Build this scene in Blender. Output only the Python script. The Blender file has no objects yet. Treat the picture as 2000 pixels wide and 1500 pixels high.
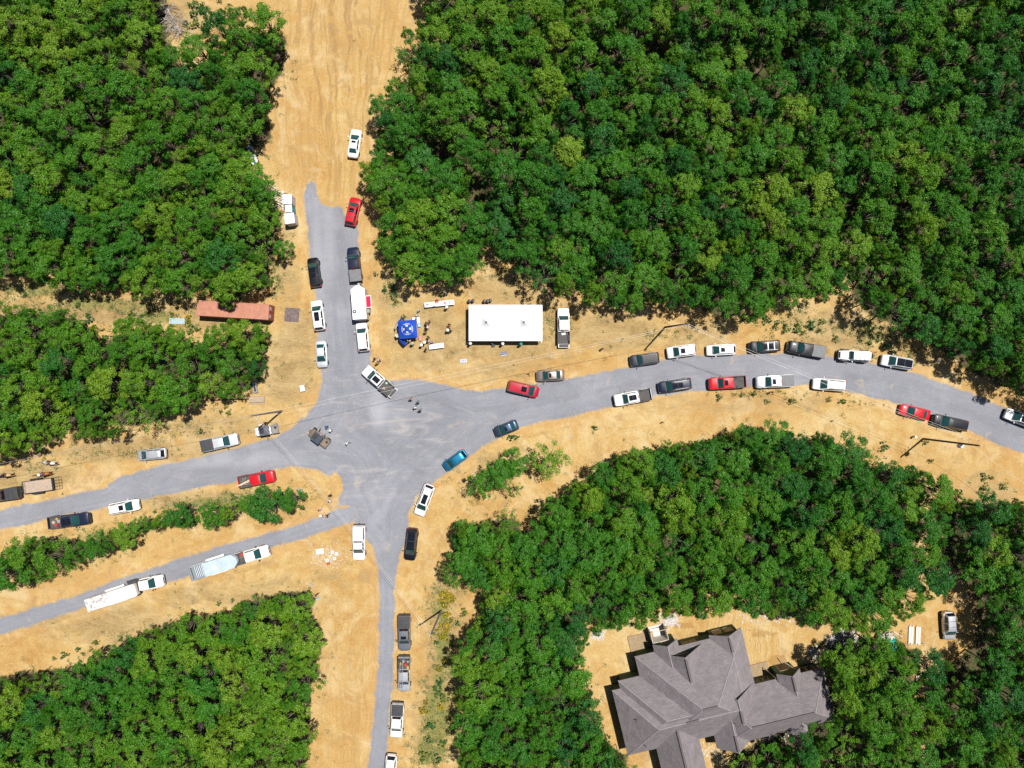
import bpy, bmesh, math, random
import numpy as np
from mathutils import Vector, Matrix

# ------------------------------------------------------------------ camera, sky, sun, exposure
SC = bpy.context.scene
COL = SC.collection
HC = 110.0                      # camera height above the ground, metres
FPX = 1320.0                    # focal length in pixels of a 2000 px wide frame
cam_d = bpy.data.cameras.new("camera")
cam = bpy.data.objects.new("camera", cam_d); COL.objects.link(cam)
cam.location = (0, 0, HC); cam.rotation_euler = (0, 0, 0)
cam_d.sensor_width = 36.0; cam_d.lens = 36.0 * FPX / 2000.0
cam_d.clip_start = 0.5; cam_d.clip_end = 3000
SC.camera = cam
SUN_EL, SUN_AZ = math.radians(70), math.radians(40)     # azimuth counted from +X towards +Y
w = bpy.data.worlds.new("World"); SC.world = w; w.use_nodes = True
wn = w.node_tree.nodes; wl = w.node_tree.links
sky = wn.new("ShaderNodeTexSky"); sky.sky_type = 'NISHITA'; sky.sun_disc = False
sky.sun_elevation = SUN_EL; sky.sun_rotation = math.radians(90) - SUN_AZ
sky.altitude = 300; sky.air_density = 1.0; sky.dust_density = 1.2; sky.ozone_density = 1.0
bg = wn["Background"]; bg.inputs["Strength"].default_value = 0.05
wl.new(sky.outputs[0], bg.inputs[0])
sun_d = bpy.data.lights.new("sun", 'SUN'); sun_d.energy = 5.0; sun_d.angle = math.radians(0.5)
sun_d.color = (1.0, 0.955, 0.88)
sun = bpy.data.objects.new("sun", sun_d); COL.objects.link(sun)
sdir = Vector((math.cos(SUN_EL) * math.cos(SUN_AZ), math.cos(SUN_EL) * math.sin(SUN_AZ), math.sin(SUN_EL)))
sun.rotation_euler = sdir.to_track_quat('Z', 'Y').to_euler()
sun.location = sdir * 300
vs = SC.view_settings
vs.view_transform = 'Standard'; vs.look = 'None'; vs.exposure = 0.25; vs.gamma = 1.0; vs.use_curve_mapping = False
cy = SC.cycles
cy.max_bounces = 5; cy.diffuse_bounces = 1; cy.glossy_bounces = 2; cy.transmission_bounces = 2
cy.transparent_max_bounces = 4; cy.caustics_reflective = False; cy.caustics_refractive = False
cy.use_denoising = False; cy.use_adaptive_sampling = True; cy.adaptive_threshold = 0.01; cy.adaptive_min_samples = 48
cy.sample_clamp_direct = 12; cy.sample_clamp_indirect = 4
SC.render.film_transparent = False

random.seed(7); RNG = np.random.default_rng(11)
R = math.radians

def P(u, v, z=0.0):
    """Point at height z seen at pixel (u, v) of the 2000x1500 photograph."""
    k = (HC - z) / FPX
    return Vector(((u - 1000) * k, (750 - v) * k, z))

# ------------------------------------------------------------------ scene bookkeeping
def tag(o, label=None, cat=None, group=None, kind=None):
    if label: o["label"] = label
    if cat: o["category"] = cat
    if group: o["group"] = group
    if kind: o["kind"] = kind
    return o

def thing(name, label, cat, loc=(0, 0, 0), rz=0.0, group=None):
    o = bpy.data.objects.new(name, None); COL.objects.link(o)
    o.empty_display_size = 0.3; o.location = loc; o.rotation_euler = (0, 0, rz)
    return tag(o, label, cat, group)

def link(name, me, parent=None, mats=None, loc=None, rot=None):
    o = bpy.data.objects.new(name, me); COL.objects.link(o)
    if parent is not None: o.parent = parent
    if loc is not None: o.location = loc
    if rot is not None: o.rotation_euler = rot
    if mats:
        for i, m in enumerate(mats):
            if m is None: continue
            o.material_slots[i].link = 'OBJECT'; o.material_slots[i].material = m
    return o

# ------------------------------------------------------------------ materials
def nd(t, kind, **kw):
    n = t.nodes.new(kind)
    for k, v in kw.items():
        if k.startswith("i_"):
            key = k[2:]; key = int(key) if key.isdigit() else key.replace("_", " ")
            s = n.inputs[key]
            if hasattr(v, "is_linked"): t.links.new(v, s)
            else: s.default_value = v
        else: setattr(n, k, v)
    return n

def val(t, op, a, b=None, c=None, clamp=False):
    n = t.nodes.new("ShaderNodeMath"); n.operation = op; n.use_clamp = clamp
    for i, x in enumerate((a, b, c)):
        if x is None: continue
        if hasattr(x, "is_linked"): t.links.new(x, n.inputs[i])
        else: n.inputs[i].default_value = x
    return n.outputs[0]

def mixc(t, f, a, b, mode='MIX'):
    n = t.nodes.new("ShaderNodeMix"); n.data_type = 'RGBA'; n.blend_type = mode
    for s, x in ((n.inputs[0], f), (n.inputs[6], a), (n.inputs[7], b)):
        if hasattr(x, "is_linked"): t.links.new(x, s)
        else: s.default_value = x if not isinstance(x, tuple) else (x + (1,) if len(x) == 3 else x)
    return n.outputs[2]

def noise(t, vec, scale, detail=3, rough=0.55, dist=0.0, out=0):
    n = t.nodes.new("ShaderNodeTexNoise")
    n.inputs["Scale"].default_value = scale; n.inputs["Detail"].default_value = detail
    n.inputs["Roughness"].default_value = rough; n.inputs["Distortion"].default_value = dist
    if vec is not None: t.links.new(vec, n.inputs["Vector"])
    return n.outputs[out]

def ramp(t, f, stops):
    n = t.nodes.new("ShaderNodeValToRGB")
    el = n.color_ramp.elements
    while len(el) < len(stops): el.new(0.5)
    for e, (p, c) in zip(el, stops):
        e.position = p; e.color = c + (1,) if isinstance(c, tuple) else (c, c, c, 1)
    t.links.new(f, n.inputs[0])
    return n.outputs[0]

def smooth(t, x, lo, hi):
    n = t.nodes.new("ShaderNodeMapRange"); n.interpolation_type = 'SMOOTHSTEP'
    t.links.new(x, n.inputs[0]); n.inputs[1].default_value = lo; n.inputs[2].default_value = hi
    return n.outputs[0]

def attr(t, name, typ='GEOMETRY'):
    n = t.nodes.new("ShaderNodeAttribute"); n.attribute_name = name; n.attribute_type = typ
    return n.outputs["Fac"]

def objco(t): return t.nodes.new("ShaderNodeTexCoord").outputs["Object"]

MATS = {}
def mat(name, col, rough=0.6, metal=0.0, coat=0.0, spec=0.5, vary=0.0, vscale=3.0, bump=0.0, bscale=20.0, rowscale=None):
    """Plain surface with optional mottling and bump."""
    if name in MATS: return MATS[name]
    m = bpy.data.materials.new(name); m.use_nodes = True; t = m.node_tree
    b = t.nodes["Principled BSDF"]
    b.inputs["Roughness"].default_value = rough; b.inputs["Metallic"].default_value = metal
    b.inputs["Coat Weight"].default_value = coat; b.inputs["Coat Roughness"].default_value = 0.06
    b.inputs["Specular IOR Level"].default_value = spec
    b.inputs["Base Color"].default_value = col + (1,)
    if vary or bump:
        co = objco(t)
        if rowscale:
            mp = nd(t, "ShaderNodeMapping", i_Vector=co); mp.inputs["Scale"].default_value = rowscale; co = mp.outputs[0]
        if vary:
            f = noise(t, co, vscale, 4, 0.65)
            lo = tuple(max(0, c * (1 - vary)) for c in col); hi = tuple(min(1, c * (1 + vary)) for c in col)
            t.links.new(ramp(t, f, [(0.3, lo), (0.7, hi)]), b.inputs["Base Color"])
        if bump:
            bn = nd(t, "ShaderNodeBump", i_Height=noise(t, co, bscale, 3)); bn.inputs["Strength"].default_value = bump
            t.links.new(bn.outputs[0], b.inputs["Normal"])
    MATS[name] = m
    return m

def paint(name, col, metal=0.0, rough=0.38):
    """Car paint: clear coat and a little road dust."""
    if name in MATS: return MATS[name]
    m = mat(name, col, rough, metal, coat=0.55, spec=0.25, vary=0.10, vscale=1.3)
    b = m.node_tree.nodes["Principled BSDF"]; b.inputs["Coat Roughness"].default_value = 0.04
    return m

# ------------------------------------------------------------------ mesh helper
class MB:
    def __init__(s): s.v = []; s.f = []; s.m = []
    def add(s, vs, fs, mi=0):
        o = len(s.v); s.v += [tuple(x) for x in vs]
        s.f += [tuple(i + o for i in f) for f in fs]; s.m += [mi] * len(fs)
    def box(s, c, d, rz=0.0, mi=0, rx=0.0, ry=0.0):
        M = Matrix.Translation(c) @ Matrix.Rotation(rz, 4, 'Z') @ Matrix.Rotation(ry, 4, 'Y') @ Matrix.Rotation(rx, 4, 'X')
        vs = [M @ Vector((sx * d[0] / 2, sy * d[1] / 2, sz * d[2] / 2)) for sx in (-1, 1) for sy in (-1, 1) for sz in (-1, 1)]
        s.add(vs, [(0, 1, 3, 2), (4, 6, 7, 5), (0, 4, 5, 1), (2, 3, 7, 6), (0, 2, 6, 4), (1, 5, 7, 3)], mi)
    def tube(s, p0, p1, r0, r1=None, n=10, mi=0, cap=True):
        p0 = Vector(p0); p1 = Vector(p1); r1 = r0 if r1 is None else r1
        q = (p1 - p0).to_track_quat('Z', 'Y')
        vs = []
        for p, r in ((p0, r0), (p1, r1)):
            for i in range(n):
                a = 2 * math.pi * i / n
                vs.append(p + q @ Vector((r * math.cos(a), r * math.sin(a), 0)))
        fs = [(i, (i + 1) % n, n + (i + 1) % n, n + i) for i in range(n)]
        if cap: fs += [tuple(range(n - 1, -1, -1)), tuple(range(n, 2 * n))]
        s.add(vs, fs, mi)
    def path(s, pts, r, n=6, mi=0):
        for a, b in zip(pts[:-1], pts[1:]): s.tube(a, b, r, r, n, mi, cap=False)
    def lathe(s, prof, c=(0, 0, 0), axis='Z', n=16, mi=0):
        """prof: (radius, height) pairs, closed off at both ends."""
        c = Vector(c); vs = []; fs = []
        for (r, h) in prof:
            for i in range(n):
                a = 2 * math.pi * i / n; x, y = r * math.cos(a), r * math.sin(a)
                p = {'Z': (x, y, h), 'Y': (x, h, y), 'X': (h, x, y)}[axis]
                vs.append(c + Vector(p))
        for k in range(len(prof) - 1):
            for i in range(n):
                j = (i + 1) % n; fs.append((k * n + i, k * n + j, (k + 1) * n + j, (k + 1) * n + i))
        fs += [tuple(range(n - 1, -1, -1)), tuple(range((len(prof) - 1) * n, len(prof) * n))]
        s.add(vs, fs, mi)
    def loft(s, rings, mi=0, cap=True):
        n = len(rings[0]); vs = [p for r in rings for p in r]; fs = []
        for k in range(len(rings) - 1):
            for i in range(n):
                j = (i + 1) % n; fs.append((k * n + i, k * n + j, (k + 1) * n + j, (k + 1) * n + i))
        if cap: fs += [tuple(range(n - 1, -1, -1)), tuple(range((len(rings) - 1) * n, len(rings) * n))]
        s.add(vs, fs, mi)
    def prism(s, pts, z0, z1, mi=0):
        n = len(pts)
        s.add([(x, y, z0) for x, y in pts] + [(x, y, z1) for x, y in pts],
              [tuple(range(n - 1, -1, -1)), tuple(range(n, 2 * n))] + [(i, (i + 1) % n, n + (i + 1) % n, n + i) for i in range(n)], mi)
    def patch(s, A, B, C, D, bow=0.0, n=5, m=4, rng=(0, 1, 0, 1), off=0.0, mi=0):
        A, B, C, D = map(Vector, (A, B, C, D))
        nr = (B - A).cross(D - A).normalized(); vs = []
        for j in range(m + 1):
            t = rng[2] + (rng[3] - rng[2]) * j / m
            for i in range(n + 1):
                q = rng[0] + (rng[1] - rng[0]) * i / n
                p = (A * (1 - q) + B * q) * (1 - t) + (D * (1 - q) + C * q) * t
                vs.append(p + nr * (off + bow * 4 * q * (1 - q) * (4 * t * (1 - t)) ** 0.5))
        fs = [(j * (n + 1) + i, j * (n + 1) + i + 1, (j + 1) * (n + 1) + i + 1, (j + 1) * (n + 1) + i) for j in range(m) for i in range(n)]
        s.add(vs, fs, mi)
    def mesh(s, name, mats, smooth=False, merge=0.0, bevel=0.0, recalc=False):
        me = bpy.data.meshes.new(name); me.from_pydata(s.v, [], s.f)
        for m in (mats if isinstance(mats, (list, tuple)) else [mats]): me.materials.append(m)
        me.polygons.foreach_set("material_index", s.m)
        if merge or bevel or recalc:
            bm = bmesh.new(); bm.from_mesh(me)
            if merge: bmesh.ops.remove_doubles(bm, verts=bm.verts, dist=merge)
            if recalc: bmesh.ops.recalc_face_normals(bm, faces=bm.faces)
            if bevel:
                ed = [e for e in bm.edges if len(e.link_faces) == 2 and e.calc_face_angle(0) > 0.5]
                bmesh.ops.bevel(bm, geom=ed, offset=bevel, segments=2, profile=0.5, affect='EDGES', clamp_overlap=True)
            bm.to_mesh(me); bm.free()
        if smooth:
            me.polygons.foreach_set("use_smooth", [True] * len(me.polygons))
            if smooth is not True and hasattr(me, "set_sharp_from_angle"): me.set_sharp_from_angle(angle=R(smooth))
        me.update()
        return me
    def build(s, name, mats, parent=None, smooth=False, loc=None, rot=None, **kw):
        return link(name, s.mesh(name, mats, smooth, **kw), parent, None, loc, rot)

def arr_mesh(name, V, F, mats, fattr=None):
    """Fast mesh from numpy arrays of quads."""
    me = bpy.data.meshes.new(name)
    nv, nf = len(V), len(F)
    me.vertices.add(nv); me.vertices.foreach_set("co", np.asarray(V, np.float32).ravel())
    me.loops.add(nf * 4); me.loops.foreach_set("vertex_index", np.asarray(F, np.int32).ravel())
    me.polygons.add(nf); me.polygons.foreach_set("loop_start", np.arange(0, nf * 4, 4, dtype=np.int32))
    for m in (mats if isinstance(mats, (list, tuple)) else [mats]): me.materials.append(m)
    me.update(calc_edges=True); me.validate()
    return me

# ------------------------------------------------------------------ polygons traced on the ground
def sdf(poly, X, Y):
    """Signed distance (negative inside) from points to a polygon."""
    d = np.full(X.shape, 1e18); ins = np.zeros(X.shape, bool)
    n = len(poly)
    for i in range(n):
        ax, ay = poly[i]; bx, by = poly[(i + 1) % n]
        ex, ey = bx - ax, by - ay; wx, wy = X - ax, Y - ay
        tt = np.clip((wx * ex + wy * ey) / (ex * ex + ey * ey + 1e-12), 0, 1)
        d = np.minimum(d, (wx - ex * tt) ** 2 + (wy - ey * tt) ** 2)
        c = ((ay <= Y) & (by > Y)) | ((by <= Y) & (ay > Y))
        with np.errstate(divide='ignore', invalid='ignore'):
            ins ^= c & (X < ax + (Y - ay) / (by - ay + 1e-12) * ex)
    return np.where(ins, -1, 1) * np.sqrt(d)

def world_poly(pts, z=0.0): return [tuple(P(u, v, z)[:2]) for u, v in pts]

ROAD_MAIN = [(600,358),(607,351),(613,353),(619,372),(626,401),(640,404),(652,406),(660,403),(668,408),(671,420),(684,422),(699,424),
 (702,500),(706,560),(714,610),(722,660),(726,735),(745,741),(775,742),(800,741),(830,743),(870,752),(910,762),(950,763),(985,758),(1010,753),
 (1050,747),(1100,741),(1150,731),(1200,722),(1235,716),(1290,702),(1350,694),(1440,692),(1500,690),(1560,692),(1620,697),(1700,709),(1780,726),
 (1840,748),(1900,769),(1960,795),(2000,808),(2150,865),(2150,960),(2000,887),(1950,869),(1900,846),(1850,822),(1780,796),(1720,781),(1650,763),
 (1600,753),(1500,751),(1430,759),(1340,766),(1270,777),(1200,793),(1120,813),(1040,828),(1010,836),(960,862),(925,886),(880,920),(851,940),
 (830,956),(818,966),(806,984),(798,1000),(794.6,1010),(797,1027),(792,1060),(781,1088),(774,1127),(770,1149),(771,1195),(769.5,1273),(767,1341),
 (759,1421),(756,1466),(754,1505),(746,1620),(705,1620),(717,1500),(725,1443),(733,1364),(738,1296),(740,1228),(740,1160),(738,1115),(734.5,1093),
 (726,1068),(716,1054),(704,1040),(697,1022),(690,1012),(684,990),(660,989),(663,971),(671,954),(665,931),(655,924),(643,934),(623,919),
 (579,912),(537,916),(467,940),(412,950),(348,962),(274,977),(180,998),(96,1013),(40,1028),(-10,1036),(-150,1070),(-150,1040),(-10,998),(60,983),
 (120,970),(180,957),(206,954),(212,945),(234,932),(280,918),(326,906),(392,891),(469,871),(524,857),(557,844),(579,828),(601,808),(616,787),
 (626,762),(628,734),(624,690),(620,654),(617,592),(613,560),(604,510),(601,460),(595,400),(594,378)]
ROAD_SMALL = [(683,990),(692,1018),(660,1029),(628,1039),(560,1062),(528,1073),(430,1104),(350,1131),(250,1162),(140,1196),(0,1240),(-150,1288),
 (-150,1252),(0,1207),(140,1165),(245,1126),(350,1090),(455,1060),(560,1031),(626,1009),(655,995)]
ROAD_POLYS = [world_poly(ROAD_MAIN), world_poly(ROAD_SMALL)]

FORESTS = {
 'A': [(-120,-120),(300,-120),(306,0),(316,60),(335,95),(372,78),(395,62),(420,25),(440,12),(545,18),(554,60),(548,105),(522,150),(515,190),(523,240),(516,258),(488,272),
       (482,300),(500,325),(525,345),(538,380),(540,420),(530,450),(535,480),(528,510),(515,520),(535,545),(515,562),(492,574),(464,573),(450,606),(432,598),(412,568),(380,568),(330,578),
       (290,576),(230,560),(170,572),(110,562),(40,540),(-120,546)],
 'B': [(-120,590),(35,596),(70,600),(110,604),(140,608),(145,630),(165,650),(195,630),(230,632),(262,618),(280,630),(330,640),(350,650),(385,668),(412,638),(440,624),(470,626),(505,636),(528,644),(515,662),
       (512,690),(517,715),(490,745),(486,772),(440,783),(405,782),(370,795),(330,812),(280,838),(235,850),(213,857),(185,850),(165,862),(140,845),(110,860),(85,862),(60,880),(20,893),(-120,905)],
 'C': [(-120,1120),(0,1082),(30,1058),(60,1052),(100,1055),(150,1058),(190,1040),(240,1018),(290,1005),(325,985),(355,982),(372,1005),(400,987),(440,988),(470,975),
       (500,962),(560,960),(595,965),(588,990),(555,1000),(535,1016),(508,1012),(480,1000),(455,1012),(420,1032),(385,1025),(345,1030),(280,1036),(260,1060),(210,1078),
       (160,1092),(130,1112),(100,1132),(60,1142),(15,1150),(-120,1165)],
 'D': [(-120,1350),(0,1322),(40,1325),(100,1315),(150,1308),(190,1270),(250,1248),(300,1230),(340,1205),(385,1207),(430,1200),(470,1178),(505,1172),(560,1160),(602,1155),
       (600,1185),(607,1222),(626,1242),(632,1270),(618,1292),(615,1320),(628,1345),(600,1372),(595,1412),(605,1450),(592,1510),(580,1620),(-120,1620)],
 'E': [(815,-120),(815,0),(832,35),(790,55),(778,78),(768,105),(780,140),(758,165),(738,192),(712,206),(730,240),(738,262),(732,292),(696,330),(702,348),(712,375),(722,395),
       (738,430),(735,465),(750,510),(780,522),(778,545),(800,556),(850,553),(898,548),(915,545),(937,522),(945,488),(962,485),(972,508),(1012,520),(1030,560),
       (1060,560),(1088,585),(1122,570),(1155,590),(1200,600),(1240,608),(1290,592),(1330,600),(1370,603),(1410,625),(1470,630),(1492,612),(1545,590),(1600,585),(1650,578),(1662,540),(1680,540),
       (1690,590),(1715,615),(1770,640),(1805,662),(1850,682),(1875,692),(1905,720),(1955,750),(2010,772),(2130,820),(2130,-120)],
 'F': [(1100,962),(1140,932),(1200,892),(1240,872),(1290,870),(1335,860),(1390,858),(1430,840),(1470,828),(1505,826),(1560,842),(1620,850),(1672,856),(1700,880),(1745,902),(1790,912),
       (1832,930),(1872,946),(1866,985),(1850,1012),(1866,1045),(1842,1075),(1850,1100),(1858,1125),(1846,1165),(1800,1188),(1760,1205),(1715,1235),(1680,1240),(1640,1228),(1560,1212),(1500,1208),
       (1450,1188),(1400,1193),(1350,1212),(1320,1190),(1295,1210),(1240,1228),(1172,1230),(1150,1262),(1140,1300),(1155,1335),(1158,1372),(1182,1420),(1198,1465),(1250,1505),(1260,1620),(895,1620),
       (895,1510),(885,1462),(900,1400),(885,1345),(890,1290),(897,1250),(920,1232),(940,1200),(935,1165),(915,1140),(892,1160),(866,1150),(858,1112),(880,1062),(895,1030),(950,1012),(985,1012),
       (1010,1005),(1030,1035),(1060,1005)],
 'G': [(1868,1005),(1880,980),(1930,975),(1990,982),(2130,985),(2130,1620),(1835,1620),(1835,1500),(1842,1400),(1862,1350),(1895,1320),(1938,1270),(1935,1200),(1905,1150),(1872,1100),(1882,1060)],
 'H': [(1590,1292),(1622,1268),(1670,1250),(1740,1250),(1790,1270),(1845,1282),(1860,1302),(1838,1340),(1850,1382),(1832,1432),(1830,1620),(1430,1620),(1440,1490),(1490,1478),(1530,1455),(1570,1442),(1612,1418),
       (1632,1395),(1625,1350),(1612,1310)],
}
HOLES = [(374,1000,9),(140,1065,8),(338,38,26),(1853,1222,30),(1282,96,24),(862,292,22),(942,366,24),(160,95,9),(228,78,8),(205,237,16),(310,322,14),(300,465,12),(1305,255,14),(1540,100,14),(1480,135,16),(1425,245,14),
         (1660,400,14),(560,690,6),(1020,1035,10),(760,300,6),(1845,1170,22),(1640,505,14),(1130,480,12),(350,385,0),(215,655,12),(245,725,14),(90,655,9)]
# ------------------------------------------------------------------ ground and gravel roads
def soft(X, Y, items):
    """Sum of soft blobs, items = (u, v, ru, rv, weight) in photo pixels on the ground."""
    m = np.zeros(X.shape)
    for u, v, ru, rv, wt in items:
        p = P(u, v); k = HC / FPX
        m = np.maximum(m, wt * np.exp(-(((X - p.x) / (ru * k)) ** 2 + ((Y - p.y) / (rv * k)) ** 2) ** 1.5))
    return m

DRY = [(580,650,50,80,1),(570,740,60,60,1),(560,560,35,50,.8),(850,650,120,80,.9),(1000,660,160,70,1),(1200,650,140,50,1),(1350,660,90,30,.9),(1000,720,120,30,.8),(1000,560,100,40,1),
       (250,880,230,30,.9),(420,830,120,30,.9),(60,930,100,30,1),(450,1160,200,40,.7),(200,1220,200,50,.8),(150,610,260,28,1),(400,620,60,40,.8),(650,1100,60,60,.5),(1450,790,250,30,.5),
       (980,900,80,60,.6),(1650,650,130,60,.8),(1800,700,60,30,.6),(880,1250,50,150,1),(840,1400,40,110,.9),(1930,960,60,50,.9),(420,980,180,25,1),(370,30,60,50,.9),(560,520,20,80,.7),(760,560,40,50,.9)]
GREEN = [(60,565,80,18,1),(180,590,90,16,1),(300,620,60,16,1),(865,1260,22,90,1),(860,1400,34,110,1),(80,570,110,14,.9),(250,600,120,16,.8),(360,635,40,20,.7),(480,980,110,22,1),(200,1045,90,20,.8),(860,1180,26,50,.9),(858,1330,24,60,.9),(835,1460,34,60,.9),(1640,640,50,18,.6),(1540,615,60,14,.6),(900,1150,14,40,.6),(1700,650,40,30,.9),(1770,690,35,20,.7),(1560,640,80,22,.55),(1085,625,30,30,.6),(1040,545,60,16,.6),(960,535,50,14,.7),(1290,655,50,12,.45),(865,1200,18,60,1),(850,1400,32,100,1),(875,1290,15,50,.9),
         (440,985,140,16,1),(330,1020,80,14,.9),(120,1080,120,20,.9),(250,885,130,10,.4),(390,840,100,16,.4),(80,905,90,14,.35),(150,600,260,22,.55),(540,540,12,60,.8),(770,560,16,40,.8),(1480,770,130,8,.55),
         (1690,785,60,8,.4),(930,960,50,40,.3),(1000,1000,60,10,.5),(60,1010,120,6,.3)]
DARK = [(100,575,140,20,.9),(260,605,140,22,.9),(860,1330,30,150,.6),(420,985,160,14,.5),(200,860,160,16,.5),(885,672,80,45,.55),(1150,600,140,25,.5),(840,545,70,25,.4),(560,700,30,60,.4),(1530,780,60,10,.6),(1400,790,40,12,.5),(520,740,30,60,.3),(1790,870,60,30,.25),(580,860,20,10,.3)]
DAMP = [(1335,1222,26,8,.9),(1490,1238,40,10,.7),(1520,1290,22,13,1),(1478,1305,12,10,.8),(1475,1232,30,6,.6),(1395,1440,26,22,.7),(1530,1440,30,14,.7)]
ORANGE = [(1420,790,160,30,.8),(1790,770,80,20,.6),(1850,950,120,60,.5),(670,60,110,120,.6),(590,260,40,120,.6),(1120,720,120,20,.7),(150,1130,160,40,.6),(640,1020,40,20,.4),(740,1400,40,100,.6),(690,1380,20,160,.6),(1530,1450,40,20,.9),(1980,960,60,60,.7),(395,80,20,20,.8)]

_fw = {k: world_poly(v, 5.5) for k, v in FORESTS.items()}

def axis_samples(half, step, far):
    a = np.arange(-half, half + 1e-6, step)
    o = np.array(far, float)
    return np.concatenate([-o[::-1], a, o])

def grid_mesh(name, gx, gy, z, mats, keep=None):
    nx, ny = len(gx), len(gy)
    X, Y = np.meshgrid(gx, gy)
    X = X.ravel(); Y = Y.ravel()
    V = np.stack([X, Y, np.broadcast_to(z, X.shape)], 1)
    i = np.arange((ny - 1) * nx).reshape(ny - 1, nx)[:, :-1].ravel()
    F = np.stack([i, i + 1, i + 1 + nx, i + nx], 1)
    if keep is not None:
        k = keep(X, Y); F = F[k[F].any(1)]
        used = np.unique(F); rm = np.zeros(len(V), np.int64); rm[used] = np.arange(len(used))
        V = V[used]; F = rm[F]
    me = arr_mesh(name, V, F, mats)
    return me, V[:, 0], V[:, 1]

def set_attr(me, name, a):
    at = me.attributes.new(name, 'FLOAT', 'POINT'); at.data.foreach_set("value", np.asarray(a, np.float32))

def road_dist(X, Y): return np.minimum(sdf(ROAD_POLYS[0], X, Y), sdf(ROAD_POLYS[1], X, Y))

def mixf(t, f, a, b_):
    return val(t, 'ADD', val(t, 'MULTIPLY', a, val(t, 'SUBTRACT', 1.0, f)), val(t, 'MULTIPLY', f, b_))

def sand_nodes(t):
    """Colour and height of the bare sandy soil, shared by the ground and the road edges."""
    co = objco(t)
    rd = attr(t, "road_distance")
    n1 = noise(t, co, 0.06, 4, 0.6); n2 = noise(t, co, 0.45, 5, 0.65, 0.6); n3 = noise(t, co, 3.2, 4, 0.7); n4 = noise(t, co, 9.0, 2, 0.8)
    f = val(t, 'ADD', val(t, 'MULTIPLY', n1, 0.34), val(t, 'ADD', val(t, 'MULTIPLY', n2, 0.36), val(t, 'MULTIPLY', n3, 0.30)))
    c = ramp(t, f, [(0.37, (0.34, 0.185, 0.056)), (0.44, (0.43, 0.262, 0.090)), (0.51, (0.485, 0.325, 0.128)), (0.57, (0.52, 0.385, 0.178)), (0.66, (0.57, 0.47, 0.28))])
    # ruts that follow the road edges and the long axis of the graded track
    cv = nd(t, "ShaderNodeCombineXYZ", i_0=val(t, 'ADD', val(t, 'MULTIPLY', rd, 1.3), val(t, 'MULTIPLY', n2, 1.6)), i_1=val(t, 'MULTIPLY', n1, 9.0))
    st = noise(t, cv.outputs[0], 1.0, 3, 0.7)
    sx = nd(t, "ShaderNodeSeparateXYZ", i_0=co)
    yy = val(t, 'MAXIMUM', sx.outputs[1], 0.0)
    fan = val(t, 'DIVIDE', val(t, 'ADD', val(t, 'ADD', sx.outputs[0], 29.0), val(t, 'MULTIPLY', val(t, 'SUBTRACT', n1, 0.5), 5.0)), val(t, 'ADD', val(t, 'MULTIPLY', yy, 0.016), 0.45))
    fv = nd(t, "ShaderNodeCombineXYZ", i_0=fan, i_1=sx.outputs[1])
    mp = nd(t, "ShaderNodeMapping", i_Vector=fv.outputs[0]); mp.inputs["Scale"].default_value = (1.5, 0.07, 1)
    st2 = noise(t, mp.outputs[0], 1.0, 4, 0.7, 0.3)
    tr = attr(t, "track")
    s = val(t, 'ADD', val(t, 'MULTIPLY', mixf(t, smooth(t, rd, 1.5, 5.0), st, 0.5), val(t, 'SUBTRACT', 1.0, tr)), val(t, 'MULTIPLY', st2, tr))
    c = mixc(t, 1.0, c, ramp(t, s, [(0.30, (0.84, 0.78, 0.70)), (0.5, (1, 1, 1)), (0.70, (1.07, 1.10, 1.16))]), 'MULTIPLY')
    band = val(t, 'MULTIPLY', smooth(t, val(t, 'ADD', rd, val(t, 'MULTIPLY', val(t, 'SUBTRACT', n2, 0.5), 5.0)), 3.6, 0.6), val(t, 'MULTIPLY', smooth(t, noise(t, co, 0.11, 3, 0.6), 0.40, 0.58), 0.8))
    c = mixc(t, val(t, 'MULTIPLY', val(t, 'MAXIMUM', attr(t, "orange"), band), 0.75), c, mixc(t, n3, (0.38, 0.21, 0.068), (0.47, 0.29, 0.11)))
    # tyre ruts wandering along the graded track, scuffed pale patches
    mp2 = nd(t, "ShaderNodeMapping", i_Vector=fv.outputs[0]); mp2.inputs["Scale"].default_value = (0.75, 0.03, 1)
    rut = noise(t, mp2.outputs[0], 1.0, 2, 0.5, 0.6)
    k = val(t, 'MULTIPLY', smooth(t, val(t, 'ABSOLUTE', val(t, 'SUBTRACT', rut, 0.5)), 0.06, 0.012), val(t, 'MULTIPLY', tr, smooth(t, n2, 0.36, 0.56)))
    c = mixc(t, val(t, 'MULTIPLY', k, 0.75), c, (0.30, 0.175, 0.070))
    k = val(t, 'MULTIPLY', smooth(t, noise(t, co, 0.17, 6, 0.7, 1.0), 0.50, 0.66), 0.6)
    c = mixc(t, k, c, (0.56, 0.44, 0.245))
    k = val(t, 'MULTIPLY', smooth(t, noise(t, co, 0.30, 7, 0.75, 1.2), 0.52, 0.64), 0.6)
    c = mixc(t, k, c, (0.34, 0.22, 0.10))
    k = val(t, 'MULTIPLY', smooth(t, noise(t, mp.outputs[0], 2.2, 6, 0.75, 0.8), 0.56, 0.72), val(t, 'ADD', val(t, 'MULTIPLY', tr, 0.35), 0.2))
    c = mixc(t, k, c, (0.32, 0.185, 0.075))
    # stones and crumbs
    c = mixc(t, val(t, 'MULTIPLY', smooth(t, noise(t, co, 1.9, 3, 0.7), 0.62, 0.72), 0.55), c, (0.27, 0.18, 0.09))
    c = mixc(t, smooth(t, noise(t, co, 2.7, 3, 0.8), 0.64, 0.74), c, (0.60, 0.51, 0.36))
    return co, c, n1, n2, n3, n4, rd

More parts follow.
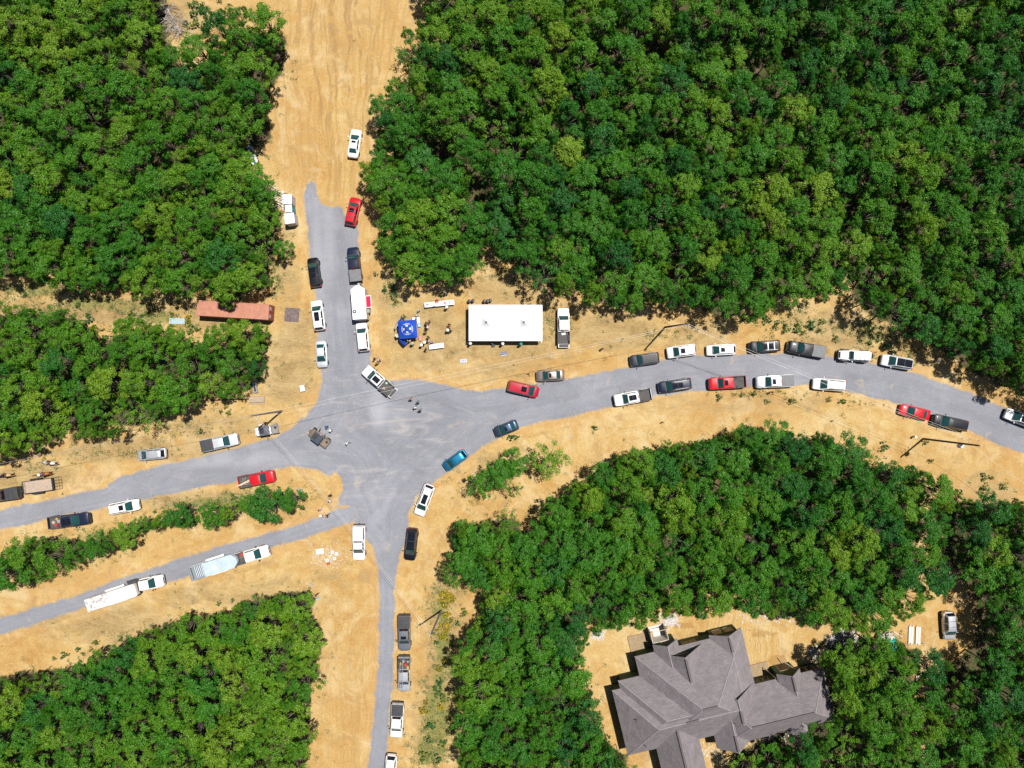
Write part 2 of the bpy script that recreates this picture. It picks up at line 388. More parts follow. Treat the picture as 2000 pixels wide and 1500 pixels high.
def soil_nodes(t):
    """Sand with dry grass, trampled soil, damp stains, green grass and leaf litter laid over it."""
    co, c, n1, n2, n3, n4, rd = sand_nodes(t)
    mpd = nd(t, "ShaderNodeMapping", i_Vector=co); mpd.inputs["Scale"].default_value = (0.5, 1.0, 1); mpd.inputs["Rotation"].default_value = (0, 0, -0.2)
    fine = val(t, 'ADD', val(t, 'MULTIPLY', noise(t, mpd.outputs[0], 3.4, 6, 0.8, 0.4), 0.5), val(t, 'MULTIPLY', noise(t, mpd.outputs[0], 0.36, 5, 0.72, 0.9), 0.5))
    mid = noise(t, mpd.outputs[0], 0.22, 7, 0.72, 0.9)
    gr = ramp(t, fine, [(0.36, (0.185, 0.12, 0.05)), (0.46, (0.31, 0.215, 0.095)), (0.54, (0.405, 0.295, 0.14)), (0.66, (0.49, 0.38, 0.20))])
    k = smooth(t, val(t, 'ADD', val(t, 'MULTIPLY', attr(t, "dry"), 0.62), val(t, 'MULTIPLY', val(t, 'SUBTRACT', mid, 0.5), 1.7)), 0.16, 0.58)
    c = mixc(t, val(t, 'MULTIPLY', k, 0.85), c, gr)
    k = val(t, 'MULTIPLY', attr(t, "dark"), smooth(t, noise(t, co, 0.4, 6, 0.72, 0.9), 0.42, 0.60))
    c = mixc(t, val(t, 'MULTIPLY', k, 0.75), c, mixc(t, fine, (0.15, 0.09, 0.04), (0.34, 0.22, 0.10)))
    k = smooth(t, val(t, 'ADD', attr(t, "damp"), val(t, 'MULTIPLY', val(t, 'SUBTRACT', noise(t, co, 0.8, 4, 0.6, 0.5), 0.5), 1.2)), 0.5, 0.56)
    c = mixc(t, val(t, 'MULTIPLY', k, 0.7), c, (0.33, 0.19, 0.065))
    k = smooth(t, val(t, 'ADD', val(t, 'MULTIPLY', attr(t, "green"), 0.62), val(t, 'MULTIPLY', val(t, 'SUBTRACT', noise(t, co, 0.8, 7, 0.75, 0.8), 0.5), 1.3)), 0.36, 0.60)
    c = mixc(t, val(t, 'MULTIPLY', k, 0.78), c, mixc(t, noise(t, co, 3.5, 4, 0.8), (0.075, 0.10, 0.02), (0.30, 0.29, 0.085)))
    lf = ramp(t, noise(t, co, 3.2, 5, 0.8), [(0.3, (0.045, 0.030, 0.020)), (0.5, (0.115, 0.077, 0.050)), (0.7, (0.25, 0.170, 0.112))])
    k = smooth(t, val(t, 'ADD', attr(t, "litter"), val(t, 'MULTIPLY', val(t, 'SUBTRACT', noise(t, co, 0.6, 5, 0.65, 0.5), 0.5), 1.3)), 0.36, 0.64)
    ug = smooth(t, noise(t, co, 0.55, 6, 0.75, 0.6), 0.40, 0.56)
    lf = mixc(t, val(t, 'MULTIPLY', ug, 0.85), lf, mixc(t, noise(t, co, 3.6, 4, 0.8), (0.012, 0.030, 0.007), (0.085, 0.115, 0.03)))
    c = mixc(t, k, c, lf)
    return co, c, n1, n2, n3, n4, rd, fine

def ground_material():
    m = bpy.data.materials.new("sandy_soil"); m.use_nodes = True; t = m.node_tree; b = t.nodes["Principled BSDF"]
    co, c, n1, n2, n3, n4, rd, fine = soil_nodes(t)
    b.inputs["Roughness"].default_value = 0.95; b.inputs["Specular IOR Level"].default_value = 0.15
    t.links.new(c, b.inputs["Base Color"])
    bn = nd(t, "ShaderNodeBump", i_Height=val(t, 'ADD', n4, val(t, 'MULTIPLY', fine, 2.0))); bn.inputs["Strength"].default_value = 0.55; bn.inputs["Distance"].default_value = 0.12
    t.links.new(bn.outputs[0], b.inputs["Normal"])
    return m

def road_material():
    m = bpy.data.materials.new("gravel"); m.use_nodes = True; t = m.node_tree; b = t.nodes["Principled BSDF"]
    co, sand, n1, n2, n3, n4, rd, fine = soil_nodes(t)
    b.inputs["Roughness"].default_value = 0.9; b.inputs["Specular IOR Level"].default_value = 0.25
    g1 = noise(t, co, 0.12, 4, 0.6, 0.6); g2 = noise(t, co, 2.6, 5, 0.85); g3 = noise(t, co, 7.0, 3, 0.85)
    cv = nd(t, "ShaderNodeCombineXYZ", i_0=val(t, 'MULTIPLY', rd, 0.85), i_1=val(t, 'MULTIPLY', g1, 2.0))
    lane = noise(t, cv.outputs[0], 1.0, 2, 0.6)
    f = val(t, 'ADD', val(t, 'MULTIPLY', g1, 0.45), val(t, 'ADD', val(t, 'MULTIPLY', lane, 0.30), val(t, 'MULTIPLY', g2, 0.25)))
    g = ramp(t, f, [(0.38, (0.182, 0.187, 0.214)), (0.5, (0.228, 0.235, 0.267)), (0.62, (0.285, 0.293, 0.330))])
    g = mixc(t, 1.0, g, ramp(t, g3, [(0.3, (0.80, 0.79, 0.78)), (0.5, (1, 1, 1)), (0.7, (1.16, 1.16, 1.18))]), 'MULTIPLY')
    g = mixc(t, val(t, 'MULTIPLY', attr(t, "fresh"), 0.6), g, (0.40, 0.41, 0.445))
    g = mixc(t, val(t, 'MULTIPLY', smooth(t, noise(t, co, 0.22, 5, 0.7, 1.2), 0.48, 0.68), 0.32), g, (0.175, 0.178, 0.195))
    # dust dragged in by tyres
    mp = nd(t, "ShaderNodeMapping", i_Vector=co); mp.inputs["Scale"].default_value = (0.14, 0.5, 1); mp.inputs["Rotation"].default_value = (0, 0, -0.22)
    du = noise(t, mp.outputs[0], 1.0, 5, 0.7, 1.2)
    k = val(t, 'MULTIPLY', smooth(t, du, 0.50, 0.72), val(t, 'MULTIPLY', attr(t, "dust"), 0.5))
    g = mixc(t, k, g, (0.46, 0.42, 0.385))
    k = val(t, 'MULTIPLY', smooth(t, noise(t, co, 0.35, 5, 0.75, 0.8), 0.60, 0.74), 0.55)
    g = mixc(t, k, g, (0.44, 0.345, 0.235))
    # ragged sandy edge
    e = val(t, 'ADD', rd, val(t, 'ADD', val(t, 'MULTIPLY', val(t, 'SUBTRACT', n2, 0.5), 1.5), val(t, 'MULTIPLY', val(t, 'SUBTRACT', n3, 0.5), 0.9)))
    k = smooth(t, e, -0.28, 0.22)
    t.links.new(mixc(t, k, g, sand), b.inputs["Base Color"])
    bn = nd(t, "ShaderNodeBump", i_Height=val(t, 'ADD', g2, g3)); bn.inputs["Strength"].default_value = 0.5; bn.inputs["Distance"].default_value = 0.05
    t.links.new(bn.outputs[0], b.inputs["Normal"])
    return m

def build_ground():
    gx = axis_samples(100, 0.5, [115, 150, 250, 500, 1200]); gy = axis_samples(80, 0.5, [95, 150, 250, 500, 1200])
    def soil_attrs(me, X, Y):
        fd = np.full(X.shape, 1e9)
        for p in _fw.values(): fd = np.minimum(fd, sdf(p, X, Y))
        far = (np.abs(X) > 101) | (np.abs(Y) > 81)
        set_attr(me, "litter", np.where(far, 1, np.clip(0.0 - fd / 2.6, 0, 1)))
        set_attr(me, "dry", soft(X, Y, DRY)); set_attr(me, "green", soft(X, Y, GREEN)); set_attr(me, "dark", soft(X, Y, DARK))
        set_attr(me, "damp", soft(X, Y, DAMP)); set_attr(me, "orange", soft(X, Y, ORANGE))
        set_attr(me, "road_distance", np.clip(road_dist(X, Y), -20, 20))
        set_attr(me, "track", soft(X, Y, [(660, 100, 130, 330, 1), (700, 1350, 90, 200, .6), (1450, 1250, 130, 60, .8)]))
    me, X, Y = grid_mesh("ground", gx, gy, 0.0, ground_material()); soil_attrs(me, X, Y)
    tag(link("ground", me), kind="structure")
    me, X, Y = grid_mesh("gravel_road", np.arange(-92, 92, 0.4), np.arange(-70, 36, 0.4), 0.012, road_material(), lambda x, y: road_dist(x, y) < 1.3)
    soil_attrs(me, X, Y)
    set_attr(me, "dust", np.maximum(0.25, soft(X, Y, [(760, 880, 190, 130, 1.0), (690, 800, 60, 120, .8), (900, 800, 120, 60, .8)])))
    set_attr(me, "fresh", soft(X, Y, [(738, 800, 18, 40, .9), (620, 560, 16, 160, .7), (720, 540, 12, 180, .5), (640, 480, 14, 100, .6), (420, 900, 180, 14, .6)]))
    tag(link("gravel_road", me), kind="structure")
build_ground()

# ------------------------------------------------------------------ foliage
def leaf_material(name, stops, vary=0.38, hue_attr='INSTANCER'):
    m = bpy.data.materials.new(name); m.use_nodes = True; t = m.node_tree; b = t.nodes["Principled BSDF"]
    geo = t.nodes.new("ShaderNodeNewGeometry")
    tint = attr(t, "tint", hue_attr)
    isl = geo.outputs["Random Per Island"]
    f = val(t, 'ADD', tint, val(t, 'MULTIPLY', val(t, 'SUBTRACT', isl, 0.5), 0.5), clamp=True)
    c = ramp(t, f, stops)
    isl2 = nd(t, "ShaderNodeTexWhiteNoise", noise_dimensions='1D', i_W=val(t, 'MULTIPLY', isl, 91.7)).outputs[0]
    c = mixc(t, 1.0, c, ramp(t, isl2, [(0.0, 1 - vary), (1.0, 1 + vary)]), 'MULTIPLY')
    t.links.new(c, b.inputs["Base Color"]); b.inputs["Roughness"].default_value = 0.5; b.inputs["Specular IOR Level"].default_value = 0.28
    tr = nd(t, "ShaderNodeBsdfTranslucent", i_Color=mixc(t, 1.0, c, (1.3, 1.5, 0.7), 'MULTIPLY'))
    mx = nd(t, "ShaderNodeMixShader"); mx.inputs[0].default_value = 0.12
    t.links.new(b.outputs[0], mx.inputs[1]); t.links.new(tr.outputs[0], mx.inputs[2])
    t.links.new(mx.outputs[0], t.nodes["Material Output"].inputs[0])
    return m
LEAF = leaf_material("oak_leaves", [(0.0, (0.013, 0.088, 0.015)), (0.33, (0.028, 0.142, 0.008)), (0.66, (0.064, 0.192, 0.006)), (1.0, (0.150, 0.250, 0.014))])
BUSHLEAF = leaf_material("shrub_leaves", [(0.0, (0.03, 0.11, 0.03)), (0.5, (0.07, 0.15, 0.03)), (1.0, (0.17, 0.20, 0.03))])
FLOWER = leaf_material("yellow_blossom", [(0.0, (0.10, 0.15, 0.02)), (0.45, (0.15, 0.17, 0.012)), (1.0, (0.40, 0.27, 0.01))])
BARK = mat("bark", (0.15, 0.125, 0.10), 0.9, vary=0.35, vscale=4)
TWIG = mat("bleached_twig", (0.33, 0.30, 0.27), 0.9, vary=0.3, vscale=4)
DEADWOOD = mat("dead_wood", (0.42, 0.37, 0.33), 0.9, vary=0.3, vscale=4)

def leaf_cloud(rng, lobes, puffs, leaves, size, puff_r=(0.34, 0.55), up=0.55, zmin=-0.25):
    """Leaf-sized quads in small rosettes over every lobe (centre, radius)."""
    C = []; D = []; S = []
    for (lc, lr) in lobes:
        lc = np.array(lc)
        k = max(3, int(puffs * (lr / 1.1) ** 1.6))
        d = rng.normal(size=(k * 3, 3)); d /= np.linalg.norm(d, axis=1)[:, None]
        d = d[d[:, 2] > zmin][:k]
        pc = lc + d * lr * rng.uniform(0.72, 1.08, (len(d), 1)) * np.array([1, 1, 0.8])
        for p, dd in zip(pc, d):
            pr = rng.uniform(*puff_r)
            n = int(leaves * rng.uniform(0.7, 1.3))
            e = rng.normal(size=(n, 3)); e /= np.linalg.norm(e, axis=1)[:, None]
            e[:, 2] = np.abs(e[:, 2]) * 0.9 - 0.25
            C.append(p + e * pr * rng.uniform(0.45, 1.1, (n, 1)))
            nn = e * 0.7 + dd * 0.35 + np.array([0, 0, up]) + rng.normal(size=(n, 3)) * 0.38
            D.append(nn / np.linalg.norm(nn, axis=1)[:, None]); S.append(rng.uniform(size[0], size[1], n))
    C = np.concatenate(C); D = np.concatenate(D); S = np.concatenate(S)[:, None]
    n = len(C)
    a = np.cross(D, rng.normal(size=(n, 3))); a /= np.linalg.norm(a, axis=1)[:, None]
    b = np.cross(D, a)
    l = S * 0.62; wd = S * 0.40
    V = np.stack([C - a * l, C - b * wd + a * l * 0.15, C + a * l, C + b * wd + a * l * 0.15], 1).reshape(-1, 3)
    return V, np.arange(4 * n).reshape(n, 4)

def limb_mesh(rng, H0, r, lobes, lean):
    mb = MB(); base = Vector((0, 0, -0.15)); fork = Vector((lean[0] * 0.5, lean[1] * 0.5, H0))
    mb.tube(base, fork, r, r * 0.72, 8)
    for lc, lr in lobes:
        lc = Vector(lc); mid = fork.lerp(lc, 0.55) + Vector((rng.normal() * 0.15, rng.normal() * 0.15, 0.15))
        mb.tube(fork - Vector((0, 0, 0.3)), mid, r * 0.42, r * 0.24, 6); mb.tube(mid, lc + Vector((0, 0, lr * 0.3)), r * 0.24, r * 0.08, 5)
    for k in range(4):                                               # bare pale twigs that poke out between the leaves
        lc, lr = lobes[int(rng.integers(len(lobes)))]; a = Vector(lc); e = a + Vector((rng.normal() * lr * .7, rng.normal() * lr * .7, lr * rng.uniform(.8, 1.15)))
        mb.tube(a, e, r * 0.15, r * 0.05, 4, 1)
    return mb

def make_tree(seed, Rr, H, n1, n2, puffs, leaves, size, lobe=(0.85, 1.3), squash=1.0):
    rng = np.random.default_rng(seed)
    lobes = [((rng.normal() * 0.3, rng.normal() * 0.3, H - 1.1), rng.uniform(*lobe))]
    a0 = rng.uniform(0, 6.3)
    for k in range(n1):
        a = a0 + k * 6.283 / n1 + rng.normal() * 0.22; rr = Rr * rng.uniform(0.34, 0.62)
        lobes.append(((rr * math.cos(a), rr * math.sin(a), H * rng.uniform(0.70, 0.92)), rng.uniform(*lobe)))
    for k in range(n2):
        a = a0 + 0.4 + k * 6.283 / n2 + rng.normal() * 0.25; rr = Rr * rng.uniform(0.72, 0.95)
        lobes.append(((rr * math.cos(a), rr * math.sin(a), H * rng.uniform(0.48, 0.76)), rng.uniform(lobe[0] * 0.85, lobe[1] * 0.95)))
    V, F = leaf_cloud(rng, lobes, puffs, leaves, size)
    crown = arr_mesh("crown", V, F, LEAF)
    trunk = limb_mesh(rng, H * 0.38, 0.16 * Rr / 2.6, lobes, rng.normal(size=2) * 0.4).mesh("trunk", [BARK, TWIG], True)
    return crown, trunk

TREE = [make_tree(100 + i, 2.75, 10.6 + 0.3 * (i % 3), 7, 10, 18, 44, (0.11, 0.215), (0.55, 0.95)) for i in range(7)]
TREE += [make_tree(130 + i, 2.7, 10.0, 6, 8, 14, 34, (0.11, 0.20), (0.5, 0.85)) for i in range(2)]        # looser crowns
TREE += [make_tree(150 + i, 2.7, 10.3, 8, 11, 20, 40, (0.11, 0.19), (0.5, 0.85)) for i in range(2)]     # finer leaves
TREE += [make_tree(160, 2.7, 9.4, 5, 6, 8, 24, (0.13, 0.23), (0.5, 0.85))]                              # thin crown

def px_sdf(poly, u, v): return sdf(poly, np.asarray(u, float), np.asarray(v, float))

def scatter_trees():
    """Crown centres per wood, in photo pixels: big crowns first, then smaller ones into the gaps."""
    rng = np.random.default_rng(5); out = []
    for key, poly in FORESTS.items():
        a = np.array(poly); lo = a.min(0); hi = a.max(0)
        lo = np.maximum(lo, [-95, -95]); hi = np.minimum(hi, [2095, 1595])
        got = np.zeros((0, 3))
        for r0, r1, tries, over, inset in ((28, 36, 8, 0.76, 0.70), (21, 28, 12, 0.74, 0.72), (14, 21, 16, 0.70, 0.70), (8, 13, 14, 0.68, 0.72)):
            n = int((hi[0] - lo[0]) * (hi[1] - lo[1]) / 900 * tries)
            u = rng.uniform(lo[0], hi[0], n); v = rng.uniform(lo[1], hi[1], n); r = rng.uniform(r0, r1, n)
            d = -px_sdf(poly, u, v)
            ok = d > inset * r
            for hu, hv, hr in HOLES: ok &= np.hypot(u - hu, v - hv) > hr + 0.72 * r
            for x in np.stack([u, v, r], 1)[ok]:
                if len(got) and (np.hypot(got[:, 0] - x[0], got[:, 1] - x[1]) < over * (got[:, 2] + x[2])).any(): continue
                got = np.vstack([got, x])
        for u_, v_, r_ in got:
            d_ = -float(px_sdf(poly, [u_], [v_])[0])
            out.append((key, u_, v_, r_, d_))
    return out

WOODS = {
 'A': "the wood west of the dirt track", 'B': "the wood south of the shipping container", 'C': "the strip between the western gravel roads",
 'D': "the wood south of the gooseneck trailers", 'E': "the big wood north of the white tent", 'F': "the wood northwest of the grey house",
 'G': "the wood east of the silver car", 'H': "the grove east of the grey house"}

def tree_tint(u, v, rng):
    g = 0.5 + 0.22 * math.sin(u / 170.0 + 1.3) * math.cos(v / 140.0) * 0.7 + rng.normal() * 0.15
    if u < 620: g += 0.10 + (0.05 if v > 1150 else 0.0)
    if 850 < u < 1350 and v > 1150: g += 0.06
    if u > 1550 and v < 900: g -= 0.05
    q = rng.uniform()
    if q < 0.06: g += 0.35
    elif q < 0.14: g -= 0.35
    return float(min(1, max(0, g)))

def build_trees():
    rng = np.random.default_rng(3); sp = scatter_trees()
    order = sorted(range(len(sp)), key=lambda i: -sp[i][3] - (6 if sp[i][4] < sp[i][3] * 1.6 else 0) + (1000 if not (-20 < sp[i][1] < 2020 and -20 < sp[i][2] < 1520) else 0))
    single = set(order[:296]); rest = []
    for i, (key, u, v, r, d) in enumerate(sp):
        sc = r * HC / FPX * 0.945 / 2.75
        hs = max(0.50, min(1.28, 0.45 + 0.55 * sc + rng.normal() * 0.13))
        if d < r * 1.8: hs = min(hs, 0.98)
        pick = int(rng.choice(len(TREE), p=[.11] * 7 + [.05, .05] + [.05, .05] + [.03]))
        z = 7.4 * hs; p = P(u, v, z); yaw = rng.uniform(0, 6.283); tint = tree_tint(u, v, rng)
        if i in single:
            tone = "dark blue-green" if tint < 0.36 else ("mid-green" if tint < 0.68 else "yellow-green")
            where = "on the edge of " if d < r * 1.6 else "in "
            big = "" if r < 31 else "broad "
            lab = f"{big}{tone} oak {where}{WOODS[key]}"
            o = thing("oak_tree", lab, "tree", (p.x, p.y, 0), yaw, "oaks " + where + WOODS[key] + (", " + tone) + (", broad" if big else ""))
            o.scale = (sc, sc, hs)
            c = link("crown", TREE[pick][0], o); c["tint"] = tint; link("trunk", TREE[pick][1], o)
            TREE_OBJ.setdefault(pick, (c, o.children[1] if len(o.children) > 1 else None))
        else: rest.append((p.x, p.y, yaw, sc, hs, pick, tint))
    return rest, len(sp)
TREE_OBJ = {}
REST, NTREES = build_trees()
print("trees:", NTREES, "in the woodland mass:", len(REST))

def woodland(rest):
    """The remaining small and far crowns: one object that repeats the same trees on its points."""
    a = np.array(rest)
    me = bpy.data.meshes.new("woodland"); me.vertices.add(len(a))
    me.vertices.foreach_set("co", np.stack([a[:, 0], a[:, 1], np.zeros(len(a))], 1).astype(np.float32).ravel())
    for nm, x in (("yaw", a[:, 2]), ("tint", a[:, 6]), ("girth", a[:, 3]), ("tall", a[:, 4])): set_attr(me, nm, x)
    at = me.attributes.new("pick", 'INT', 'POINT'); at.data.foreach_set("value", a[:, 5].astype(np.int32))
    o = link("woodland", me); tag(o, "mass of smaller oak crowns filling the woods around the gravel crossroads", "woodland", None, "stuff")
    g = bpy.data.node_groups.new("woodland", 'GeometryNodeTree')
    g.interface.new_socket("Geometry", in_out='INPUT', socket_type='NodeSocketGeometry')
    g.interface.new_socket("Geometry", in_out='OUTPUT', socket_type='NodeSocketGeometry')
    gi = g.nodes.new("NodeGroupInput"); go = g.nodes.new("NodeGroupOutput")
    iop = g.nodes.new("GeometryNodeInstanceOnPoints")
    joinall = g.nodes.new("GeometryNodeJoinGeometry")
    for k in sorted(TREE_OBJ, reverse=True):
        j = g.nodes.new("GeometryNodeJoinGeometry")
        root = TREE_OBJ[k][0].parent
        for ob in root.children:
            oi = g.nodes.new("GeometryNodeObjectInfo"); oi.inputs["Object"].default_value = ob; oi.transform_space = 'ORIGINAL'
            g.links.new(oi.outputs["Geometry"], j.inputs[0])
        g2 = g.nodes.new("GeometryNodeGeometryToInstance"); g.links.new(j.outputs[0], g2.inputs[0])
        g.links.new(g2.outputs[0], joinall.inputs[0])
    def named(nm, typ):
        n = g.nodes.new("GeometryNodeInputNamedAttribute"); n.data_type = typ; n.inputs["Name"].default_value = nm
        return n.outputs[0]
    rot = g.nodes.new("ShaderNodeCombineXYZ"); g.links.new(named("yaw", 'FLOAT'), rot.inputs[2])
    scl = g.nodes.new("ShaderNodeCombineXYZ"); gr = named("girth", 'FLOAT')
    g.links.new(gr, scl.inputs[0]); g.links.new(gr, scl.inputs[1]); g.links.new(named("tall", 'FLOAT'), scl.inputs[2])
    g.links.new(gi.outputs[0], iop.inputs["Points"]); g.links.new(joinall.outputs[0], iop.inputs["Instance"])
    iop.inputs["Pick Instance"].default_value = True
    g.links.new(named("pick", 'INT'), iop.inputs["Instance Index"]); g.links.new(rot.outputs[0], iop.inputs["Rotation"]); g.links.new(scl.outputs[0], iop.inputs["Scale"])
    g.links.new(iop.outputs[0], go.inputs[0])
    md = o.modifiers.new("woodland", 'NODES'); md.node_group = g
    return o
woodland(REST)

# single trees standing in the open
LONE = [(552,487,19,"small round oak standing alone at the verge opposite the dark blue pickup"),(941,944,31,"sprawling oak at the western end of the clump beside the blue hatchback"),
 (974,928,28,"oak in the middle of the clump beside the blue hatchback"),(1003,905,26,"oak at the northern end of the clump beside the blue hatchback"),(1003,958,19,"sparse low oak at the southern tip of the clump beside the blue hatchback"),
 (1076,899,36,"round yellow-green oak on bare sand south of the dark blue sedan"),(1036,897,15,"thin sapling between the two oak clumps on bare sand"),(905,1040,22,"oak at the western corner of the wood above the yellow broom")]
for k, (u, v, r, lab) in enumerate(LONE):
    sc = r * HC / FPX * 0.95 / 2.75; hs = max(0.42, 0.3 + 0.45 * sc); pick = [0, 7, 2, 3, 11, 8, 11, 4][k]
    p = P(u, v, 7 * hs); o = thing("oak_tree", lab, "tree", (p.x, p.y, 0), k * 1.7); o.scale = (sc, sc, hs)
    c = link("crown", TREE[pick][0], o); c["tint"] = [.5, .55, .45, .5, .5, .85, .5, .45][k]; link("trunk", TREE[pick][1], o)

# low shrubs, each one a thing
def make_shrub(seed, leafmat, n=5, nm="foliage"):
    rng = np.random.default_rng(seed)
    lobes = [((rng.normal() * 0.35, rng.normal() * 0.35, rng.uniform(0.25, 0.55)), rng.uniform(0.3, 0.45)) for _ in range(n)]
    V, F = leaf_cloud(rng, lobes, 26, 9, (0.12, 0.24), (0.10, 0.18))
    st = MB()
    for lc, lr in lobes: st.tube((0, 0, -0.05), lc, 0.025, 0.012, 5)
    return arr_mesh(nm, V, F, leafmat), st.mesh("stem", BARK)
SHRUB = [make_shrub(40 + i, BUSHLEAF) for i in range(4)]; BROOM = [make_shrub(60 + i, FLOWER, 6) for i in range(2)]
SHRUBS = [
 ("the north verge of the curving road, behind the dark parked cars", [(1521,630,6),(1532,641,7),(1562,645,10),(1586,642,8),(1582,627,6),(1607,631,5.5),(1600,644,4),(1634,658,6),(1691,638,6),(1500,622,7),(1512,640,5)]),
 ("the grassy bank behind the white open-top car", [(1728,677,8),(1744,685,6),(1716,660,6),(1752,668,5),(1700,672,5),(1738,655,5)]),
 ("the bare bank in the far northwest clearing", [(386,26,11),(382,43,9),(364,43,6),(370,12,5),(383,2,5),(427,2,4),(392,10,5)]),
 ("the grassy strip west of the shipping container", [(163,635,5),(170,622,8),(261,625,11),(290,616,5),(275,615,4),(378,647,9),(49,575,4),(154,593,6),(335,615,5),(120,590,4)]),
 ("the dry verge near the stacked lumber", [(507,743,6),(443,807,6),(433,803,4),(439,793,4),(395,844,5),(508,725,4)]),
 ("the sandy island beside the red pickup", [(452,965,4),(458,974,5),(465,985,7),(427,978,5),(545,954,3.5),(405,990,5),(440,995,6),(300,1000,4)]),
 ("the sand bank above the southwestern wood", [(430,1177,5),(453,1172,3),(514,1163,3),(190,1257,6),(150,1267,5),(127,1282,6),(178,1267,4),(237,1245,5),(162,1279,4),(107,1285,3),(212,1262,3)]),
 ("the dirt lot by the pole with the transformer", [(1919,955,8),(1929,972,8),(1920,931,6),(1962,952,6),(1939,935,4),(1816,899,5),(1809,866,4),(1727,870,8),(1985,975,6)]),
 ("the sandy bank south of the curving road", [(1162,838,5.5),(1420,738,0.1),(1500,783,4),(1545,784,6),(1470,771,5),(1450,771,4),(1402,776,5),(1620,782,4),(1650,786,6),(995,853,7),(1010,856,4)]),
 ("the flowering strip beside the grey pickups", [(907,1194,7),(894,1214,5),(847,1239,4),(891,1357,6),(850,1255,4),(880,1262,6),(862,1330,8),(850,1350,8),(870,1365,8),(846,1420,9),(862,1450,8),(832,1480,9),(855,1480,8),(838,1440,7)]),
 ("the verge beside the white trailer with the red hatch", [(767,565,7),(770,575,6),(773,590,4),(748,568,6),(790,618,5),(778,540,5),(735,536,4)]),
]
k = 0
for where, pts in SHRUBS:
    for u, v, r in pts:
        if r < 1: continue
        p = P(u, v, 0.3); s = r / 12.0 / 0.62
        o = thing("shrub", "small green shrub on " + where, "shrub", (p.x, p.y, 0), k * 2.1, "green shrubs on " + where); o.scale = (s, s, 0.6 + 0.4 * s)
        me = SHRUB[k % 4]; f = link("foliage", me[0], o); f["tint"] = (k * 0.37) % 1.0; link("stem", me[1], o); k += 1
for u, v, r in [(866,1163,9),(883,1172,5),(871,1183,5),(875,1201,7),(870,1223,8),(864,1241,8),(826,1389,6),(861,1383,6),(859,1305,5),(869,1290,5),(878,1165,6),(880,1212,5),(833,1372,4),(370,619,5),(367,627,4)]:
    p = P(u, v, 0.3); s = r / 12.0 / 0.62; far = u < 500
    where = "the western end of the shipping container" if far else "the strip east of the grey pickups"
    o = thing("broom_bush", "yellow flowering broom bush by " + where, "bush", (p.x, p.y, 0), k * 1.3, "yellow brooms by " + where); o.scale = (s, s, 0.6 + 0.4 * s)
    me = BROOM[k % 2]; f = link("foliage", me[0], o); f["tint"] = 0.55 + 0.4 * ((k * 0.31) % 1.0); link("stem", me[1], o); k += 1

def weeds():
    rng = np.random.default_rng(21)
    n = 110000; u = rng.uniform(-20, 2020, n); v = rng.uniform(-20, 1520, n)
    X = (u - 1000) * HC / FPX; Y = (750 - v) * HC / FPX
    dens = soft(X, Y, GREEN) * 0.62 + soft(X, Y, DRY) * 0.014 + 0.0012
    fd = np.full(n, 1e9)
    for q in _fw.values(): fd = np.minimum(fd, sdf(q, X, Y))
    dens += np.where((fd < 1.5) & (fd > -4), 0.045, 0) + np.where(fd < -4, 0.02, 0)
    ok = (rng.uniform(size=n) < dens) & (road_dist(X, Y) > 0.4)
    hx = P(1410, 1350); ok &= ~((np.abs(X - hx.x) < 19) & (np.abs(Y - hx.y) < 15))
    X = X[ok]; Y = Y[ok]; Cs = []; 
    V = []; n = len(X)
    for x, y in zip(X, Y):
        r = rng.uniform(0.10, 0.32); m = int(7 + r * 60)
        lob = rng.normal(size=(m, 3)) * np.array([r, r, 0.05]) + np.array([x, y, 0.10])
        d = rng.normal(size=(m, 3)) * 0.5 + np.array([0, 0, 1]); d /= np.linalg.norm(d, axis=1)[:, None]
        a = np.cross(d, rng.normal(size=(m, 3))); a /= np.linalg.norm(a, axis=1)[:, None]; b = np.cross(d, a)
        s = rng.uniform(0.045, 0.10, (m, 1))
        V.append(np.stack([lob - a * s, lob - b * s * .6, lob + a * s, lob + b * s * .6], 1).reshape(-1, 3))
    V = np.concatenate(V); V[:, 2] = np.maximum(V[:, 2], 0.015)
    m = leaf_material("weed_leaves", [(0.0, (0.05, 0.12, 0.03)), (0.4, (0.11, 0.16, 0.04)), (0.7, (0.17, 0.20, 0.09)), (1.0, (0.30, 0.27, 0.07))])
    o = link("weeds", arr_mesh("weeds", V, np.arange(len(V)).reshape(-1, 4), m)); o["tint"] = 0.5
    tag(o, "scattered low green weeds along the verges and wood edges", "weeds", None, "stuff")
weeds()
# ------------------------------------------------------------------ vehicles
GLASS = mat("tinted_glass", (0.014, 0.062, 0.064), 0.06, spec=0.6)
DGLASS = mat("dark_glass", (0.008, 0.010, 0.016), 0.05, spec=0.6)
RUBBER = mat("rubber", (0.018, 0.018, 0.019), 0.85)
TRIM = mat("black_trim", (0.022, 0.022, 0.024), 0.55)
CHROME = mat("chrome", (0.62, 0.62, 0.64), 0.2, 1.0)
ALLOY = mat("alloy", (0.42, 0.42, 0.44), 0.35, 0.8)
LENS = mat("headlight_lens", (0.70, 0.72, 0.74), 0.12)
REDLENS = mat("tail_lens", (0.42, 0.012, 0.012), 0.2)
LINER = mat("bed_liner", (0.075, 0.072, 0.072), 0.8, vary=0.3, vscale=5)
TONNEAU = mat("bed_cover_vinyl", (0.045, 0.046, 0.052), 0.62, vary=0.15, vscale=2)
GREYCOVER = mat("grey_bed_cover", (0.155, 0.158, 0.17), 0.65, vary=0.12, vscale=2)
STEEL = mat("galvanised_steel", (0.42, 0.44, 0.46), 0.45, 0.6, vary=0.15)
WHITE = paint("white_paint", (0.78, 0.78, 0.77)); OFFWHITE = paint("pearl_white_paint", (0.66, 0.68, 0.69))
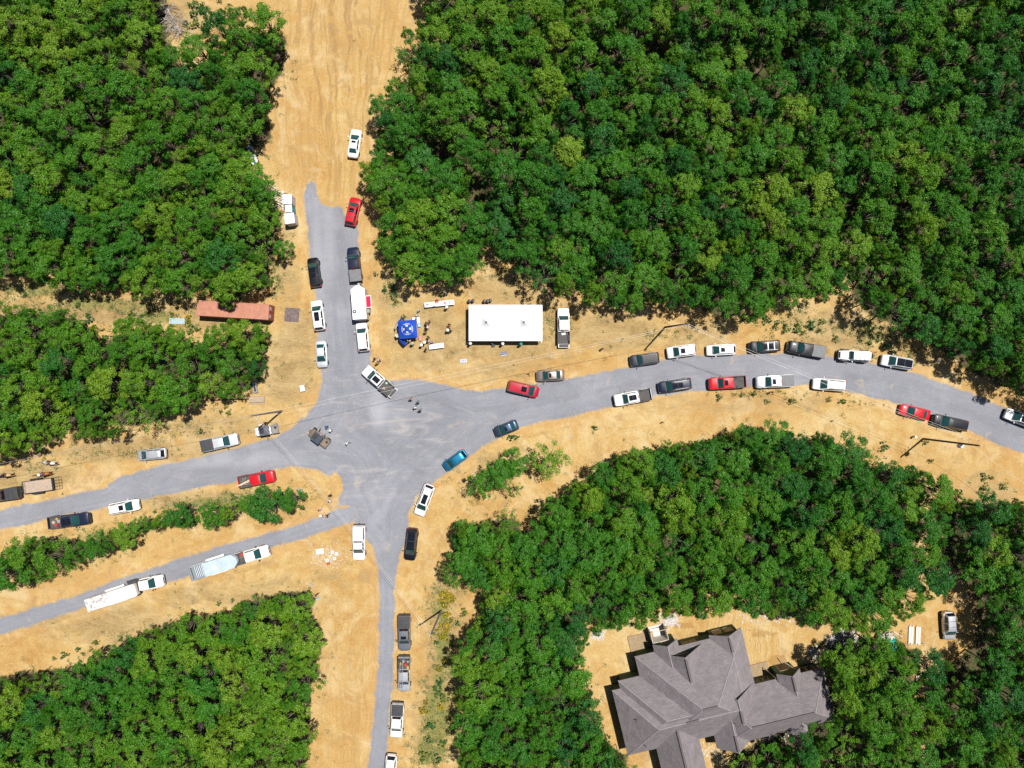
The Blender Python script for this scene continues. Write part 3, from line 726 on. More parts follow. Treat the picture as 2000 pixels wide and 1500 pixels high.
BLACK = paint("black_paint", (0.006, 0.007, 0.011)); NAVY = paint("navy_paint", (0.010, 0.016, 0.040))
RED = paint("red_paint", (0.52, 0.008, 0.018)); CRIMSON = paint("crimson_paint", (0.40, 0.006, 0.028))
SILVER = paint("silver_paint", (0.50, 0.525, 0.56), 0.45); PALESILVER = paint("pale_silver_paint", (0.60, 0.635, 0.67), 0.3)
GREY = paint("grey_paint", (0.185, 0.20, 0.235), 0.4); CHARCOAL = paint("charcoal_paint", (0.045, 0.048, 0.058), 0.4)
TAUPE = paint("taupe_paint", (0.235, 0.195, 0.175), 0.5); BLUE = paint("blue_paint", (0.010, 0.165, 0.30), 0.5); SLATE = paint("slate_blue_paint", (0.035, 0.062, 0.105), 0.5)
BRONZE = paint("bronze_paint", (0.10, 0.085, 0.075), 0.4)
CAMO = mat("tan_plastic", (0.165, 0.125, 0.095), 0.6, vary=0.35, vscale=6)

def ring(x, w, zb, zt, zc):
    h = [(0, zb), (0.78 * w, zb), (0.95 * w, zb + 0.10), (w, zb + 0.38 * (zt - zb)), (0.985 * w, zt - 0.10), (0.93 * w, zt - 0.015), (0.80 * w, zt + 0.25 * (zc - zt)), (0.42 * w, zt + 0.8 * (zc - zt)), (0, zc)]
    return [(x, y, z) for y, z in h] + [(x, -y, z) for y, z in h[-2:0:-1]]

KIND = {  # length, half width, body stations (x/L, width, bottom, shoulder z, centre z), cabin (cowl x, rear base x, roof front x, roof rear x, base z, rear base z, roof z, half widths base f/r, roof f/r)
 'sedan': (4.8, 0.91, [(.5,.66,.34,.52,.58),(.487,.79,.26,.66,.70),(.455,.91,.22,.75,.80),(.38,.97,.2,.80,.89),(.23,1,.2,.89,.98),(0,1,.2,.94,.98),(-.25,1,.2,.97,1.0),(-.36,.98,.2,.98,1.06),(-.455,.92,.24,.94,1.02),(-.49,.80,.3,.80,.88),(-.5,.68,.36,.6,.66)],
   (.255,-.365,.075,-.205,.92,1.0,1.45,.84,.80,.64,.62)),
 'hatch': (4.3, 0.89, [(.5,.66,.34,.56,.62),(.485,.80,.26,.70,.75),(.45,.92,.22,.80,.86),(.38,.97,.2,.87,.96),(.27,1,.2,.95,1.03),(0,1,.2,.99,1.02),(-.3,1,.2,1.0,1.02),(-.43,.95,.22,1.0,1.02),(-.48,.86,.3,.92,.94),(-.5,.74,.36,.66,.70)],
   (.29,-.465,.10,-.36,.96,1.0,1.52,.84,.78,.67,.63)),
 'suv': (4.8, 0.95, [(.5,.70,.38,.68,.74),(.488,.83,.30,.84,.88),(.455,.93,.25,.93,.98),(.38,.98,.24,.98,1.06),(.25,1,.24,1.03,1.10),(0,1,.24,1.07,1.1),(-.3,1,.24,1.09,1.1),(-.44,.97,.26,1.09,1.1),(-.485,.90,.34,1.0,1.02),(-.5,.80,.40,.72,.76)],
   (.275,-.475,.125,-.40,1.05,1.08,1.74,.88,.84,.70,.68)),
 'van': (5.0, 0.97, [(.5,.66,.36,.62,.68),(.487,.80,.28,.78,.83),(.455,.92,.24,.90,.96),(.40,.97,.22,.97,1.06),(.30,1,.22,1.05,1.13),(0,1,.22,1.08,1.1),(-.3,1,.22,1.09,1.1),(-.45,.97,.24,1.09,1.1),(-.487,.92,.32,1.0,1.02),(-.5,.84,.40,.70,.74)],
   (.335,-.485,.165,-.44,1.07,1.08,1.76,.90,.88,.74,.73)),
 'jeep': (4.5, 0.86, [(.44,.80,.55,.98,1.02),(.425,.82,.5,1.04,1.08),(.35,.84,.5,1.08,1.12),(.20,.90,.5,1.12,1.16),(.17,1,.5,1.12,1.14),(-.2,1,.5,1.14,1.14),(-.42,1,.5,1.14,1.14),(-.44,.98,.52,1.0,1.0)],
   (.175,-.435,.10,-.41,1.13,1.13,1.80,.83,.83,.76,.76)),
 'pickup': (5.85, 1.0, [(.5,.74,.45,.86,.92),(.489,.85,.38,1.02,1.06),(.46,.94,.34,1.12,1.17),(.40,.98,.32,1.16,1.24),(.25,1,.32,1.20,1.27),(.1,1,.32,1.24,1.27),(-.115,1,.32,1.26,1.27),(-.128,.99,.34,1.24,1.25)],
   (.262,-.128,.150,-.105,1.21,1.23,1.92,.88,.86,.72,.70)),
}

def wheel_mesh(r, wd):
    t = MB(); t.lathe([(r * .58, -wd / 2), (r * .9, -wd / 2), (r, -wd * .36), (r, wd * .36), (r * .9, wd / 2), (r * .58, wd / 2)], axis='Y', n=20)
    k = MB(); k.lathe([(r * .60, -wd * .40), (r * .60, wd * .40)], axis='Y', n=16)
    for i in range(5):
        a = i * 2 * math.pi / 5; k.box((r * .3 * math.cos(a), 0, r * .3 * math.sin(a)), (r * .58, wd * .86, r * .14), ry=-a)
    return t.mesh("tyre", RUBBER, 40), k.mesh("rim", ALLOY)

CACHE = {}
def proto(kind, opt):
    """Parts of one vehicle type: list of (name, mesh, paint slot or None, location, parent index)."""
    key = (kind, opt)
    if key in CACHE: return CACHE[key]
    o = set(opt); L, W, st, cb = KIND[kind]
    xb0, xb1, xt0, xt1 = [q * L for q in cb[:4]]; zb, zbr, zr = cb[4:7]; wbf, wbr, wtf, wtr = [q * W for q in cb[7:]]
    if 'xcab' in o: xb1 += 0.45; xt1 += 0.45
    parts = []
    def put(nm, me, body=None, loc=(0, 0, 0), par=None): parts.append((nm, me, body, loc, par)); return len(parts) - 1
    # body shell with the cabin frame
    b = MB(); stt = list(st)
    if 'xcab' in o: stt = stt[:-2] + [(-.115 + .45 / L, 1, .32, 1.26, 1.27), (-.128 + .45 / L, .99, .34, 1.24, 1.25)]
    b.loft([ring(x * L, wf * W, zz, zt, zc) for x, wf, zz, zt, zc in stt])
    F = ((xb0, -wbf, zb), (xb0, wbf, zb), (xt0, wtf, zr), (xt0, -wtf, zr))
    Rr = ((xb1, wbr, zbr), (xb1, -wbr, zbr), (xt1, -wtr, zr), (xt1, wtr, zr))
    Lf = ((xb0, wbf, zb), (xb1, wbr, zbr), (xt1, wtr, zr), (xt0, wtf, zr))
    Rg = ((xb1, -wbr, zbr), (xb0, -wbf, zb), (xt0, -wtf, zr), (xt1, -wtr, zr))
    Rf = ((xt0, -wtf, zr), (xt0, wtf, zr), (xt1, wtr, zr), (xt1, -wtr, zr))
    bows = (0.07, 0.05, 0.03, 0.03, 0.05)
    c = MB()
    for q, bw in zip((F, Rr, Lf, Rg, Rf), bows): c.patch(*q, bow=bw, n=6, m=4)
    b.add(c.v, c.f)
    put("body", b.mesh("body", WHITE, 38, merge=0.0005), True)
    e = 0.010
    g = MB(); g.patch(*F, bow=bows[0], rng=(.05, .95, .02, .97), off=e); put("windscreen", g.mesh("windscreen", GLASS, True))
    g = MB(); g.patch(*Rr, bow=bows[1], rng=(.07, .93, .10, .93), off=e)
    put("rear_window", g.mesh("rear_window", GLASS if kind == 'sedan' else DGLASS, True))
    for q in (Lf, Rg):
        for s0, s1 in (((.13, .50), (.54, .90)) if q is Lf else ((.10, .46), (.50, .87))):
            g = MB(); g.patch(*q, bow=bows[2], rng=(s0, s1, .16, .92), off=e); put("side_window", g.mesh("side_window", DGLASS, True))
    g = MB(); g.box((xb0 + 0.06, 0, zb + (0.045 if kind != 'pickup' else 0.05)), (0.13, wbf * 1.72, 0.03)); put("wiper_cowl", g.mesh("wiper_cowl", TRIM))
    # roof fittings
    zc_ = zr + 0.055
    if 'roofpaint' in o or 'blackroof' in o or 'glassroof' in o:
        g = MB(); g.patch(*Rf, bow=bows[4], rng=(.04, .96, .05, .97), off=0.014); put("roof_panel", g.mesh("roof_panel", DGLASS if 'glassroof' in o else TRIM, True))
        if 'glassroof' in o:
            g = MB(); g.box(((xt0 + xt1) / 2, 0, zc_ + .022), (0.06, wtf * 1.7, 0.012)); put("roof_bar", g.mesh("roof_bar", TRIM))
    if 'sunroof' in o or 'pano' in o:
        t0, t1 = (.10, .38) if 'sunroof' in o else (.06, .62)
        if kind == 'pickup' and 'sunroof' in o: t0, t1 = .12, .45
        if kind == 'pickup' and 'pano' in o: t0, t1 = .08, .85
        g = MB(); g.patch(*Rf, bow=bows[4], rng=(.2, .8, t0, t1), off=0.014); put("sunroof", g.mesh("sunroof", DGLASS, True))
        if 'pano' in o:
            xm = xt0 + (xt1 - xt0) * (t0 + t1) / 2
            g = MB(); g.box((xm, 0, zr + .066), (0.035, wtf * 1.15, 0.008)); put("sunroof_bar", g.mesh("sunroof_bar", TRIM))
    if 'rails' in o or 'blackrails' in o:
        for s in (-1, 1):
            g = MB(); y = s * wtf * .93; pts = [(xt0 - .22, y, zr), (xt0 - .35, y, zr + .085), (xt1 + .30, y * .985, zr + .085), (xt1 + .15, y * .985, zr)]
            g.path(pts, 0.024); put("roof_rail", g.mesh("roof_rail", TRIM if 'blackrails' in o else CHROME))
        if 'crossbars' in o:
            for f_ in (.3, .68):
                g = MB(); x = xt0 + (xt1 - xt0) * f_; g.box((x, 0, zr + .10), (0.07, wtf * 1.86, 0.03)); put("cross_bar", g.mesh("cross_bar", CHROME))
    if 'antenna' in o:
        g = MB(); g.loft([[(xt1 + .35 + a, s * wd, zr + h) for s, h in ((-1, .04), (1, .04), (.2, .04 + hh), (-.2, .04 + hh))] for a, wd, hh in ((-.08, .035, .10), (.12, .01, .03))]); put("antenna_fin", g.mesh("antenna_fin", TRIM))
    # mirrors
    for s in (-1, 1):
        g = MB(); xm = xb0 - .30; zm = zb + .08; y0 = s * (wbf + .02)
        big = kind == 'pickup'
        g.tube((xm, y0, zm), (xm - .02, s * (W + .10), zm + .03), .03, .025, 6); g.box((xm - .03, s * (W + .17), zm + (.10 if big else .05)), (.11, .20 if big else .17, .26 if big else .15))
        put("mirror", g.mesh("mirror", TRIM if ('darkmirror' in o or big) else WHITE, bevel=.02), None if ('darkmirror' in o or big) else True)
    # lamps, grille, bumpers
    xf = .5 * L
    zl = st[1][3] - .10; ww = st[2][1] * W
    for s in (-1, 1):
        g = MB(); g.loft([[(xf - .05 * L * q, s * (ww * y), zl + dz) for y, dz in ((y0, -.07), (y1, -.07), (y1, .07 + up), (y0, .07 + up))] for q, y0, y1, up in ((.22, .62, .86, .0), (1.0, .78, 1.012, .05))]) 
        put("headlight", g.mesh("headlight", LENS, recalc=True))
    g = MB(); g.box((xf - .018, 0, zl - .03), (.05, W * 1.02, .24 if kind == 'pickup' else .16)); put("grille", g.mesh("grille", TRIM, bevel=.015))
    g = MB(); g.box((xf - .05, 0, st[1][2] + .14), (.14, W * 1.5, .18)); put("front_bumper", g.mesh("front_bumper", CHROME if 'chromebumper' in o else TRIM, bevel=.04))
    rx = -.5 * L
    if kind != 'pickup':
        for s in (-1, 1):
            g = MB(); zt = st[-2][3] - .10
            g.box((rx + .035 * L * .55, s * W * .80, zt), (.12, .24, .20 if kind != 'suv' else .32), rz=-s * .35); put("tail_light", g.mesh("tail_light", REDLENS, bevel=.02))
        g = MB(); g.box((rx + .05, 0, .46), (.14, W * 1.5, .2)); put("rear_bumper", g.mesh("rear_bumper", TRIM, bevel=.05))
    # pickup bed
    if kind == 'pickup':
        xa = xb1 - .03; xe = rx + .10; zt = 1.30; zf = .80; y = W * .985; th = .10
        g = MB()
        for s in (-1, 1):
            g.box(((xa + xe) / 2, s * (y - th / 2), (zt + .42) / 2), (xa - xe, th, zt - .42))
            g.box((xe + .95 + (0 if 'xcab' not in o else .1), s * (y + .015), .92), (1.0, .05, .46))      # wheel arch bulge
        g.box((xa - .05, 0, (zt + .5) / 2), (.10, 2 * (y - th) + .002, zt - .5 - .004))
        if 'flatbed' in o:
            g = MB(); g.box(((xa + xe) / 2, 0, 1.02), (xa - xe, 2.14, .10)); g.box((xa - .04, 0, 1.45), (.08, 1.9, .9)); g.box(((xa + xe) / 2, 0, .75), (xa - xe - .2, 1.0, .44))
            for s in (-1, 1): g.box(((xa + xe) / 2, s * 1.05, 1.10), (xa - xe, .06, .10)); g.box((xe + .9, s * .96, .86), (1.1, .22, .20))
            put("flat_bed", g.mesh("flat_bed", TONNEAU, bevel=.015))
        else: put("cargo_bed", g.mesh("cargo_bed", WHITE, bevel=.025), True)
        g = MB(); g.box(((xa + xe) / 2, 0, zf - .03), (xa - xe - .1, 2 * (y - th) + .01, .06))
        for s in (-1, 1):
            g.box((xe + .95, s * (y - th - .10), zf + .12), (.95, .20, .24))
            if 'lined' in o: g.box(((xa + xe) / 2, s * (y - th - .012), zf + .25), (xa - xe - .1, .02, .5)); g.box(((xa + xe) / 2, s * (y - th * .5), zt + .006), (xa - xe - .06, th * 1.02, .02))
        if 'flatbed' not in o: put("bed_liner", g.mesh("bed_liner", LINER))
        if 'flatbed' in o: pass
        elif 'gateopen' in o:
            g = MB(); g.box((xe - .30, 0, zf - .02), (.60, 2 * y - .16, .07)); gi = put("tailgate", g.mesh("tailgate", WHITE, bevel=.02), True)
            g = MB(); g.box((xe - .29, 0, zf + .022), (.50, 2 * y - .42, .012)); put("tailgate_liner", g.mesh("tailgate_liner", LINER), None, (0, 0, 0), gi)
        else:
            g = MB(); g.box((xe + .035, 0, (zt + .55) / 2 - .004), (.08, 2 * (y - th) - .01, zt - .55)); gi = put("tailgate", g.mesh("tailgate", WHITE, bevel=.02), True)
            g = MB(); g.box((xe - .012, 0, 1.13), (.02, .34, .08)); put("handle", g.mesh("handle", TRIM), None, (0, 0, 0), gi)
        for s in (-1, 1):
            g = MB(); g.box((xe + .02, s * (y - .045), 1.08), (.10, .10, .36)); put("tail_light", g.mesh("tail_light", REDLENS, bevel=.015))
        g = MB(); g.box((xe - .09, 0, .58), (.20, 1.86 * W, .20)); g.box((xe - .24, 0, .50), (.22, .09, .08)); put("rear_bumper", g.mesh("rear_bumper", CHROME if 'chromebumper' in o else TRIM, bevel=.03))
        g = MB(); g.box((xa + .06, 0, zr - .03), (.04, .42, .05)); put("third_brake_light", g.mesh("third_brake_light", REDLENS))
        cov = 'cover' in o, 'greycover' in o, 'panels' in o, 'topper' in o
        if any(cov):
            m = TONNEAU if (cov[0] or cov[2]) else (GREYCOVER if cov[1] else WHITE)
            g = MB(); x0, x1 = xa - .05, xe + .02
            if cov[3]:
                g.patch((x0, -y * .93, 1.30), (x0, y * .93, 1.30), (x0 - .04, y * .80, 1.90), (x0 - .04, -y * .80, 1.90)); g.patch((x1, y * .93, 1.30), (x1, -y * .93, 1.30), (x1 + .12, -y * .80, 1.90), (x1 + .12, y * .80, 1.90))
                g.patch((x0, y * .93, 1.30), (x1, y * .93, 1.30), (x1 + .12, y * .80, 1.90), (x0 - .04, y * .80, 1.90)); g.patch((x1, -y * .93, 1.30), (x0, -y * .93, 1.30), (x0 - .04, -y * .80, 1.90), (x1 + .12, -y * .80, 1.90))
                g.patch((x0 - .04, -y * .80, 1.90), (x0 - .04, y * .80, 1.90), (x1 + .12, y * .80, 1.90), (x1 + .12, -y * .80, 1.90), bow=.04)
                gi = put("bed_topper", g.mesh("bed_topper", WHITE, 38, merge=.0005), True)
                for s in (-1, 1):
                    g = MB(); A = (x0 - .15, s * y * .93, 1.36), (x1 + .2, s * y * .93, 1.36), (x1 + .28, s * y * .815, 1.80), (x0 - .18, s * y * .815, 1.80)
                    g.patch(*(A if s > 0 else (A[1], A[0], A[3], A[2])), off=.012, rng=(.04, .96, .1, .9)); put("topper_window", g.mesh("topper_window", DGLASS), None, (0, 0, 0), gi)
            else:
                q = ((x0, -y * .955, 1.318), (x0, y * .955, 1.318), (x1, y * .955, 1.318), (x1, -y * .955, 1.318))
                g.patch(*q, bow=.03, n=8, m=8); g.box(((x0 + x1) / 2, 0, 1.308), (x0 - x1, y * 1.91, .022)); put("bed_cover", g.mesh("bed_cover", m))
                if cov[2] or cov[0]:
                    for f_ in ((.25, .5, .75) if cov[2] else (.33, .66)):
                        g = MB(); g.box((x0 + (x1 - x0) * f_, 0, 1.345), (.03, y * 1.84, .012)); put("cover_rib", g.mesh("cover_rib", TRIM))
    if kind == 'jeep':
        for s in (-1, 1):
            for xx in (.30, -.30):
                g = MB(); g.loft([[(xx * L + a, s * yy, z) for yy, z in ((.70, .94 + h), (1.0, .94 + h), (1.0, .88 + h), (.70, .88 + h))] for a, h in ((-.55, -.15), (-.38, .06), (.38, .08), (.60, -.08))]); put("fender", g.mesh("fender", TRIM, recalc=True))
        g = MB(); g.box((.475 * L, 0, .66), (.16, 1.62, .22)); put("winch_bumper", g.mesh("winch_bumper", TRIM, bevel=.03))
        for f_ in (.36, .62):
            g = MB(); g.box((xt0 + (xt1 - xt0) * f_, 0, zr + .055), (.035, wtf * 1.95, .02)); put("roof_seam", g.mesh("roof_seam", TRIM))
        wm, rm = wheel_mesh(.39, .26); wi = put("spare_wheel", wm, None, (-.5 * L + .10, 0, 1.02)); 
    r_, wd = {'pickup': (.41, .28), 'suv': (.37, .25), 'jeep': (.42, .29)}.get(kind, (.33, .22))
    wm, rm = CACHE.setdefault(('w', r_), wheel_mesh(r_, wd))
    for fx in (.325, -.315 if kind != 'pickup' else -.335):
        for s in (-1, 1):
            wi = put("wheel", wm, None, (fx * L, s * (W - wd / 2 + (.09 if kind == 'jeep' else .015)), r_)); put("rim", rm, None, (0, 0, 0), wi)
    CACHE[key] = parts
    return parts

def vehicle(name, kind, opt, F, Rr, pt, label, cat, group=None, wscale=1.0):
    f = P(F[0], F[1], 0.6); r = P(Rr[0], Rr[1], 0.6); d = f - r; c = (f + r) / 2
    L = KIND[kind][0]
    o = thing(name, label, cat, (c.x, c.y, 0.013), math.atan2(d.y, d.x), group)
    s = d.length / L; o.scale = (s, wscale, 1.0)
    made = []
    for nm, me, body, loc, par in proto(kind, tuple(sorted(opt.split()))):
        q = link(nm, me, made[par] if par is not None else o, [pt] if body else None, loc)
        if nm == "spare_wheel": q.rotation_euler = (0, 0, R(90))
        made.append(q)
    if pt is RED: [m_ for m_ in made]
    return o

VEH = [
 # north road
 ('sedan','sedan','sunroof',(697,253),(689,309),WHITE,"white sedan with a sunroof parked alone on the wide dirt track","car"),
 ('crossover','suv','sunroof rails crossbars',(696,387),(684,441),RED,"red crossover with chrome roof bars where the gravel begins","car"),
 ('pickup_truck','pickup','greycover',(690,484),(697,552),NAVY,"dark navy pickup with a bed cover, hitched ahead of the boxy white trailer","pickup"),
 ('crossover','suv','pano',(611,504),(619,561),BLACK,"black crossover parked across the gravel from the navy pickup","car"),
 ('crossover','suv','pano antenna',(618,587),(626,646),WHITE,"white crossover with black glass sunroof beside the rusty ground plate","car"),
 ('sedan','sedan','',(630,718),(627,665),PALESILVER,"silver sedan with a plain roof facing the crossroads","car"),
 ('sport_utility_car','suv','',(706,631),(712,687),WHITE,"white estate car with long plain roof right behind the boxy white trailer","car"),
 ('pickup_truck','pickup','pano lined gateopen',(713,720),(766,766),OFFWHITE,"pearl white pickup parked askew at the crossroads with its tailgate down","pickup"),
 # east road
 ('minivan','van','sunroof',(1052,767),(992,753),CRIMSON,"crimson minivan angled across the north side of the curving road","minivan"),
 ('sedan','sedan','sunroof',(1047,735),(1102,732),TAUPE,"taupe sedan with sunroof between the crimson minivan and the white tent","car"),
 ('crossover','suv','blackroof',(1230,706),(1287,698),CHARCOAL,"charcoal car with a matt black roof below the utility pole","car"),
 ('crossover','suv','sunroof rails',(1302,690),(1359,682),WHITE,"white crossover with roof rails just ahead of the charcoal car","car"),
 ('hatchback','hatch','sunroof antenna',(1379,685),(1437,682),WHITE,"white hatchback with an open sunroof, parked where the wires cross the verge","car"),
 ('sport_utility_car','suv','pano rails crossbars',(1462,679),(1523,675),BLACK,"glossy black roof-railed car parked between white hatchback and black pickup","car"),
 ('pickup_truck','pickup','greycover chromebumper',(1537,676),(1610,689),BLACK,"black pickup with a flat grey bed cover on the north verge","pickup"),
 ('off_road_car','jeep','',(1635,693),(1700,697),WHITE,"boxy white off-roader with black fenders and a spare wheel behind","car"),
 ('crossover','suv','glassroof',(1720,702),(1781,713),OFFWHITE,"white crossover with a full black glass roof near the tree shade","car"),
 ('crossover','suv','glassroof',(1962,806),(2022,829),WHITE,"white crossover cut off by the photo's edge on the curving road","car"),
 ('pickup_truck','pickup','pano lined',(1199,783),(1272,769),WHITE,"white pickup with an open empty bed on the south verge of the curving road","pickup"),
 ('sport_utility_car','suv','rails pano',(1285,758),(1350,748),NAVY,"navy black estate car with chrome rails behind the open-bed white pickup","car"),
 ('pickup_truck','pickup','sunroof lined',(1383,750),(1456,745),RED,"bright red pickup with a small sunroof, south verge of the curving road","pickup"),
 ('pickup_truck','pickup','sunroof greycover',(1475,747),(1549,743),PALESILVER,"pale silver pickup with a flat grey bed cover next to the bright red pickup","pickup"),
 ('sport_utility_car','suv','blackrails',(1586,749),(1651,754),WHITE,"long white car with black roof rails under the wires","car"),
 ('sedan','sedan','antenna',(1756,798),(1815,812),RED,"red sedan on the south verge ahead of the black car","car"),
 ('sport_utility_car','suv','antenna',(1820,818),(1888,833),BLACK,"long black car right behind the red sedan","car"),
 ('sedan','sedan','sunroof',(966,846),(1011,828),SLATE,"slate blue sedan with a sunroof on the south edge of the crossroads","car"),
 ('hatchback','hatch','antenna',(868,914),(910,884),BLUE,"bright blue hatchback on the curve of the crossroads","car"),
 # south road
 ('sport_utility_car','suv','pano rails',(818,1006),(841,946),WHITE,"white roof-railed car between the blue hatchback and the black car","car"),
 ('sport_utility_car','suv','glassroof rails',(800,1094),(807,1031),BLACK,"black car with black glass roof at the mouth of the south road","car"),
 ('pickup_truck','pickup','topper xcab',(702,1093),(702,1024),WHITE,"white pickup with a white bed topper near the septic lids","pickup"),
 ('pickup_truck','pickup','cover sunroof',(791,1269),(790,1200),GREY,"grey pickup with a black bed cover by the short pole","pickup"),
 ('pickup_truck','pickup','lined',(790,1348),(790,1280),SILVER,"silver pickup carrying a ladder and a bed full of tools","pickup"),
 ('pickup_truck','pickup','panels',(774.5,1438),(778,1371),WHITE,"white pickup with a black panelled bed cover on the south road","pickup"),
 ('crossover','suv','rails',(760,1531),(766,1472),WHITE,"white car cut off by the lower edge on the south road","car"),
 # west road
 ('hatchback','hatch','antenna',(269,890),(326,884.5),SILVER,"silver hatchback with red tail lamps on the west road","car"),
 ('pickup_truck','pickup','cover',(467,856),(394,872),PALESILVER,"pale silver pickup with a black bed cover on the west road","pickup"),
 ('pickup_truck','pickup','lined',(538,928.5),(467,942),RED,"red pickup hauling branches and boards beside the sandy island","pickup"),
 ('crossover','suv','sunroof rails',(273.6,984),(215,995),WHITE,"white crossover with sunroof beside the strip of trees","car"),
 ('pickup_truck','pickup','lined pano',(178,1011),(97,1021),NAVY,"dark blue pickup with toolboxes in its bed near the strip of trees","pickup"),
 ('pickup_truck','pickup','cover',(-30,972),(41,961),BRONZE,"brownish pickup with a covered bed towing the empty flat trailer","pickup"),
 # towing and others
 ('pickup_truck','pickup','flatbed',(322,1132),(252,1146),WHITE,"white pickup with a black flat bed hitched to the rust-stained white gooseneck trailer","pickup"),
 ('pickup_truck','pickup','lined',(527,1073.5),(456,1094),WHITE,"white pickup hitched to the pale blue livestock trailer","pickup"),
 ('pickup_truck','pickup','lined gateopen',(1100,602),(1101,673),WHITE,"white pickup with its tailgate down beside the white tent","pickup"),
 ('sport_utility_car','suv','rails crossbars',(1853,1249),(1850,1194),SILVER,"silver car on the shady dirt drive in the woods","car"),
]
VOBJ = {}
for i, v in enumerate(VEH):
    VOBJ[v[6]] = vehicle(*v[:8])
def vob(frag): return next(o for k, o in VOBJ.items() if frag in k)
def on_vehicle(o, x, y, z): return Matrix.LocRotScale(o.location, o.rotation_euler, o.scale) @ Vector((x, y, z))

# loads in the beds: each a thing of its own
def load(name, label, cat, mb, mats, o, x, y, z, rz=0.0, group=None, **kw):
    p = on_vehicle(o, x, y, z); t = mb.build(name, mats, None, loc=p, rot=(0, 0, o.rotation_euler.z + rz), **kw); return tag(t, label, cat, group)
WOOD = mat("weathered_board", (0.40, 0.31, 0.22), 0.85, vary=0.3, vscale=2, rowscale=(1, 12, 1))
PALEWOOD = mat("fresh_lumber", (0.62, 0.50, 0.36), 0.8, vary=0.2, vscale=2, rowscale=(1, 12, 1))
REDPL = mat("red_plastic", (0.42, 0.045, 0.035), 0.5); YELLOW = mat("yellow_plastic", (0.45, 0.31, 0.05), 0.5)
BLUEPL = mat("blue_plastic", (0.10, 0.30, 0.62), 0.5); WHITEPL = mat("white_plastic", (0.78, 0.78, 0.78), 0.5); TEAL = mat("teal_plastic", (0.01, 0.24, 0.32), 0.5)
GREYPL = mat("grey_plastic", (0.28, 0.29, 0.32), 0.6, vary=0.15)
def crate(sx, sy, sz):
    m = MB(); m.box((0, 0, sz / 2), (sx, sy, sz)); m.box((0, 0, sz + .015), (sx * .9, sy * .86, .03)); m.box((0, 0, sz * .6), (sx * 1.04, sy * 1.04, sz * .16)); return m

o = vob("carrying a ladder")
m = MB()
for s in (-.2, .2): m.box((0, s, 0), (4.3, .06, .08))
for i in range(14): m.tube((-2.0 + i * .308, -.2, 0), (-2.0 + i * .308, .2, 0), .022, n=6)
load("ladder", "aluminium ladder lying along the roof of the tool-laden silver pickup", "ladder", m, STEEL, o, -.15, -.30, 2.06)
m = MB()
for x in (-2.6, -.85):
    for s in (-1, 1): m.tube((x, s * .92, 1.30), (x, s * .80, 2.0), .03, n=6)
    m.tube((x, -.80, 2.0), (x, .80, 2.0), .03, n=6)
p = on_vehicle(o, 0, 0, 0); t = m.build("ladder_rack", TRIM, o); 
for k, (x, y, sx, sy, sz, mt, lab) in enumerate([(-1.1, .62, .5, .36, .35, YELLOW, "yellow toolbox at the front of the tool-laden silver pickup's bed"),(-1.6, .3, .45, .4, .4, REDPL, "red toolbox in the middle of the tool-laden silver pickup's bed"),
     (-2.1, .62, .35, .3, .3, GREYPL, "grey bucket crate in the tool-laden silver pickup's bed"),(-2.2, -.1, .5, .35, .35, GREYPL, "grey case at the back of the tool-laden silver pickup's bed"),(-1.75, -.55, .4, .3, .35, YELLOW, "yellow case under the ladder in the silver pickup's bed")]):
    load("toolbox", lab, "toolbox", crate(sx, sy, sz), mt, o, x, y, .80, .2 * k)
o = vob("hauling branches"); rg = random.Random(4)
m = MB()
for i in range(16):
    a = Vector((rg.uniform(-.75, .6), rg.uniform(-.6, .6), rg.uniform(.05, .4))); b = a + Vector((rg.uniform(-.7, .7), rg.uniform(-.6, .6), rg.uniform(.0, .15))); m.tube(a, b, .035, .018, 5)
load("branch_pile", "pile of cut grey branches in the red pickup's bed", "branches", m, DEADWOOD, o, -1.85, 0, .82)
m = MB(); m.box((0, 0, 0), (2.3, .14, .04), rz=.28); m.box((.2, -.1, .05), (2.0, .12, .04), rz=.22)
load("plank", "pale planks lying over the branches in the red pickup's bed", "plank", m, PALEWOOD, o, -2.0, -.2, 1.28)
PAPERB = mat("brown_card", (.40, .33, .25), .8)
o = vob("toolboxes in its bed")
for k, (x, y, sx, sy, sz, mt, lab) in enumerate([(-1.35, .1, .5, .5, .3, GREYPL, "grey case against the cab in the dark blue pickup's bed"),(-1.75, -.45, .45, .4, .35, REDPL, "red fuel can in the dark blue pickup's bed"),(-1.6, .5, .35, .35, .3, YELLOW, "yellow case in the dark blue pickup's bed"),(-2.2, .0, .45, .5, .12, PAPERB, "flat pale box in the dark blue pickup's bed")]):
    load("toolbox", lab, "toolbox", crate(sx, sy, sz), mt, o, x, y, .80, .3 * k)
o = vob("beside the white tent"); load("storage_box", "small white box in the bed of the pickup beside the tent", "box", crate(.62, .34, .25), WHITEPL, o, -1.25, .05, .80, 1.7)
o = vob("livestock trailer"); load("fuel_can", "red fuel can in the bed of the pickup pulling the livestock trailer", "fuel can", crate(.5, .4, .35), REDPL, o, -1.25, .55, .80, .2)
m = MB(); m.tube((-.5, 0, 0), (.5, .05, 0), .03, n=6); m.tube((.5, -.25, 0), (.5, .3, 0), .02, n=6)
load("rake", "wooden rake lying in the bed of the pickup pulling the livestock trailer", "rake", m, WOOD, o, -1.6, .1, .86)
o2 = vob("parked askew")
m = MB(); m.lathe([(.16, 0), (.18, .03), (.18, .06), (.0, .07)], n=14); load("bucket_lid", "round pale green lid in the bed of the askew white pickup", "lid", m, mat("pale_green_plastic", (.35, .62, .42), .5), o2, -1.3, -.55, .81)
m = MB()
for k_ in range(5): m.box((.05 * k_ - .1, .09 * math.sin(k_ * 2.1), .03 * k_), (.35, .12, .05), rz=.5 * k_)
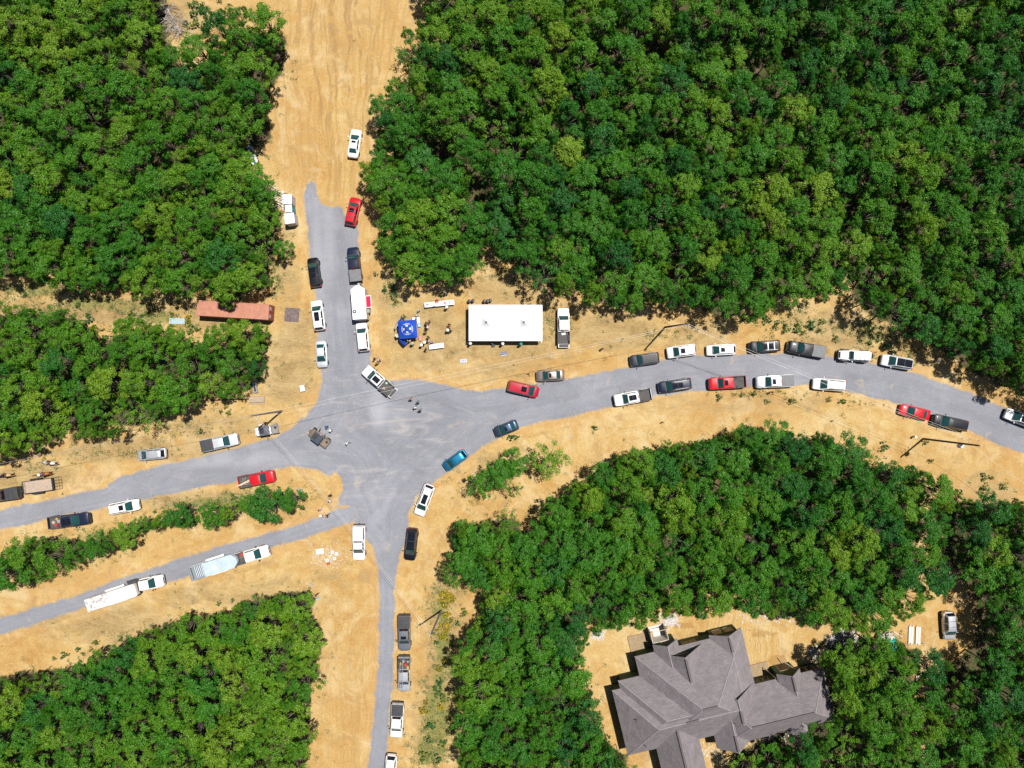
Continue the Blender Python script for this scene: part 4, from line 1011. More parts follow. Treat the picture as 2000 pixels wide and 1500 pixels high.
load("strap_bundle", "tan bundle of straps in the bed of the askew white pickup", "straps", m, WOOD, o2, -1.55, .35, .83)
o = vob("right behind the boxy"); m = MB()
m.box((0, 0, 0), (.62, 1.15, .05)); m.box((0, 0, .1), (.5, .9, .16)); m.tube((-.35, 0, -.05), (.0, 0, -.05), .04)
load("cargo_carrier", "silver cargo carrier fixed to the rear of the boxy white trailer", "cargo carrier", m, STEEL, o, 2.85, -.1, .55)

# ------------------------------------------------------------------ trailers
def trailer_root(name, label, cat, A, B, z=0.6):
    """Axis from rear pixel A to front pixel B; returns the root and the axis length."""
    a = P(A[0], A[1], z); b = P(B[0], B[1], z); d = b - a; c = (a + b) / 2
    return thing(name, label, cat, (c.x, c.y, 0.013), math.atan2(d.y, d.x)), d.length

def tandem(o, xs, y, r=.36, wd=.24):
    wm, rm = CACHE.setdefault(('w', r), wheel_mesh(r, wd))
    for x in xs:
        for s in (-1, 1):
            k = link("wheel", wm, o, None, (x, s * y, r)); link("rim", rm, k)

# boxy white trailer with V nose
o, L = trailer_root("enclosed_trailer", "boxy white enclosed trailer with a V nose and a red hatch propped open", "trailer", (702.8, 623.5), (698, 557), 2.5)
Wt = 1.10; m = MB()
hull = [(-L / 2, -Wt), (L / 2 - .62, -Wt), (L / 2 - .05, -.22), (L / 2 - .05, .22), (L / 2 - .62, Wt), (-L / 2, Wt)]
m.prism(hull, .42, 2.55); m.build("body", mat("trailer_side", (.52, .42, .36), .5, vary=.08), o)
m = MB(); m.prism([(x * 1.006, y * 1.012) for x, y in hull], 2.552, 2.62); m.build("roof", mat("trailer_roof", (.80, .80, .80), .45), o, bevel=.03)
m = MB()
for f in (-.25, -.02, .2, .36): m.box((f * L, 0, 2.622), (.025, Wt * 1.98, .012))
m.build("roof_seam", mat("seam_grey", (.45, .45, .45), .6), o)
m = MB(); m.lathe([(.26, 2.62), (.30, 2.66), (.28, 2.72), (.14, 2.72), (.13, 2.67)], (-L * .27, .72, 0), n=20); m.build("roof_vent", TRIM, o)
m = MB(); m.lathe([(.13, 2.67), (.12, 2.74)], (-L * .27, .72, 0), n=16); m.build("vent_cap", WHITEPL, o)
m = MB(); m.box((.02, -Wt - .44, 2.22), (1.95, .86, .04), rx=-.10); k = m.build("hatch", mat("white_frame", (.78, .76, .76), .5), o)
m = MB(); m.box((.02, -Wt - .42, 2.268), (1.72, .72, .012), rx=-.10); m.build("hatch_panel", mat("magenta_red", (.60, .0, .055), .5), k)
m = MB(); m.box((-1.38, -Wt - .20, 1.35), (.62, .42, .9)); m.box((-1.38, -Wt - .20, 1.83), (.5, .3, .04)); m.build("service_shelf", GREYPL, o)
m = MB(); m.box((-L / 2 - .012, 0, 1.4), (.02, 1.9, 1.8)); m.build("rear_door", mat("trailer_door", (.55, .47, .44), .5), o)
m = MB(); m.tube((L / 2 - .6, -.9, .5), (L / 2 + .75, 0, .5), .05); m.tube((L / 2 - .6, .9, .5), (L / 2 + .75, 0, .5), .05); m.box((L / 2 + .32, .15, .72), (.5, .3, .3)); m.build("tow_bar", STEEL, o)
tandem(o, (-.5, .38), Wt - .06)

# empty flat trailer
o, L = trailer_root("flat_trailer", "empty wooden-decked flat trailer with a mesh ramp behind the brownish pickup", "trailer", (103, 945), (45, 953), .7)
Wf = .98; m = MB()
for s in (-1, 1): m.box((0, s * Wf, .62), (L, .08, .12)); m.tube((-L / 2, s * Wf, .95), (L / 2, s * Wf, .95), .028, n=6)
for x in np.linspace(-L / 2, L / 2, 6):
    for s in (-1, 1): m.tube((x, s * Wf, .6), (x, s * Wf, .95), .024, n=6)
m.tube((L / 2, -Wf, .95), (L / 2, Wf, .95), .028, n=6); m.tube((L / 2 - .45, -Wf, .95), (L / 2 - .45, Wf, .95), .02, n=6); m.box((-L / 2 + .06, 0, .62), (.26, 2 * Wf, .10)); m.box((L / 2, 0, .62), (.08, 2 * Wf, .10))
m.build("frame", TRIM, o)
m = MB()
for i in range(9): m.box((.05, -Wf + .13 + i * (2 * Wf - .26) / 8, .655), (L - .32, .205, .045))
m.build("deck", mat("trailer_deck", (.42, .325, .25), .9, vary=.35, vscale=2, rowscale=(.8, 9, 1)), o)
m = MB(); x0 = -L / 2
for i in range(5): m.tube((x0, -Wf + i * Wf / 2, .60), (x0 - 1.1, -Wf + i * Wf / 2, .12), .026, n=6)
for i in range(4): m.tube((x0 - .0 - i * .36, -Wf, .60 - i * .158), (x0 - i * .36, Wf, .60 - i * .158), .022, n=6)
m.build("ramp", TRIM, o)
for s in (-1, 1):
    m = MB(); m.box((.15, s * (Wf + .17), .80), (1.75, .26, .04)); m.box((-.75, s * (Wf + .17), .70), (.04, .26, .2)); m.box((1.05, s * (Wf + .17), .70), (.04, .26, .2)); m.build("fender", TRIM, o)
m = MB(); m.tube((L / 2, -.7, .55), (L / 2 + .95, 0, .52), .05); m.tube((L / 2, .7, .55), (L / 2 + .95, 0, .52), .05); m.tube((L / 2 + .5, 0, .5), (L / 2 + .5, 0, 1.0), .04); m.build("tow_bar", mat("green_steel", (.06, .16, .12), .5), o)
tandem(o, (-.25, .58), Wf + .17, .34, .20)

# gooseneck trailers
def gooseneck(A, B, label, sidem, roofm, Wg, H, slat, neck=1.5, nose=.9, fw=.34):
    o, L = trailer_root("gooseneck_trailer", label, "trailer", A, B, H)
    x0, x1 = -L / 2, L / 2
    hull = [(x0, -Wg), (x1 - nose, -Wg), (x1, -Wg * fw), (x1, Wg * fw), (x1 - nose, Wg), (x0, Wg)]
    m = MB()
    xs = x0 + L * .30 if slat else x0
    body = [(xs, -Wg), (x1 - neck, -Wg), (x1 - neck, Wg), (xs, Wg)]
    m.prism(body, .45, H - .06)
    m.prism([(x1 - neck + .001, -Wg), (x1 - nose, -Wg), (x1, -Wg * fw), (x1, Wg * fw), (x1 - nose, Wg), (x1 - neck + .001, Wg)], 1.62, H - .06)
    if slat:
        for s in (-1, 1):
            for z in (.55, .95, 1.35, 1.75, H - .14): m.box(((x0 + xs) / 2, s * (Wg - .02), z), (xs - x0, .04, .22))
        m.box(((x0 + xs) / 2, 0, .48), (xs - x0, 2 * Wg - .1, .08)); m.box((x0 + .02, 0, H / 2 + .2), (.05, 2 * Wg - .1, H - .7))
    m.build("body", sidem, o)
    m = MB(); q = [(x, y) for x, y in hull]
    if slat: q = [(xs, -Wg), (x1 - nose, -Wg), (x1, -Wg * fw), (x1, Wg * fw), (x1 - nose, Wg), (xs, Wg)]
    m.prism([(x, y * 1.02) for x, y in q], H - .058, H + .0); m.build("roof", roofm, o)
    if slat:
        for i in range(9):
            m = MB(); x = x0 + .05 + i * (xs - x0 - .1) / 8; m.box((x, 0, H - .02), (.07, 2 * Wg, .05)); m.build("roof_slat", STEEL, o)
        m = MB()
        for s in (-1, 1): m.box(((x0 + xs) / 2, s * Wg, H - .02), (xs - x0, .07, .06))
        m.build("roof_edge", STEEL, o)
        m = MB(); m.box((xs + L * .22, .0, H + .03), (.72, .62, .06)); m.build("roof_vent", WHITEPL, o, bevel=.02)
        m = MB(); m.box((x1 - nose * .35, Wg * .62, H + .012), (1.1, .05, .03), rz=-.75); m.box((x1 - nose * .35, -Wg * .62, H + .012), (1.1, .05, .03), rz=.75); m.build("roof_ridge", STEEL, o)
    for s in (-1, 1):
        m = MB(); m.loft([[(x, s * (Wg + a), z) for a, z in ((.0, .62), (.30, .62), (.30, zt), (.0, zt + .03))] for x, zt in ((-L * .22, .66), (-L * .16, .92), (L * .12, .92), (L * .18, .66))]); m.build("fender", sidem if not slat else mat("white_fender", (.74, .74, .74), .5), o, recalc=True)
    m = MB(); m.tube((x1 - .35, 0, 1.62), (x1 - .35, 0, .95), .07); m.box((x1 - .6, 0, 1.58), (1.0, .3, .08)); m.build("gooseneck_hitch", TRIM, o)
    m = MB(); m.box((x0 - .012, 0, H / 2 + .18), (.02, 1.7 * Wg, H - .75)); m.build("rear_gate", sidem, o)
    m = MB()
    for s in (-1, 1): m.box((x0 - .02, s * Wg * .85, 1.9), (.03, .14, .10))
    m.build("marker_light", REDLENS, o)
    tandem(o, (-L * .08, L * .05), Wg + .14, .37, .22)
    return o
rust = bpy.data.materials.new("peeling_white_roof"); rust.use_nodes = True; t_ = rust.node_tree; co_ = objco(t_)
k_ = val(t_, 'MULTIPLY', smooth(t_, noise(t_, co_, 1.9, 6, 0.8, 0.8), 0.48, 0.58), smooth(t_, val(t_, 'MULTIPLY', nd(t_, "ShaderNodeSeparateXYZ", i_0=co_).outputs[0], -1.0), -0.9, 1.6))
t_.links.new(mixc(t_, k_, (0.66, 0.65, 0.65), (0.30, 0.265, 0.26)), t_.nodes["Principled BSDF"].inputs["Base Color"])
gooseneck((168, 1184), (265, 1152), "white gooseneck trailer with a peeling rust-stained roof", mat("aged_white_side", (.66, .64, .62), .6, vary=.12), rust, 1.0, 2.5, False, 1.7, .30, .86)
BLUEROOF = mat("pale_blue_roof", (.42, .515, .58), .5, .0, vary=.16, vscale=1.4)
gooseneck((370, 1123), (462, 1093.5), "pale blue livestock trailer with an open slatted rear section", mat("pale_blue_side", (.50, .58, .64), .55, vary=.1), BLUEROOF, 1.08, 2.4, True, 1.6, .70, .36)

# ------------------------------------------------------------------ two utility vehicles
def utv(F, B, label, hood, roof, bedm, sack=False):
    f = P(F[0], F[1], .9); b = P(B[0], B[1], .9); d = f - b; c = (f + b) / 2; L = d.length
    o = thing("utility_vehicle", label, "utility vehicle", (c.x, c.y, .013), math.atan2(d.y, d.x))
    W = .74
    m = MB(); m.loft([[(x, y * wf * W, z) for y, z in ((-1, .42), (1, .42), (1, zt), (.6, zt + .06), (-.6, zt + .06), (-1, zt))] for x, wf, zt in ((L / 2, .45, .62), (L / 2 - .16, .74, .80), (L / 2 - .42, .92, .95), (L / 2 - .85, .98, 1.02), (L / 2 - .9, 1, .60), (-.35, 1, .58), (-.42, 1, .7), (-L / 2 + .05, 1, .7))]); m.build("body", hood, o, smooth=30)
    m = MB(); m.box((.0 + .05, 0, 1.93), (1.62, 1.52, .06)); m.build("roof", roof, o, bevel=.06)
    m = MB(); m.box((.05, 0, 1.975), (.03, 1.44, .02)); m.box((.42, 0, 1.967), (.6, .9, .014)); m.build("roof_ridge", TRIM, o)
    m = MB()
    for s in (-1, 1): m.path([(L / 2 - .85, s * .68, 1.0), (.80, s * .66, 1.92), (-.72, s * .66, 1.92), (-.75, s * .68, .75)], .032)
    m.build("roll_cage", TRIM, o)
    for s in (-1, 1):
        m = MB(); m.box((-.15, s * .34, .74), (.5, .56, .16)); m.box((-.42, s * .34, 1.05), (.12, .54, .6), ry=-.15); m.build("seat", TRIM, o, bevel=.04)
    m = MB(); y = .70; x0, x1 = -L / 2, -.80
    m.box(((x0 + x1) / 2, 0, .84), (x1 - x0, 2 * y, .05))
    for s in (-1, 1): m.box(((x0 + x1) / 2, s * y, .98), (x1 - x0, .05, .30))
    m.box((x0 + .02, 0, .98), (.05, 2 * y - .06, .29)); m.box((x1 - .02, 0, .98), (.05, 2 * y - .06, .29))
    for i in range(5): m.box(((x0 + x1) / 2, -y + .2 + i * .25, .872), (x1 - x0 - .1, .03, .02))
    m.build("cargo_bed", bedm, o)
    m = MB(); m.lathe([(.20, .0), (.22, .06), (.06, .06)], ((x0 + x1) / 2 - .1, -.2, .87), n=16); m.build("bed_cap", TRIM, o)
    m = MB(); m.patch((.98, -.66, 1.02), (.98, .66, 1.02), (.82, .62, 1.86), (.82, -.62, 1.86)); m.build("windscreen", DGLASS, o)
    wm, rm = CACHE.setdefault(('w', .33), wheel_mesh(.33, .26))
    for x in (L / 2 - .48, -L / 2 + .55):
        for s in (-1, 1): k = link("wheel", wm, o, None, (x, s * .70, .33)); link("rim", rm, k)
    for s in (-1, 1):
        m = MB(); m.box((L / 2 - .14, s * .42, .74), (.12, .2, .12)); m.build("headlight", LENS, o)
    return o, L
UTV1, L1 = utv((497, 844.5), (544, 836.5), "utility vehicle with a grey roof and white bonnet beside the wooden pole", WHITEPL, mat("slate_roof", (.085, .092, .11), .6, vary=.1), mat("grey_bed", (.24, .22, .21), .7, vary=.15))
UTV2, L2 = utv((604.5, 841), (641, 869), "brown utility vehicle with a dark blue-grey roof stopped on the gravel", CAMO, mat("navy_roof", (.035, .046, .07), .55, vary=.15), mat("brown_bed", (.20, .155, .125), .7, vary=.25))
m = MB(); m.path([(.55, -.72, .95), (.60, -1.15, 1.25), (.62, -1.5, 1.28)], .05, 8); m.build("open_door", TRIM, UTV2); m = MB(); m.path([(-.75, -.7, 1.5), (-.55, -1.3, 1.5)], .045, 8); m.build("grab_bar", TRIM, UTV2)
m = MB(); m.tube((.1, .74, .9), (.0, 1.55, .95), .06); m.build("open_door", mat("brown_door", (.16, .10, .08), .6), UTV1)
# ------------------------------------------------------------------ the house with its steep shingled roofs
HO = P(1140 + 1000 / 3.846, 1160 + 800 / 3.846, 0); HK = (HC - 3.2) / FPX / 3.846     # house axes, metres per traced unit
HC_ = P(1140 + 1000 / 3.846, 1160 + 800 / 3.846, 3.2)
HANG = math.atan2(0.235, 0.972)
SHING = bpy.data.materials.new("grey_shingles"); SHING.use_nodes = True; t_ = SHING.node_tree; b_ = t_.nodes["Principled BSDF"]
def shingle_material():
    t = t_; uv = t.nodes.new("ShaderNodeUVMap"); co = objco(t)
    br = t.nodes.new("ShaderNodeTexBrick"); t.links.new(uv.outputs[0], br.inputs["Vector"])
    br.inputs["Scale"].default_value = 1.0; br.inputs["Brick Width"].default_value = 0.62; br.inputs["Row Height"].default_value = 0.26; br.inputs["Mortar Size"].default_value = 0.022
    br.inputs["Color1"].default_value = (0.195, 0.174, 0.184, 1); br.inputs["Color2"].default_value = (0.238, 0.214, 0.224, 1); br.inputs["Mortar"].default_value = (0.165, 0.147, 0.156, 1); br.inputs["Bias"].default_value = -0.1
    n = noise(t, co, 0.8, 4, 0.6); n2 = noise(t, co, 9, 3, 0.8)
    c = mixc(t, 1.0, br.outputs["Color"], ramp(t, n, [(0.3, 0.88), (0.7, 1.12)]), 'MULTIPLY')
    c = mixc(t, 1.0, c, ramp(t, n2, [(0.3, 0.80), (0.7, 1.2)]), 'MULTIPLY')
    t.links.new(c, b_.inputs["Base Color"]); b_.inputs["Roughness"].default_value = 0.95; b_.inputs["Specular IOR Level"].default_value = 0.2
    bn = nd(t, "ShaderNodeBump", i_Height=br.outputs["Fac"]); bn.inputs["Strength"].default_value = 0.4; bn.inputs["Distance"].default_value = 0.03; bn.invert = True
    t.links.new(bn.outputs[0], b_.inputs["Normal"])
shingle_material()
SHEATH = mat("green_sheathing", (0.022, 0.060, 0.024), 0.8, vary=0.3, vscale=0.6)
OSB = mat("osb_board", (0.40, 0.29, 0.15), 0.85, vary=0.25, vscale=8); DARKWIN = mat("dark_opening", (0.02, 0.022, 0.026), 0.3)
FASCIA = mat("dark_fascia", (0.10, 0.085, 0.085), 0.7); CONC = mat("concrete", (0.42, 0.41, 0.40), 0.9, vary=0.15)

def uv_slopes(me):
    """Unwrap every slope along its own eave direction, in metres."""
    uvl = me.uv_layers.new(name="UVMap")
    for pl in me.polygons:
        n = pl.normal; e = Vector((-n.y, n.x, 0))
        e = e.normalized() if e.length > 1e-4 else Vector((1, 0, 0)); u = n.cross(e)
        for li in pl.loop_indices:
            c = me.vertices[me.loops[li].vertex_index].co; uvl.data[li].uv = (c.dot(e), c.dot(u))

def roof_block(rmb, wmb, a0, a1, b0, b1, axis, ends, ez=3.2, pitch=0.92, ov=0.42, vent=None, wall=True, gables=None):
    """One roof with its walls. a, b in traced units; axis is the ridge direction, ends = (start, end) each 'h' hip or 'g' gable."""
    x0, x1, y0, y1 = [q * HK for q in (a0, a1, b0, b1)]
    if axis == 'b': T = lambda l, c, z: (c, l, z); l0, l1, c0, c1 = y0, y1, x0, x1
    else: T = lambda l, c, z: (l, c, z); l0, l1, c0, c1 = x0, x1, y0, y1
    hw = (c1 - c0) / 2; cm = (c0 + c1) / 2; rz = ez + hw * pitch; th = 0.16
    r0 = l0 + (hw if ends[0] == 'h' else 0); r1 = l1 - (hw if ends[1] == 'h' else 0)
    flip = axis == 'b'
    def face(mb, pts, mi=0):
        pts = pts[::-1] if flip else pts
        mb.add(pts, [tuple(range(len(pts)))], mi)
    for dz, rev in ((0, False), (-th, True)):
        A, B, C, D = T(l0, c0, ez + dz), T(l1, c0, ez + dz), T(l1, c1, ez + dz), T(l0, c1, ez + dz); E, F = T(r0, cm, rz + dz), T(r1, cm, rz + dz)
        for q in ([A, B, F, E], [C, D, E, F]) + (([D, A, E],) if ends[0] == 'h' else ()) + (([B, C, F],) if ends[1] == 'h' else ()):
            q = list(q); face(rmb, q[::-1] if rev else q)
    def edge(p, q):
        pts = [p, q, (q[0], q[1], q[2] - th), (p[0], p[1], p[2] - th)]; rmb.add(pts, [(0, 3, 2, 1), ], 1); 
    A, B, C, D = T(l0, c0, ez), T(l1, c0, ez), T(l1, c1, ez), T(l0, c1, ez); E, F = T(r0, cm, rz), T(r1, cm, rz)
    edge(A, B); edge(C, D)
    for en, P0, P1, M in ((ends[0], D, A, E), (ends[1], B, C, F)):
        if en == 'h': edge(P0, P1)
        else: edge(P0, M); edge(M, P1)
    for p_, q_ in ((E, F),) + (((A, E), (D, E)) if ends[0] == 'h' else ()) + (((B, F), (C, F)) if ends[1] == 'h' else ()):
        CAPS.tube(Vector(p_) - Vector((0, 0, .03)), Vector(q_) - Vector((0, 0, .03)), .085, n=6)
    if vent:
        v0, v1 = r0 + (r1 - r0) * vent[0], r0 + (r1 - r0) * vent[1]; cc = T((v0 + v1) / 2, cm, rz + 0.05); s = (abs(v1 - v0), .30, .09)
        vm = MB(); vm.box(cc, s if axis == 'a' else (s[1], s[0], s[2])); VENTS.append(vm)
    if wall:
        w0, w1 = l0 + ov, l1 - ov; d0, d1 = c0 + ov, c1 - ov
        zt = ez - th - 0.03 + ov * pitch * 0.0
        q = [T(w0, d0, 0)[:2], T(w1, d0, 0)[:2], T(w1, d1, 0)[:2], T(w0, d1, 0)[:2]]
        wmb.prism(q if not flip else q[::-1], 0.0, zt)
        for en, l, s in ((ends[0], w0, -1), (ends[1], w1, 1)):
            if en == 'g':
                wmb.add([T(l, d0, zt), T(l, d1, zt), T(l, cm, rz - th - 0.06 - ov * 0.0), T(l - s * .1, d0, zt), T(l - s * .1, d1, zt), T(l - s * .1, cm, rz - th - 0.06)], [(0, 1, 2), (5, 4, 3)])
    return dict(T=T, l0=l0, l1=l1, c0=c0, c1=c1, rz=rz, ov=ov, ez=ez)
VENTS = []; CAPS = MB()
house = thing("house", "unfinished grey-roofed house with many steep gables and green sheathed walls", "house", (HC_.x, HC_.y, 0), HANG)
rmb, wmb = MB(), MB()
BL = {}
BL['main'] = roof_block(rmb, wmb, -747, 100, -246, 257, 'a', 'hg', 3.2, .86, vent=(.34, .50))
BL['central'] = roof_block(rmb, wmb, -522, 306, -250, 466, 'a', 'hh', 3.23, .80, vent=(.0, .97))
BL['nw1'] = roof_block(rmb, wmb, -686, -150, -205, 317, 'a', 'hg', 3.21, .86)
BL['ng1'] = roof_block(rmb, wmb, -346, -14, -40, 448, 'b', 'gg', 3.5, .98, vent=(.62, .97), ov=.5)
BL['ng2'] = roof_block(rmb, wmb, 55, 303, 60, 492, 'b', 'gg', 3.27, .80, vent=(.72, .97), ov=.5)
BL['east'] = roof_block(rmb, wmb, -48, 838, -352, 52, 'a', 'hh', 3.19, .98, vent=(.03, .99))
BL['eg'] = roof_block(rmb, wmb, 474, 655, -160, 98, 'b', 'gg', 3.6, 1.0, vent=(.55, .97), ov=.35)
BL['se'] = roof_block(rmb, wmb, 468, 655, -414, -180, 'b', 'hg', 3.18, .85)
BL['sg1'] = roof_block(rmb, wmb, -526, -196, -620, 60, 'b', 'gg', 3.24, .98, vent=(.30, .86))
BL['sg2'] = roof_block(rmb, wmb, -82, 174, -352, 60, 'b', 'gg', 3.17, 1.0, vent=(.03, .32))
BL['sg3'] = roof_block(rmb, wmb, -78, 306, -122, 70, 'b', 'gg', 3.21, 1.0, vent=(.06, .55), wall=False)
BL['ng0'] = roof_block(rmb, wmb, -372, -182, 180, 522, 'b', 'gg', 3.3, .95, ov=.3)
me = rmb.mesh("roof", [SHING, FASCIA]); uv_slopes(me); roof = link("roof", me, house)
for nm_ in ('nw2',):
    pass
wall = link("wall", wmb.mesh("wall", SHEATH), house)
CAPS.build("ridge_cap", mat("ridge_shingle", (.275, .25, .262), .95, vary=.2, vscale=2), roof)
for vm in VENTS: vm.build("ridge_vent", FASCIA, roof)
def opening(bl, end, off, z0, wd, h, nm="window", m=DARKWIN, fr=True):
    b = BL[bl]; s = 1 if end else -1; l = (b['l1'] - b['ov'] if end else b['l0'] + b['ov']) + s * .012; T = b['T']; cm = (b['c0'] + b['c1']) / 2 + off
    g = MB(); c = T(l, cm, z0 + h / 2); d = T(.03, wd, h); g.box(c, [abs(q) for q in d]); k = g.build(nm, m, house)
    if fr:
        f = MB()
        for dc, dz, ww, hh in ((0, h / 2 + .04, wd + .16, .09), (0, -h / 2 - .04, wd + .16, .09), (-wd / 2 - .04, 0, .09, h - .005), (wd / 2 + .04, 0, .09, h - .005)):
            f.box(T(l + s * .02, cm + dc, z0 + h / 2 + dz), [abs(q) for q in T(.05, ww, hh)])
        f.build("frame", OSB, k)
for bl, zz in (('ng1', .9), ('ng2', .9)):
    opening(bl, 1, -.9, zz, 1.3, 1.7); opening(bl, 1, .9, zz, 1.3, 1.7); opening(bl, 1, 0, 3.5, 1.5, .9)
opening('eg', 1, 0, .05, 1.6, 2.3, "door_opening"); opening('sg1', 0, 0, .05, 3.2, 2.6, "door_opening"); opening('ng0', 1, 0, .9, 1.1, 1.5)
def side_opening(bl, side, l, z0, wd, h):
    b = BL[bl]; T = b['T']; s = 1 if side else -1; c = (b['c1'] - b['ov'] if side else b['c0'] + b['ov']) + s * .012
    g = MB(); g.box(T(l * HK, c, z0 + h / 2), [abs(q) for q in T(wd, .03, h)]); k = g.build("window", DARKWIN, house)
    f = MB()
    for dl, dz, ww, hh in ((0, h / 2 + .04, wd + .16, .09), (0, -h / 2 - .04, wd + .16, .09), (-wd / 2 - .04, 0, .09, h - .005), (wd / 2 + .04, 0, .09, h - .005)): f.box(T(l * HK + dl, c + s * .02, z0 + h / 2 + dz), [abs(q) for q in T(ww, .05, hh)])
    f.build("frame", OSB, k)
for l in (340, 410, 700, 760): side_opening('east', 1, l, 1.0, 1.0, 1.4)
for l in (260, 360, 560, 740): side_opening('east', 0, l, 1.0, 1.0, 1.4)
for l in (-640, -560): side_opening('main', 0, l, 1.0, 1.0, 1.4)
for l in (-120, -60): side_opening('central', 1, l, 1.0, 1.0, 1.4)
# porch slabs, dormer scaffold and corner sheds north of the house
m = MB(); m.box(((-430) * HK, 500 * HK, .08), (4.2, 2.6, .16)); m.box((395 * HK, 78 * HK, .08), (3.4, 2.0, .16)); m.build("porch_slab", mat("dusty_slab", (.30, .22, .13), .9, vary=.2), house)
m = MB(); y = 556 * HK; x = -300 * HK
m.box((x, y - .9, 1.25), (2.6, .06, 2.4)); m.box((x - 1.28, y, 1.25), (.06, 1.8, 2.4)); m.box((x + 1.28, y, 1.25), (.06, 1.8, 2.4)); m.box((x, y, .06), (2.5, 1.74, .1)); m.build("porch_wall", mat("pale_housewrap", (.66, .62, .56), .8, vary=.1), house)
m = MB()
for dx in (-1.28, 1.28): m.tube((x + dx, y + .9, 0), (x + dx, y + .9, 2.9), .06, n=6)
m.tube((x - 1.28, y + .9, 2.7), (x + 1.28, y + .9, 2.7), .05, n=6); m.tube((x + 1.28, y + .9, 2.7), (x + 1.9, y + .2, .1), .05, n=6); m.build("porch_post", PALEWOOD, house)
m = MB(); m.tube((430 * HK, 95 * HK, .05), (470 * HK, 60 * HK, 3.3), .06, n=6); m.tube((560 * HK, 135 * HK, .05), (640 * HK, 75 * HK, 3.2), .06, n=6); m.build("brace", PALEWOOD, house)
m = MB()
for a, b in ((-640, -170), (-700, 60), (20, -60), (470, -290), (485, -270), (440, -325), (330, -320)): 
    pass
for a, b, z in ((560, -290, 4.9), (590, -286, 4.8), (530, -320, 4.2), (620, -318, 4.2), (330, -318, 4.2), (-630, 60, 5.6), (-610, -150, 5.2), (60, -120, 6.2)): m.lathe([(.06, z - .6), (.06, z + .45)], (a * HK, b * HK, 0), n=8)
m.build("vent_pipe", TRIM, roof)

# ------------------------------------------------------------------ the white event tent
TENT = mat("white_tent_fabric", (0.80, 0.80, 0.80), 0.7); POLE = mat("pole_metal", (0.55, 0.55, 0.57), 0.4, 0.5)
ez = 2.35; c00 = P(915.4, 666, ez); c11 = P(1059.4, 595.3, ez); xm = P(987.5, 630, ez).x
tent = thing("event_tent", "large white two-peaked event tent on the dry grass", "tent", ((c00.x + c11.x) / 2, (c00.y + c11.y) / 2, 0))
tx, ty = tent.location.x, tent.location.y; hx = (c11.x - c00.x) / 2; hy = (c11.y - c00.y) / 2
for k, (x0, x1, pk) in enumerate(((-hx, xm - tx - .03, P(949.5, 627, 4.3)), (xm - tx + .03, hx, P(1024, 628, 4.3)))):
    px_, py_ = (x0 + x1) / 2, 0; ph = 2.05; N = 60; V = []; Fc = []
    for j in range(N + 1):
        for i in range(N + 1):
            u = x0 + (x1 - x0) * i / N; v = -hy + 2 * hy * j / N
            du = max(abs(u - px_) / ((x1 - x0) / 2), abs(v) / hy); q = 1 - du
            z = ez + ph * (0.50 * q + 0.25 * q ** 3 + 0.25 * q ** 10) - 0.12 * math.sin(math.pi * min(abs(u - px_) / ((x1 - x0) / 2), abs(v) / hy) / max(du, 1e-3)) * q * (1 - q)
            V.append((u, v, z))
    Fc = [(j * (N + 1) + i, j * (N + 1) + i + 1, (j + 1) * (N + 1) + i + 1, (j + 1) * (N + 1) + i) for j in range(N) for i in range(N)]
    m = MB(); m.add(V, Fc)
    for (ax, ay), (bx, by) in (((x0, -hy), (x1, -hy)), ((x1, -hy), (x1, hy)), ((x1, hy), (x0, hy)), ((x0, hy), (x0, -hy))):
        m.add([(ax, ay, ez + .001), (bx, by, ez + .001), (bx, by, ez - .22), (ax, ay, ez - .22)], [(0, 3, 2, 1)])
    can = m.build("canopy", TENT, tent, smooth=30)
    m = MB(); m.lathe([(.10, ez + ph - .25), (.12, ez + ph - .02), (.07, ez + ph + .08), (.03, ez + ph + .24)], (px_, py_, 0), n=14); m.build("peak_cap", GREYPL, can)
    m = MB(); m.tube((px_, 0, ez + ph - .2), (px_, 0, 0), .05); m.build("centre_pole", POLE, tent)
for x in (-hx, xm - tx - .06, hx):
    for y in (-hy, hy):
        m = MB(); m.tube((x * .985, y * .97, 0), (x * .985, y * .97, ez), .045, n=8); m.box((x * .985, y * .97, .02), (.24, .24, .04)); m.build("tent_pole", POLE, tent)
for x in (-hx, hx):
    for y in (-hy, hy):
        m = MB(); m.tube((x, y, ez - .05), (x * 1.10, y * 1.14, .02), .014, n=5); m.build("guy_rope", WHITEPL, tent)

# ------------------------------------------------------------------ the blue canopy with white print
BLUEF = mat("royal_blue_fabric", (0.003, 0.055, 0.42), 0.75); PRINT = mat("white_print", (0.74, 0.77, 0.80), 0.7)
a_ = P(776, 627, 2.15); b_2 = P(811.6, 624, 2.15); c_ = P(815.6, 659, 2.15); d_ = P(781, 662.4, 2.15)
cc_ = (a_ + b_2 + c_ + d_) / 4; ang = math.atan2((b_2 - a_).y, (b_2 - a_).x); hs = ((b_2 - a_).length + (c_ - d_).length) / 4
can = thing("pop_up_canopy", "square royal blue pop-up canopy with white print on its roof", "canopy", (cc_.x, cc_.y, 0), ang)
apex = (0, 0, 3.05); cs = [(-hs, -hs), (hs, -hs), (hs, hs), (-hs, hs)]
m = MB()
for i in range(4):
    p, q = cs[i], cs[(i + 1) % 4]; m.add([(*p, 2.15), (*q, 2.15), apex], [(0, 1, 2)]); m.add([(*p, 2.151), (*q, 2.151), (*q, 1.85), (*p, 1.85)], [(0, 3, 2, 1)])
top = m.build("canopy_roof", BLUEF, can)
sl = (3.05 - 2.15) / hs
def on_slope(side, s, d):
    """s along the eave, d distance from the apex towards the eave."""
    x, y = [(s, -d), (d, s), (-s, d), (-d, -s)][side]; return (x, y, 3.05 - sl * d + .014)
GLY = random.Random(9)
